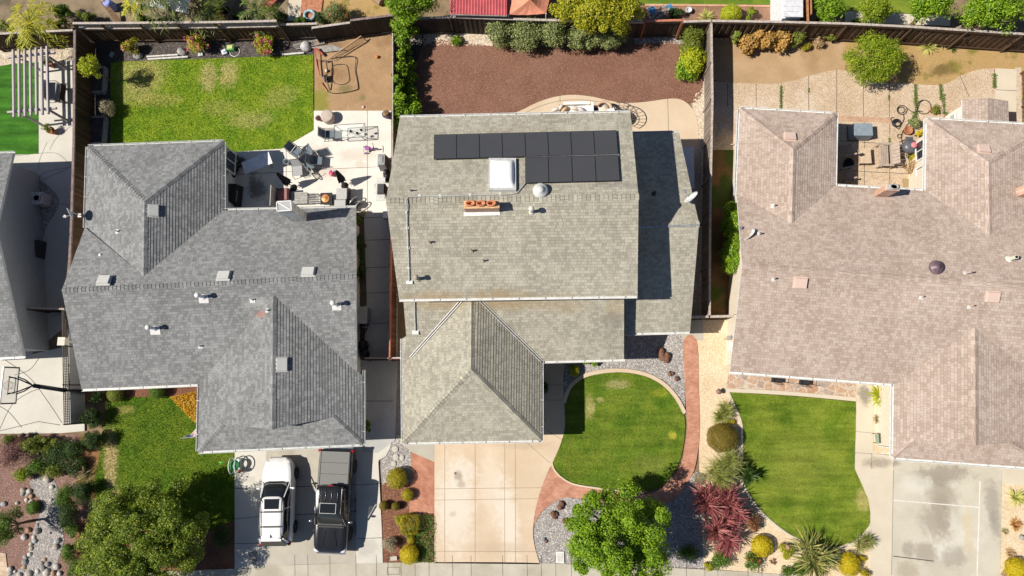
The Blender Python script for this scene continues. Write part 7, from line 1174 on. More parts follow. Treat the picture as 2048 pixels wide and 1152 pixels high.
t = thing('lounge_chair', 'cream cushioned round chair tucked under the back eave', 'chair', (0, 0, 0)); m = MB(); m.lathe((0, 0, .3), [(.1, 0), (.4, .02), (.42, .14), (.01, .16)], 0, 20); m.build('seat', simple('cushion_cream', (.62, .55, .47), .9), t); m = MB(); m.tube([(.42 * math.cos(a), .42 * math.sin(a), .62) for a in np.linspace(.2, 2.9, 12)], .09, 0, 8); m.build('backrest', simple('cushion_peach', (.52, .36, .26), .9), t); m = MB(); [m.tube([(.35 * math.cos(a), .35 * math.sin(a), .32), (.4 * math.cos(a), .4 * math.sin(a), 0)], .02, 0, 6) for a in (.6, 2.4, 3.9, 5.5)]; m.build('legs', bronze, t); put(t, 1206, 226, -.2)
t = thing('hammock_chair', 'big round wire lounge chair with curved ribs at the corner of the roof', 'chair', (0, 0, 0)); m = MB(); K = [Vector((.95 * math.cos(a), .72 * math.sin(a), .75)) for a in np.linspace(-.9, 1.9, 18)]; K2 = [Vector((.75 * math.cos(a), .52 * math.sin(a), .5)) for a in np.linspace(-.9, 1.9, 18)]; m.tube(K, .025, 0, 8); m.tube(K2, .018, 0, 6); [m.tube([K[i], K2[i]], .014, 0, 5) for i in range(0, 18, 2)]; [m.tube([K2[i], Vector((K2[i].x * .9, K2[i].y * .9, 0))], .018, 0, 5) for i in (0, 6, 12, 17)]; m.build('frame', bronze, t); m = MB(); m.lathe((0, 0, .36), [(.1, 0), (.62, .04), (.62, .12), (.01, .14)], 0, 20, sx=1, sy=.75); m.build('seat', simple('cushion_slate', (.08, .09, .1), .9), t); m = MB(); m.box((-.5, .1, .55), (.4, .5, .2), rz=.5); m.build('cushion', simple('cushion_white', (.75, .74, .72), .9), t); put(t, 1238, 239, -.15)
t = thing('storage_shed', 'pale low storage cabinet in the shaded side yard', 'cabinet', (0, 0, 0)); m = MB(); m.box((0, 0, .5), (.55, 2.3, 1.0)); m.build('body', simple('cab_pale', (.5, .53, .55), .6), t); m = MB(); m.box((0, 0, 1.03), (.62, 2.4, .06)); m.build('lid', simple('cab_pale', (.5, .53, .55), .6), t); put(t, 1369, 347, -.02)
# ================================================================== COURTYARD AND YARD OF THE TAN HOUSE
aw = simple('adirondack_taupe', (.36, .29, .24), .8, var=.15)
t = thing('cabinet', 'dark blue grey covered cabinet half in the roof shadow of the courtyard', 'cabinet', (0, 0, 0)); m = MB(); m.box((0, 0, .35), (1.15, .8, .7), taper=.9); m.build('cover', simple('cover_slate', (.2, .25, .29), .7, bump=.3), t); m = MB(); m.box((0, 0, .04), (1.2, .84, .06)); m.build('base', dkmetal, t); put(t, 1715, 268, -.02)
t = thing('cafe_table', 'small square tan table with a lantern on it', 'table', (0, 0, 0)); m = MB(); m.box((0, 0, .47), (.6, .9, .05)); m.build('table_top', simple('table_tan', (.5, .38, .27), .7), t); m = MB(); [m.box((x, y, .22), (.06, .06, .44)) for x in (-.25, .25) for y in (-.4, .4)]; m.box((0, 0, .2), (.5, .8, .03)); m.build('legs', aw, t); put(t, 1723, 317, 0)
m = MB(); g = G(1722, 310, .5); m.lathe(g, [(.09, 0), (.09, .02), (.03, .04), (.03, .1), (.07, .16), (.05, .18), (.01, .18)], 0, 14); m.tube([g + UP * .1 + Vector((.12 * math.cos(a) - .02, 0, .12 * math.sin(a))) for a in np.linspace(0, 6.28, 13)], .012, 0, 5); solo(m, 'lantern', dkmetal, 'little black lantern on the tan courtyard table', 'lantern', g)
t = thing('garden_bench', 'taupe slatted two seat bench in the sunny courtyard', 'bench', (0, 0, 0)); m = MB(); [m.box((-.34 + .085 * i, 0, .4 + .012 * i), (.065, 1.15, .025)) for i in range(6)]; m.build('seat', aw, t); m = MB(); [m.bar((.2, -.5 + .2 * i, .5), (.5, -.5 + .2 * i, .98), .185, .025) for i in range(6)]; m.build('backrest', aw, t); m = MB()
for y in (-.62, .62): m.box((-.05, y, .62), (.75, .12, .03)); m.box((-.36, y, .3), (.08, .06, .6)); m.bar((.2, y, .62), (.42, y, 0), .06, .08)
m.box((.22, 0, .55), (.05, 1.2, .08)); m.build('frame', aw, t); put(t, 1764, 316, -.04)
t = thing('rocking_frame', 'open taupe chair frames just behind the slatted bench', 'chair', (0, 0, 0)); m = MB(); [m.tube([(0, y, .1), (.5, y, .12), (.55, y, .5), (0, y, .55)], .03, 0, 6) for y in (-.55, 0, .55)]; m.tube([(.55, -.55, .5), (.62, -.28, .52), (.55, 0, .5), (.62, .28, .52), (.55, .55, .5)], .03, 0, 6); m.tube([(0, -.55, .1), (0, .55, .1)], .03, 0, 6); m.build('frame', aw, t); put(t, 1781, 316, -.04)
for x, y, lab in ((1686, 305, 'dark lounge chair in courtyard shade, nearest the covered cabinet'), (1686, 352, 'dark lounge chair in courtyard shade, at the lower wall')):
    t = thing('shaded_chair', lab, 'chair', (0, 0, 0), 'chairs in the courtyard shade'); m = MB(); [m.box((-.2 + .1 * i, 0, .38), (.08, .55, .03)) for i in range(5)]; m.build('seat', aw, t); m = MB(); [m.bar((-.25, -.22 + .11 * i, .4), (-.5, -.22 + .11 * i, .9), .09, .02) for i in range(5)]; m.build('backrest', aw, t); m = MB(); [m.box((0, y_, .55), (.7, .09, .03)) for y_ in (-.33, .33)]; [m.box((x_, y_, .27), (.06, .06, .54)) for x_ in (-.25, .3) for y_ in (-.33, .33)]; m.build('frame', aw, t); put(t, x + 4, y, .2)
m = MB(); m.lathe((0, 0, 0), [(.2, 0), (.27, .35), (.29, .35), (.29, .4), (.25, .4), (.22, .1), (.01, .08)], 0, 20); put(solo(m, 'black_pot', blackp, 'round black pot between the two shaded courtyard chairs', 'pot', (0, 0, 0)), 1692, 330)
t = thing('kettle_grill', 'dark grill with a pink lid by the white courtyard wall', 'grill', (0, 0, 0)); m = MB(); m.lathe((0, 0, .5), [(.2, 0), (.36, .15), (.4, .3), (.38, .42), (.25, .52), (.01, .56)], 0, 24); m.box((0, .42, .85), (.4, .25, .05)); m.build('body', simple('grill_grey', (.09, .095, .11), .35), t); m = MB(); m.lathe((.12, .0, 1.05), [(.17, 0), (.15, .06), (.06, .09), (.01, .1)], 0, 20); m.build('lid', simple('lid_pink', (.6, .18, .2), .5), t); m = MB(); [m.tube([(.2 * math.cos(a), .2 * math.sin(a), .55), (.36 * math.cos(a), .36 * math.sin(a), 0)], .02, 0, 6) for a in (.5, 2.6, 4.7)]; m.build('legs', dkmetal, t); put(t, 1804, 303)
pot_plant(1815, 262, 5, 0, 'mid', clay, 'empty brown clay pot above the grill', .22, .32); pot_plant(1866, 221, 4, 0, 'mid', clay, 'tipped clay pot beside the hose loop', .17, .25); m = MB(); m.box((0, 0, .1), (.4, .25, .2)); put(solo(m, 'clay_trough', clay, 'clay trough by the corner of the little shed', 'planter', (0, 0, 0)), 1893, 238)
pot_plant(1807, 332, 4, 0, 'mid', clay, 'small red clay pot beside the dried plants', .13, .2)
m = MB(); m.box((0, 0, .04), (.72, .6, .04)); put(solo(m, 'door_mat', simple('mat_tan', (.3, .22, .12), .95, bump=.5, scale=30), 'flat tan mat by the courtyard chimney', 'mat', (0, 0, 0)), 1818, 368, -.03)
t = thing('garden_hose', 'long black hose looped and coiled over the aggregate patio', 'hose', G(1800, 240)); m = MB(); Z_ = .06; crc = lambda cx, cy, rx, ry, n_=16, a0=0: [(cx + rx * math.cos(a0 + 6.283 * i / n_), cy + ry * math.sin(a0 + 6.283 * i / n_)) for i in range(n_ + 1)]
for pts in (crc(1848, 214, 14, 14), crc(1804, 220, 10, 9), crc(1803, 220, 7, 6), [(1812, 215), (1826, 224), (1834, 222), (1830, 230), (1818, 245), (1806, 262), (1803, 275), (1805, 290), (1800, 300), (1793, 298), (1793, 290), (1800, 284), (1812, 279), (1824, 275)], [(1806, 228), (1808, 238), (1802, 250), (1797, 258), (1788, 250), (1783, 243), (1782, 236), (1788, 235)], crc(1799, 272, 4, 4), *[crc(1793 + k * .6, 246 + k * .5, 9 - k, 8 - k) for k in range(5)], [(1834, 222), (1840, 205), (1848, 200)], [(1826, 224), (1840, 222), (1846, 224)]): m.tube([G(x, y, Z_ + .004 * (i % 3)) for i, (x, y) in enumerate(spx(pts, 3, False))], .022, 0, 6)
m.build('hose', simple('hose_black', (.025, .025, .03), .4), t)
t = thing('garden_shed', 'little white shed with tan shingle roof at the corner of the tan house', 'shed', G(1960, 240)); s4 = [G(*q) for q in ((1903, 222), (2008, 226), (2008, 275), (1903, 275))]; q4 = [G(1925, 199, 2.1), G(1976, 196, 2.5), G(2016, 202, 2.1), G(2018, 262, 2.1), G(1975, 258, 2.5), G(1925, 258, 2.1)]
m = MB(); F_ = inset([q4[0], q4[2], q4[3], q4[5]], .18); m.prism(F_, 0, 2.02); m.build('wall', simple('shed_white', (.7, .66, .6), .8), t); roof_plane(t, [[q4[0], q4[1], q4[4], q4[5]]], sh_right, 'roof'); roof_plane(t, [[q4[1], q4[2], q4[3], q4[4]]], sh_right, 'roof'); xw = min(p.x for p in F_); window(t, (xw, lerp(F_[0].y, F_[3].y, .45), 1.1), .6, .5, (-1, 0, 0), white, simple('pane_grey', (.35, .36, .37), .2))
for x, y, lab in ((1848, 67, 'pair of small dark bird ornaments on the plank fence, nearest the citrus tree'), (1930, 76, 'pair of small dark ornaments on the plank fence above the dry lawn')): m = MB(); g = G(x, y, 1.3); m.box(g, (.16, .1, .08), rz=.5); m.box(g + Vector((.12, .1, .1)), (.16, .1, .08), rz=.5); m.box(g + Vector((-.02, .06, -.08)), (.04, .3, .03)); solo(m, 'fence_ornament', dkmetal, lab, 'ornament', g)
m = MB(); g = G(1433, 120); [m.box(G(x, y, .05), (.25, .25, .04), rz=.2) for x, y in ((1443, 252), (1438, 267))]; 
for x, y, w_, lab in ((1443, 252, .34, 'upper pale stepping stone in the shaded side yard'), (1438, 267, .26, 'lower pale stepping stone in the shaded side yard')): m = MB(); g = G(x, y); m.box(g + UP * .03, (w_, w_, .06), rz=.1); solo(m, 'stepping_stone', simple('stone_grey', (.35, .34, .33), .9), lab, 'stepping stone', g)
m = MB(); m.bar(G(1442, 292, .2), G(1474, 287, .3), .04, .03); solo(m, 'loose_plank', simple('wood_tan', (.4, .34, .28), .8), 'thin pale stick lying across the shaded side yard', 'stick', G(1442, 292))
t = thing('gas_meter', 'white meter boxes on the left wall of the tan house', 'meter', (0, 0, 0)); g = G(1465, 694, 1.1); xw = G(1461, 694, 1.1).x; m = MB(); m.box((xw, g.y, 1.1), (.16, .5, .7)); m.build('box', white, t); m = MB(); m.tube([(xw, g.y + .5, 0), (xw, g.y + .5, 1.4)], .03, 0, 8); m.box((xw - .03, g.y + .5, 1.0), (.14, .22, .3)); m.build('pipe', galv, t)
# ================================================================== BEYOND THE BACK FENCES
t = thing('metal_shed', 'neighbour lean-to with a ribbed red metal roof', 'shed', G(955, 20)); a, b, c, d_ = G(900, 28, 2.25), G(1014, 31, 2.25), G(1014, -70, 2.6), G(902, -70, 2.6); m = MB(); n_ = 76
top = []
for i in range(n_ + 1): u = i / n_; z = UP * (.028 if i % 4 in (1, 2) else 0); top.append((lerp(a, b, u) + z, lerp(d_, c, u) + z))
vs = [p for q in top for p in q]; m.add(vs + [p - UP * .03 for p in vs], [(2 * i, 2 * i + 2, 2 * i + 3, 2 * i + 1) for i in range(n_)] + [(2 * (n_ + 1) + 2 * i, 2 * (n_ + 1) + 2 * i + 1, 2 * (n_ + 1) + 2 * i + 3, 2 * (n_ + 1) + 2 * i + 2) for i in range(n_)]); m.build('roof', simple('roof_red', (.4, .075, .085), .5, var=.15, scale=2), t); m = MB(); m.bar(a - UP * .05, d_ - UP * .05, .06, .06); m.bar(a - UP * .06, b - UP * .06, .06, .08); m.build('rim', tim, t); m = MB(); F_ = inset([a, b, c, d_], .35); m.prism(F_, 0, 2.15); m.build('wall', stucco, t)
t = thing('shade_sail', 'orange fabric shade canopy beside the red metal roof', 'canopy', G(1055, 10)); m = MB(); pk_ = G(1060, -2, 2.75); cn = [G(1017, 29, 2.1), G(1092, 27, 2.1), G(1110, -50, 2.1), G(1015, -60, 2.1)]; K = []
for i in range(4):
    p, q = cn[i], cn[(i + 1) % 4]; n_ = 8
    for j in range(n_):
        for k in range(5):
            def sp(u, v): return lerp(pk_, lerp(p, q, u), v) - UP * (.18 * math.sin(v * math.pi) * .6 + .1 * math.sin(u * math.pi) * v) + UP * (.02 * math.sin(u * 22) * v)
            m.add([sp(j / n_, k / 5), sp(j / n_, (k + 1) / 5), sp((j + 1) / n_, (k + 1) / 5), sp((j + 1) / n_, k / 5)], [(0, 1, 2, 3)], 0, True)
m.build('fabric', simple('sail_orange', (.6, .24, .15), .85, var=.1), t); m = MB(); [m.tube([Vector((p.x, p.y, 0)), p], .03, 0, 8) for p in cn]; m.build('posts', white, t)
t = thing('canopy_tent', 'white peaked canopy beyond the lattice fence', 'canopy', G(345, -10)); pk_ = G(345, -25, 3.0); cn = [G(300, 12, 2.2), G(372, 26, 2.2), G(400, -60, 2.2), G(300, -70, 2.2)]; m = MB(); [m.slab([pk_, cn[i], cn[(i + 1) % 4]], (0, 0, -.02)) for i in range(4)]; m.build('fabric', simple('canvas_white', (.8, .8, .8), .8, var=.03), t); m = MB(); [m.tube([Vector((p.x, p.y, 0)), p], .03, 0, 8) for p in cn]; m.build('posts', galv, t)
t = thing('metal_shed', 'white garden shed with ribbed white metal roof beyond the plank fence', 'shed', G(1580, 20)); rp = [G(1566, -60, 2.3), G(1606, -60, 2.1), G(1606, 34, 2.1), G(1567, 33, 2.3)]; m = MB(); m.slab(rp, (0, 0, -.05)); [m.bar(lerp(rp[0], rp[3], k / 9) + UP * .015, lerp(rp[1], rp[2], k / 9) + UP * .015, .03, .025) for k in range(10)]; m.build('roof', simple('shed_white', (.7, .66, .6), .8) if False else simple('metal_white', (.68, .69, .72), .5), t); m = MB(); F_ = [Vector((p.x, p.y, 0)) for p in (G(1549, -60), G(1590, -60), G(1590, 60), G(1549, 60))]; F_ = inset(rp, .05); m.prism(F_, 0, 2.02); m.build('wall', simple('metal_white2', (.66, .68, .71), .6), t)
m = MB(); [m.bar(G(1609 + k * 4, -60, 1.0), G(1610 + k * 4, 46, 1.0), .05, 1.9) for k in range(1)]; m.bar(G(1612, -60, 1.95), G(1616, 45, 1.95), .12, .05); solo(m, 'fence_divider', simple('post_orange', (.36, .17, .08), .85, var=.25), 'orange brown divider fence beside the white garden shed', 'fence', G(1612, 30))
t = thing('plank_stack', 'weathered planks propped behind the dark fence panel', 'planks', G(1315, 30)); m = MB(); m.bar(G(1300, 40, .6), G(1328, 11, 1.0), .16, .05); m.bar(G(1310, 41, .6), G(1338, 17, 1.0), .16, .05); m.bar(G(1318, 41, .5), G(1334, 25, .9), .08, .05); m.build('planks', tim, t)
m = MB(); g = G(1339, 15, .5); m.box(g, (.3, .3, .2), rz=.4); m.box(G(1305, 22, .4), (.35, .5, .2), rz=.5); solo(m, 'tarp', simple('tarp_blue', (.06, .2, .38), .6, var=.3), 'blue tarp scraps beside the propped planks', 'tarp', g)
t = thing('planter_bowl', 'round grey planter in shade beyond the dark fence panel', 'planter', (0, 0, 0)); m = MB(); m.lathe((0, 0, 0), [(.12, 0), (.18, .25), (.19, .28), (.15, .28), (.13, .2), (.01, .18)], 0, 22); m.build('bowl', simple('bowl_grey', (.5, .52, .56), .6), t); put(t, 1376, 24)
m = MB(); m.lathe((0, 0, 0), [(.22, 0), (.27, .3), (.27, .55), (.22, .8), (.18, .8), (.01, .78)], 0, 20); put(solo(m, 'barrel', simple('barrel_blue', (.25, .3, .62), .4, var=.2), 'blue and white barrel behind the lattice fence', 'barrel', (0, 0, 0)), 228, 18); m = MB(); m.bar(G(205, 2, .8), G(238, 44, .2), .3, .06); solo(m, 'leaning_board', simple('wood_brown', (.2, .12, .07), .9, var=.3), 'brown board leaning behind the lattice fence', 'board', G(238, 44)); m = MB(); [m.bar(G(204 + 4 * k, 2 - k, .5), G(216 + 5 * k, 12 - k, .5), .12, .04) for k in range(4)]; solo(m, 'pallet', simple('wood_pale', (.5, .45, .38), .9), 'pale pallet slats at the corner behind the lattice fence', 'pallet', G(210, 8)); m = MB(); m.lathe((0, 0, 0), [(.2, 0), (.26, .4), (.24, .4), (.01, .1)], 0, 18); put(solo(m, 'white_pot', white, 'white plastic pot behind the lattice fence', 'pot', (0, 0, 0)), 275, 16)
t = thing('sun_lounger', 'red slatted lounger among the palms behind the weathered fence', 'lounger', (0, 0, 0)); m = MB(); [m.box((0, -.7 + .12 * k, .32), (.55, .1, .03)) for k in range(12)]; m.build('slats', redm, t); m = MB(); [m.box((x, 0, .28), (.05, 1.5, .05)) for x in (-.25, .25)]; [m.box((x, y, .13), (.05, .05, .26)) for x in (-.25, .25) for y in (-.6, .6)]; m.build('frame', redm, t); put(t, 548, 4, -.7)
m = MB(); m.tube([(.3 * math.cos(a), .3 * math.sin(a), .1) for a in np.linspace(0, 6.283, 21)], .09, 0, 10); put(solo(m, 'float_ring', simple('ring_teal', (.25, .36, .4), .5, var=.4), 'grey blue swim ring behind the sagging fence panel', 'ring', (0, 0, 0)), 620, 32); m = MB(); m.tube([(0, -.3, .22), (0, .3, .22)], .22, 0, 16); m.tube([(0, -.35, .22), (0, .35, .22)], .08, 0, 10); put(solo(m, 'cable_drum', simple('drum_wood', (.28, .2, .13), .9, bump=.4), 'brown wooden drum on the dry lawn beyond the ivy', 'drum', (0, 0, 0)), 757, 4, .9)
# ================================================================== CARS
def ring(y0, y1, w0, w1, e=4.5, n=44, wm=None):
    """rounded outline from tail (y0) to nose (y1)"""
    out = []
    for i in range(n):
        a = 2 * math.pi * i / n; c, s_ = math.cos(a), math.sin(a); X = abs(c) ** (2 / e) * (1 if c >= 0 else -1); Y = abs(s_) ** (2 / e) * (1 if s_ >= 0 else -1)
        out.append((X * lerp(w0, w1, (Y + 1) / 2), lerp(y0, y1, (Y + 1) / 2)))
    return out
def loft(m, rings, mat=0, cap=True, smooth_=True):
    n = len(rings[0][0]); vs = [(x, y, z + (cr * (1 - (x / w) ** 2) if cr else 0)) for R_, z, cr, w in rings for x, y in R_]
    m.add(vs, [(i * n + j, i * n + (j + 1) % n, (i + 1) * n + (j + 1) % n, (i + 1) * n + j) for i in range(len(rings) - 1) for j in range(n)], mat, smooth_)
    if cap: m.add(vs[-n:], [tuple(range(n))], mat, smooth_); m.add(vs[:n], [tuple(range(n))[::-1]], mat)
def body(m, st, mat=0):
    """st: (y, half width, z bottom, z top); a closed section swept along the car"""
    rows = []
    for y, w, zb, zt in st:
        half = [(0, zb), (w * .86, zb), (w * .97, zb + .1), (w, lerp(zb, zt, .42)), (w * .985, lerp(zb, zt, .72)), (w * .95, zt - .07), (w * .87, zt - .008), (w * .66, zt + .012), (w * .6, zt + .006), (w * .3, zt + .022), (0, zt + .028)]
        rows.append([(x, y, z) for x, z in half] + [(-x, y, z) for x, z in half[-2:0:-1]])
    n = len(rows[0]); vs = [p for r in rows for p in r]
    m.add(vs, [(i * n + j, (i + 1) * n + j, (i + 1) * n + (j + 1) % n, i * n + (j + 1) % n) for i in range(len(rows) - 1) for j in range(n)], mat, True); m.add(rows[0], [tuple(range(n))], mat); m.add(rows[-1], [tuple(range(n))[::-1]], mat)
def paint(name, col, rough=.25):
    t = NT(name); b = t.bsdf(col, rough, spec=.5); b.inputs['Coat Weight'].default_value = .8; b.inputs['Coat Roughness'].default_value = .04; return t.mat
tyre_m = simple('tyre_rubber', (.015, .015, .016), .85); rim_m = simple('rim_alloy', (.22, .22, .23), .35, metal=.7); carglass = simple('car_glass', (.012, .014, .016), .04, spec=.7, var=.02); tw = NT('windscreen'); bw = tw.bsdf((.02, .024, .026), .04, spec=.6); bw.inputs['Alpha'].default_value = .72; screen = tw.mat; redlamp = simple('lamp_red', (.35, .01, .02), .2); clearlamp = simple('lamp_clear', (.6, .62, .65), .12)
def wheels(t, xs, ys, r, w):
    for y in ys:
        for s_ in (-1, 1):
            m = MB(); M = Matrix.Rotation(math.pi / 2 * s_, 3, 'Y'); m.lathe((s_ * xs, y, r), [(r * .62, -w * .5), (r * .92, -w * .5), (r, -w * .3), (r, w * .3), (r * .92, w * .5), (r * .62, w * .5)], 0, 26, M=M); wh = m.build('wheel', tyre_m, t); wh['_o'] = (0, 0, 0); k = MB(); k.lathe((s_ * xs, y, r), [(r * .64, w * .36), (r * .6, w * .42), (r * .5, w * .3), (.02, w * .34)], 0, 22, M=M)
            for q in range(5): a = q * 1.2566; k.bar((s_ * (xs + w * .4), y, r), (s_ * (xs + w * .4), y + r * .58 * math.cos(a), r + r * .58 * math.sin(a)), .05, .03)
            k.build('rim', rim_m, wh)
def mirror(t, x, y, z, mat):
    for s_ in (-1, 1): m = MB(); m.blob((s_ * x, y, z), (.13, .07, .08), 0, 3, .1, 2); m.bar((s_ * (x - .18), y + .02, z - .05), (s_ * (x - .05), y, z - .02), .04, .04); m.build('wing_mirror', mat, t)
def interior(t, y, w, z):
    m = MB(); m.box((0, y - .3, z - .04), (w * 1.95, 2.2, .02)); m.build('cabin_floor', blackp, t); m = MB(); m.box((0, y + .55, z - .0), (w * 1.7, .4, .08)); [m.box((s_ * w * .45, y - .3, z + .05), (.5, .22, .5)) for s_ in (-1, 1)]; [m.box((s_ * w * .45, y, z - .2), (.5, .5, .14)) for s_ in (-1, 1)]; m.build('seats', simple('seat_grey', (.1, .1, .1), .8), t)
# white crossover, nose to the garage
t = thing('parked_car', 'white crossover with black roof rails parked nose to the grey garage', 'car', (0, 0, 0)); wp = paint('paint_white', (.72, .72, .72)); m = MB()
body(m, [(-2.36, .54, .5, .8), (-2.3, .7, .36, .92), (-2.1, .84, .28, .98), (-1.5, .925, .25, 1.0), (-.5, .92, .25, 1.0), (.6, .92, .25, 1.0), (1.1, .92, .25, 1.0), (1.5, .905, .25, .97), (1.8, .86, .27, .93), (2.05, .76, .3, .87), (2.2, .64, .36, .8), (2.31, .46, .44, .68)]); m.build('body', wp, t)
G1 = [(ring(-2.2, 1.15, .84, .84), 0.98, 0, 1), (ring(-2.02, .85, .79, .78), 1.22, 0, 1), (ring(-1.85, .5, .72, .69), 1.45, 0, 1), (ring(-1.78, .28, .66, .63), 1.56, 0, 1)]
m = MB(); loft(m, G1); m.build('windows', carglass, t); interior(t, .25, .75, 1.09); m = MB()
loft(m, [(ring(-1.86, .36, .69, .68, 5), 1.53, 0, 1), (ring(-1.84, .33, .69, .675, 5), 1.58, 0, 1), (ring(-1.76, .22, .63, .61, 5), 1.61, 0, 1), (ring(-1.6, -.1, .42, .4), 1.63, 0, 1)]); m.build('roof', wp, t); m = MB()
for s_ in (-1, 1):
    for a, b, w_, h_ in (((.81, 1.1, 1.0), (.665, .32, 1.54), .045, .035), ((.8, -2.1, 1.05), (.66, -1.82, 1.52), .1, .05), ((.84, -.25, 1.02), (.69, -.3, 1.5), .05, .03)): m = MB(); m.bar((s_ * a[0], a[1], a[2]), (s_ * b[0], b[1], b[2]), w_, h_); m.build('pillar', wp, t)
m = MB(); m.box((0, -.02, 1.625), (.84, .52, .02)); m.build('sunroof', carglass, t); m = MB()
for s_ in (-1, 1): m = MB(); m.tube([(s_ * .6, .2, 1.61), (s_ * .6, .1, 1.68), (s_ * .6, -1.6, 1.68), (s_ * .6, -1.7, 1.62)], .028, 0, 8); m.build('roof_rail', blk, t)
for y in (-.42, -1.18): m = MB(); m.bar((-.6, y, 1.7), (.6, y, 1.7), .07, .03); m.build('crossbar', blk, t)
m = MB(); m.add([(0, -1.5, 1.62), (0, -1.75, 1.62), (0, -1.75, 1.74), (.02, -1.6, 1.62), (-.02, -1.6, 1.62)], [(0, 3, 2), (0, 2, 4), (3, 1, 2), (4, 2, 1)], 0); m.build('antenna', blk, t); m = MB(); m.box((0, -1.88, 1.54), (1.16, .12, .05)); m.build('spoiler', wp, t); m = MB(); m.slab([(-.6, -1.93, 1.5), (.6, -1.93, 1.5), (.72, -2.27, 1.08), (-.72, -2.27, 1.08)], (0, -.015, .01)); m.build('rear_window', carglass, t)
for s_ in (-1, 1): m = MB(); m.blob((s_ * .6, 2.0, .82), (.14, .2, .05), 0, 2, .05, 2); m.build('headlight', clearlamp, t)
for s_ in (-1, 1): m = MB(); m.blob((s_ * .8, -2.16, .9), (.12, .14, .12), 0, 2, .05, 2); m.build('tail_light', redlamp, t)
m = MB(); m.box((0, 2.3, .58), (1.0, .06, .18)); m.build('grille', blk, t); mirror(t, 1.0, .72, 1.05, wp); wheels(t, .84, (-1.42, 1.42), .35, .23); put(t, 565, 998, math.radians(1.2)); t.scale = (.93, .98, .96)
# black pickup, tail to the garage
t = thing('pickup_truck', 'black pickup with a grey bed cover parked tail to the grey garage', 'pickup', (0, 0, 0)); bp = paint('paint_black', (.012, .012, .013), .2); m = MB()
body(m, [(-2.8, .9, .55, 1.05), (-2.74, .96, .5, 1.1), (-2.2, .97, .45, 1.12), (-1.0, .97, .42, 1.12), (-.9, .97, .42, 1.1), (.9, .97, .42, 1.1), (1.3, .97, .42, 1.12), (1.8, .97, .42, 1.1), (2.4, .95, .45, 1.05), (2.7, .88, .5, .98), (2.82, .78, .55, .85)]); m.build('body', bp, t)
m = MB(); loft(m, [(ring(-.92, 1.35, .9, .9, 6), 1.1, 0, 1), (ring(-.88, 1.1, .84, .83, 6), 1.35, 0, 1), (ring(-.84, .7, .76, .73, 6), 1.68, 0, 1), (ring(-.82, .55, .72, .68, 6), 1.78, 0, 1)]); m.build('windows', screen, t)
m = MB(); loft(m, [(ring(-.9, .62, .75, .72, 6), 1.76, 0, 1), (ring(-.88, .58, .74, .71, 6), 1.81, 0, 1), (ring(-.8, .45, .66, .62, 6), 1.84, 0, 1), (ring(-.6, .2, .4, .36, 6), 1.85, 0, 1)])
for x in (-.5, -.17, .17, .5): m.tube([(x, -.75, 1.835), (x, -.6, 1.862), (x, -.1, 1.862), (x, 0, 1.84)], .022, 0, 8)
m.build('roof', bp, t); m = MB(); m.box((0, .26, 1.855), (.82, .5, .02)); m.build('sunroof', carglass, t); m = MB(); k = .44
for a, b in (((-k, 0, 1.864), (k, 0, 1.864)), ((-k, .53, 1.862), (k, .53, 1.862)), ((-k, 0, 1.864), (-k, .53, 1.862)), ((k, 0, 1.864), (k, .53, 1.862))): m.bar(a, b, .02, .015)
for s_ in (-1, 1): m.tube([(s_ * .71, -.8, 1.81), (s_ * .69, .5, 1.8), (s_ * .8, 1.0, 1.42), (s_ * .86, 1.3, 1.14)], .018, 0, 6)
m.build('trim', galv, t)
for s_ in (-1, 1):
    for a, b, w_ in (((.86, 1.3, 1.12), (.7, .58, 1.77), .08), ((.91, -.05, 1.1), (.74, -.1, 1.74), .06)): m = MB(); m.bar((s_ * a[0], a[1], a[2]), (s_ * b[0], b[1], b[2]), w_, .04); m.build('pillar', bp, t)
m = MB(); [m.box((0, -2.72 + .62 * i + .31, 1.165), (1.72, .605, .05)) for i in range(3)]; m.box((.8, -1.8, 1.2), (.05, 1.85, .03)); m.box((-.8, -1.8, 1.2), (.05, 1.85, .03)); m.build('bed_cover', simple('tonneau_grey', (.17, .17, .165), .7, bump=.2, scale=30), t); m = MB(); m.box((0, -.93, 1.68), (.3, .05, .05)); m.build('brake_light', redlamp, t)
m = MB(); m.box((0, 1.38, 1.14), (1.5, .07, .03)); m.box((0, 1.34, 1.16), (1.3, .03, .03)); m.build('wipers', blackp, t); m = MB(); [m.bar((s_ * .25, 1.55, 1.14), (s_ * .38, 2.4, 1.09), .05, .03) for s_ in (-1, 1)]; m.build('hood_crease', bp, t); interior(t, .5, .8, 1.2)
for s_ in (-1, 1): m = MB(); m.blob((s_ * .72, 2.66, .9), (.2, .14, .09), 0, 2, .05, 2); m.build('headlight', clearlamp, t)
for s_ in (-1, 1): m = MB(); m.box((s_ * .92, -2.74, .95), (.14, .14, .3)); m.build('tail_light', redlamp, t)
m = MB(); m.box((0, 2.86, .6), (1.6, .12, .2)); m.build('front_bumper', simple('chrome', (.4, .42, .44), .2, metal=.8), t); m = MB(); m.box((0, -2.86, .55), (1.7, .14, .16)); m.build('rear_bumper', simple('chrome', (.4, .42, .44), .2, metal=.8), t)
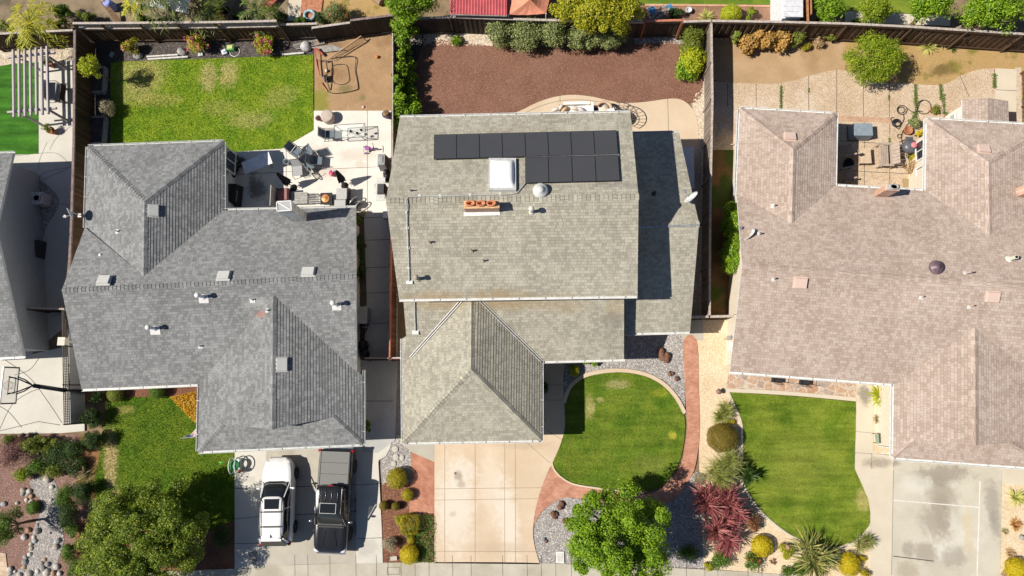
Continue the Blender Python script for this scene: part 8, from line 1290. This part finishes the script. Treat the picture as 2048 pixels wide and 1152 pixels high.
for y in (-.5, .45):
    for s_ in (-1, 1): m = MB(); m.bar((s_ * .985, y - .1, .98), (s_ * .985, y + .1, .98), .025, .03); m.build('door_handle', galv, t)
mirror(t, 1.1, 1.08, 1.18, simple('chrome', (.4, .42, .44), .2, metal=.8)); wheels(t, .86, (-1.85, 1.85), .4, .27); put(t, 676, 996, math.radians(180 - 1.9)); t.scale = (.95, .945, .96)
# ================================================================== LIGHT, SKY, CAMERA
SUN_EL, SUN_AZ = math.radians(48), math.radians(263)
w = bpy.data.worlds.new('World'); scene.world = w; w.use_nodes = True; nt = w.node_tree; nt.nodes.clear()
o = nt.nodes.new('ShaderNodeOutputWorld'); bgn = nt.nodes.new('ShaderNodeBackground'); sky = nt.nodes.new('ShaderNodeTexSky')
sky.sky_type = 'NISHITA'; sky.sun_disc = False; sky.sun_elevation = SUN_EL; sky.sun_rotation = SUN_AZ; sky.air_density = .6; sky.dust_density = .3; sky.altitude = 50
bgn.inputs[1].default_value = .072; nt.links.new(sky.outputs[0], bgn.inputs[0]); nt.links.new(bgn.outputs[0], o.inputs[0])
sl = bpy.data.lights.new('sun', 'SUN'); sl.energy = 5.0; sl.angle = math.radians(.53); sl.color = (1, .93, .82)
so = bpy.data.objects.new('sun', sl); COL.objects.link(so)
sd = Vector((math.sin(SUN_AZ) * math.cos(SUN_EL), math.cos(SUN_AZ) * math.cos(SUN_EL), math.sin(SUN_EL)))
so.rotation_euler = sd.to_track_quat('Z', 'Y').to_euler(); so.location = sd * 60
cd = bpy.data.cameras.new('camera'); cd.sensor_width = 36; cd.lens = 36 * F / 2048; cd.clip_end = 500
co = bpy.data.objects.new('camera', cd); COL.objects.link(co); co.matrix_world = Matrix.Translation(CAMP) @ ROT.to_4x4(); scene.camera = co
vs_ = scene.view_settings; vs_.view_transform = 'Standard'; vs_.look = 'None'; vs_.exposure = 0.4; vs_.gamma = 1
scene.cycles.max_bounces = 5; scene.cycles.transparent_max_bounces = 6
for ob in bpy.data.objects:
    if '_o' in ob: del ob['_o']
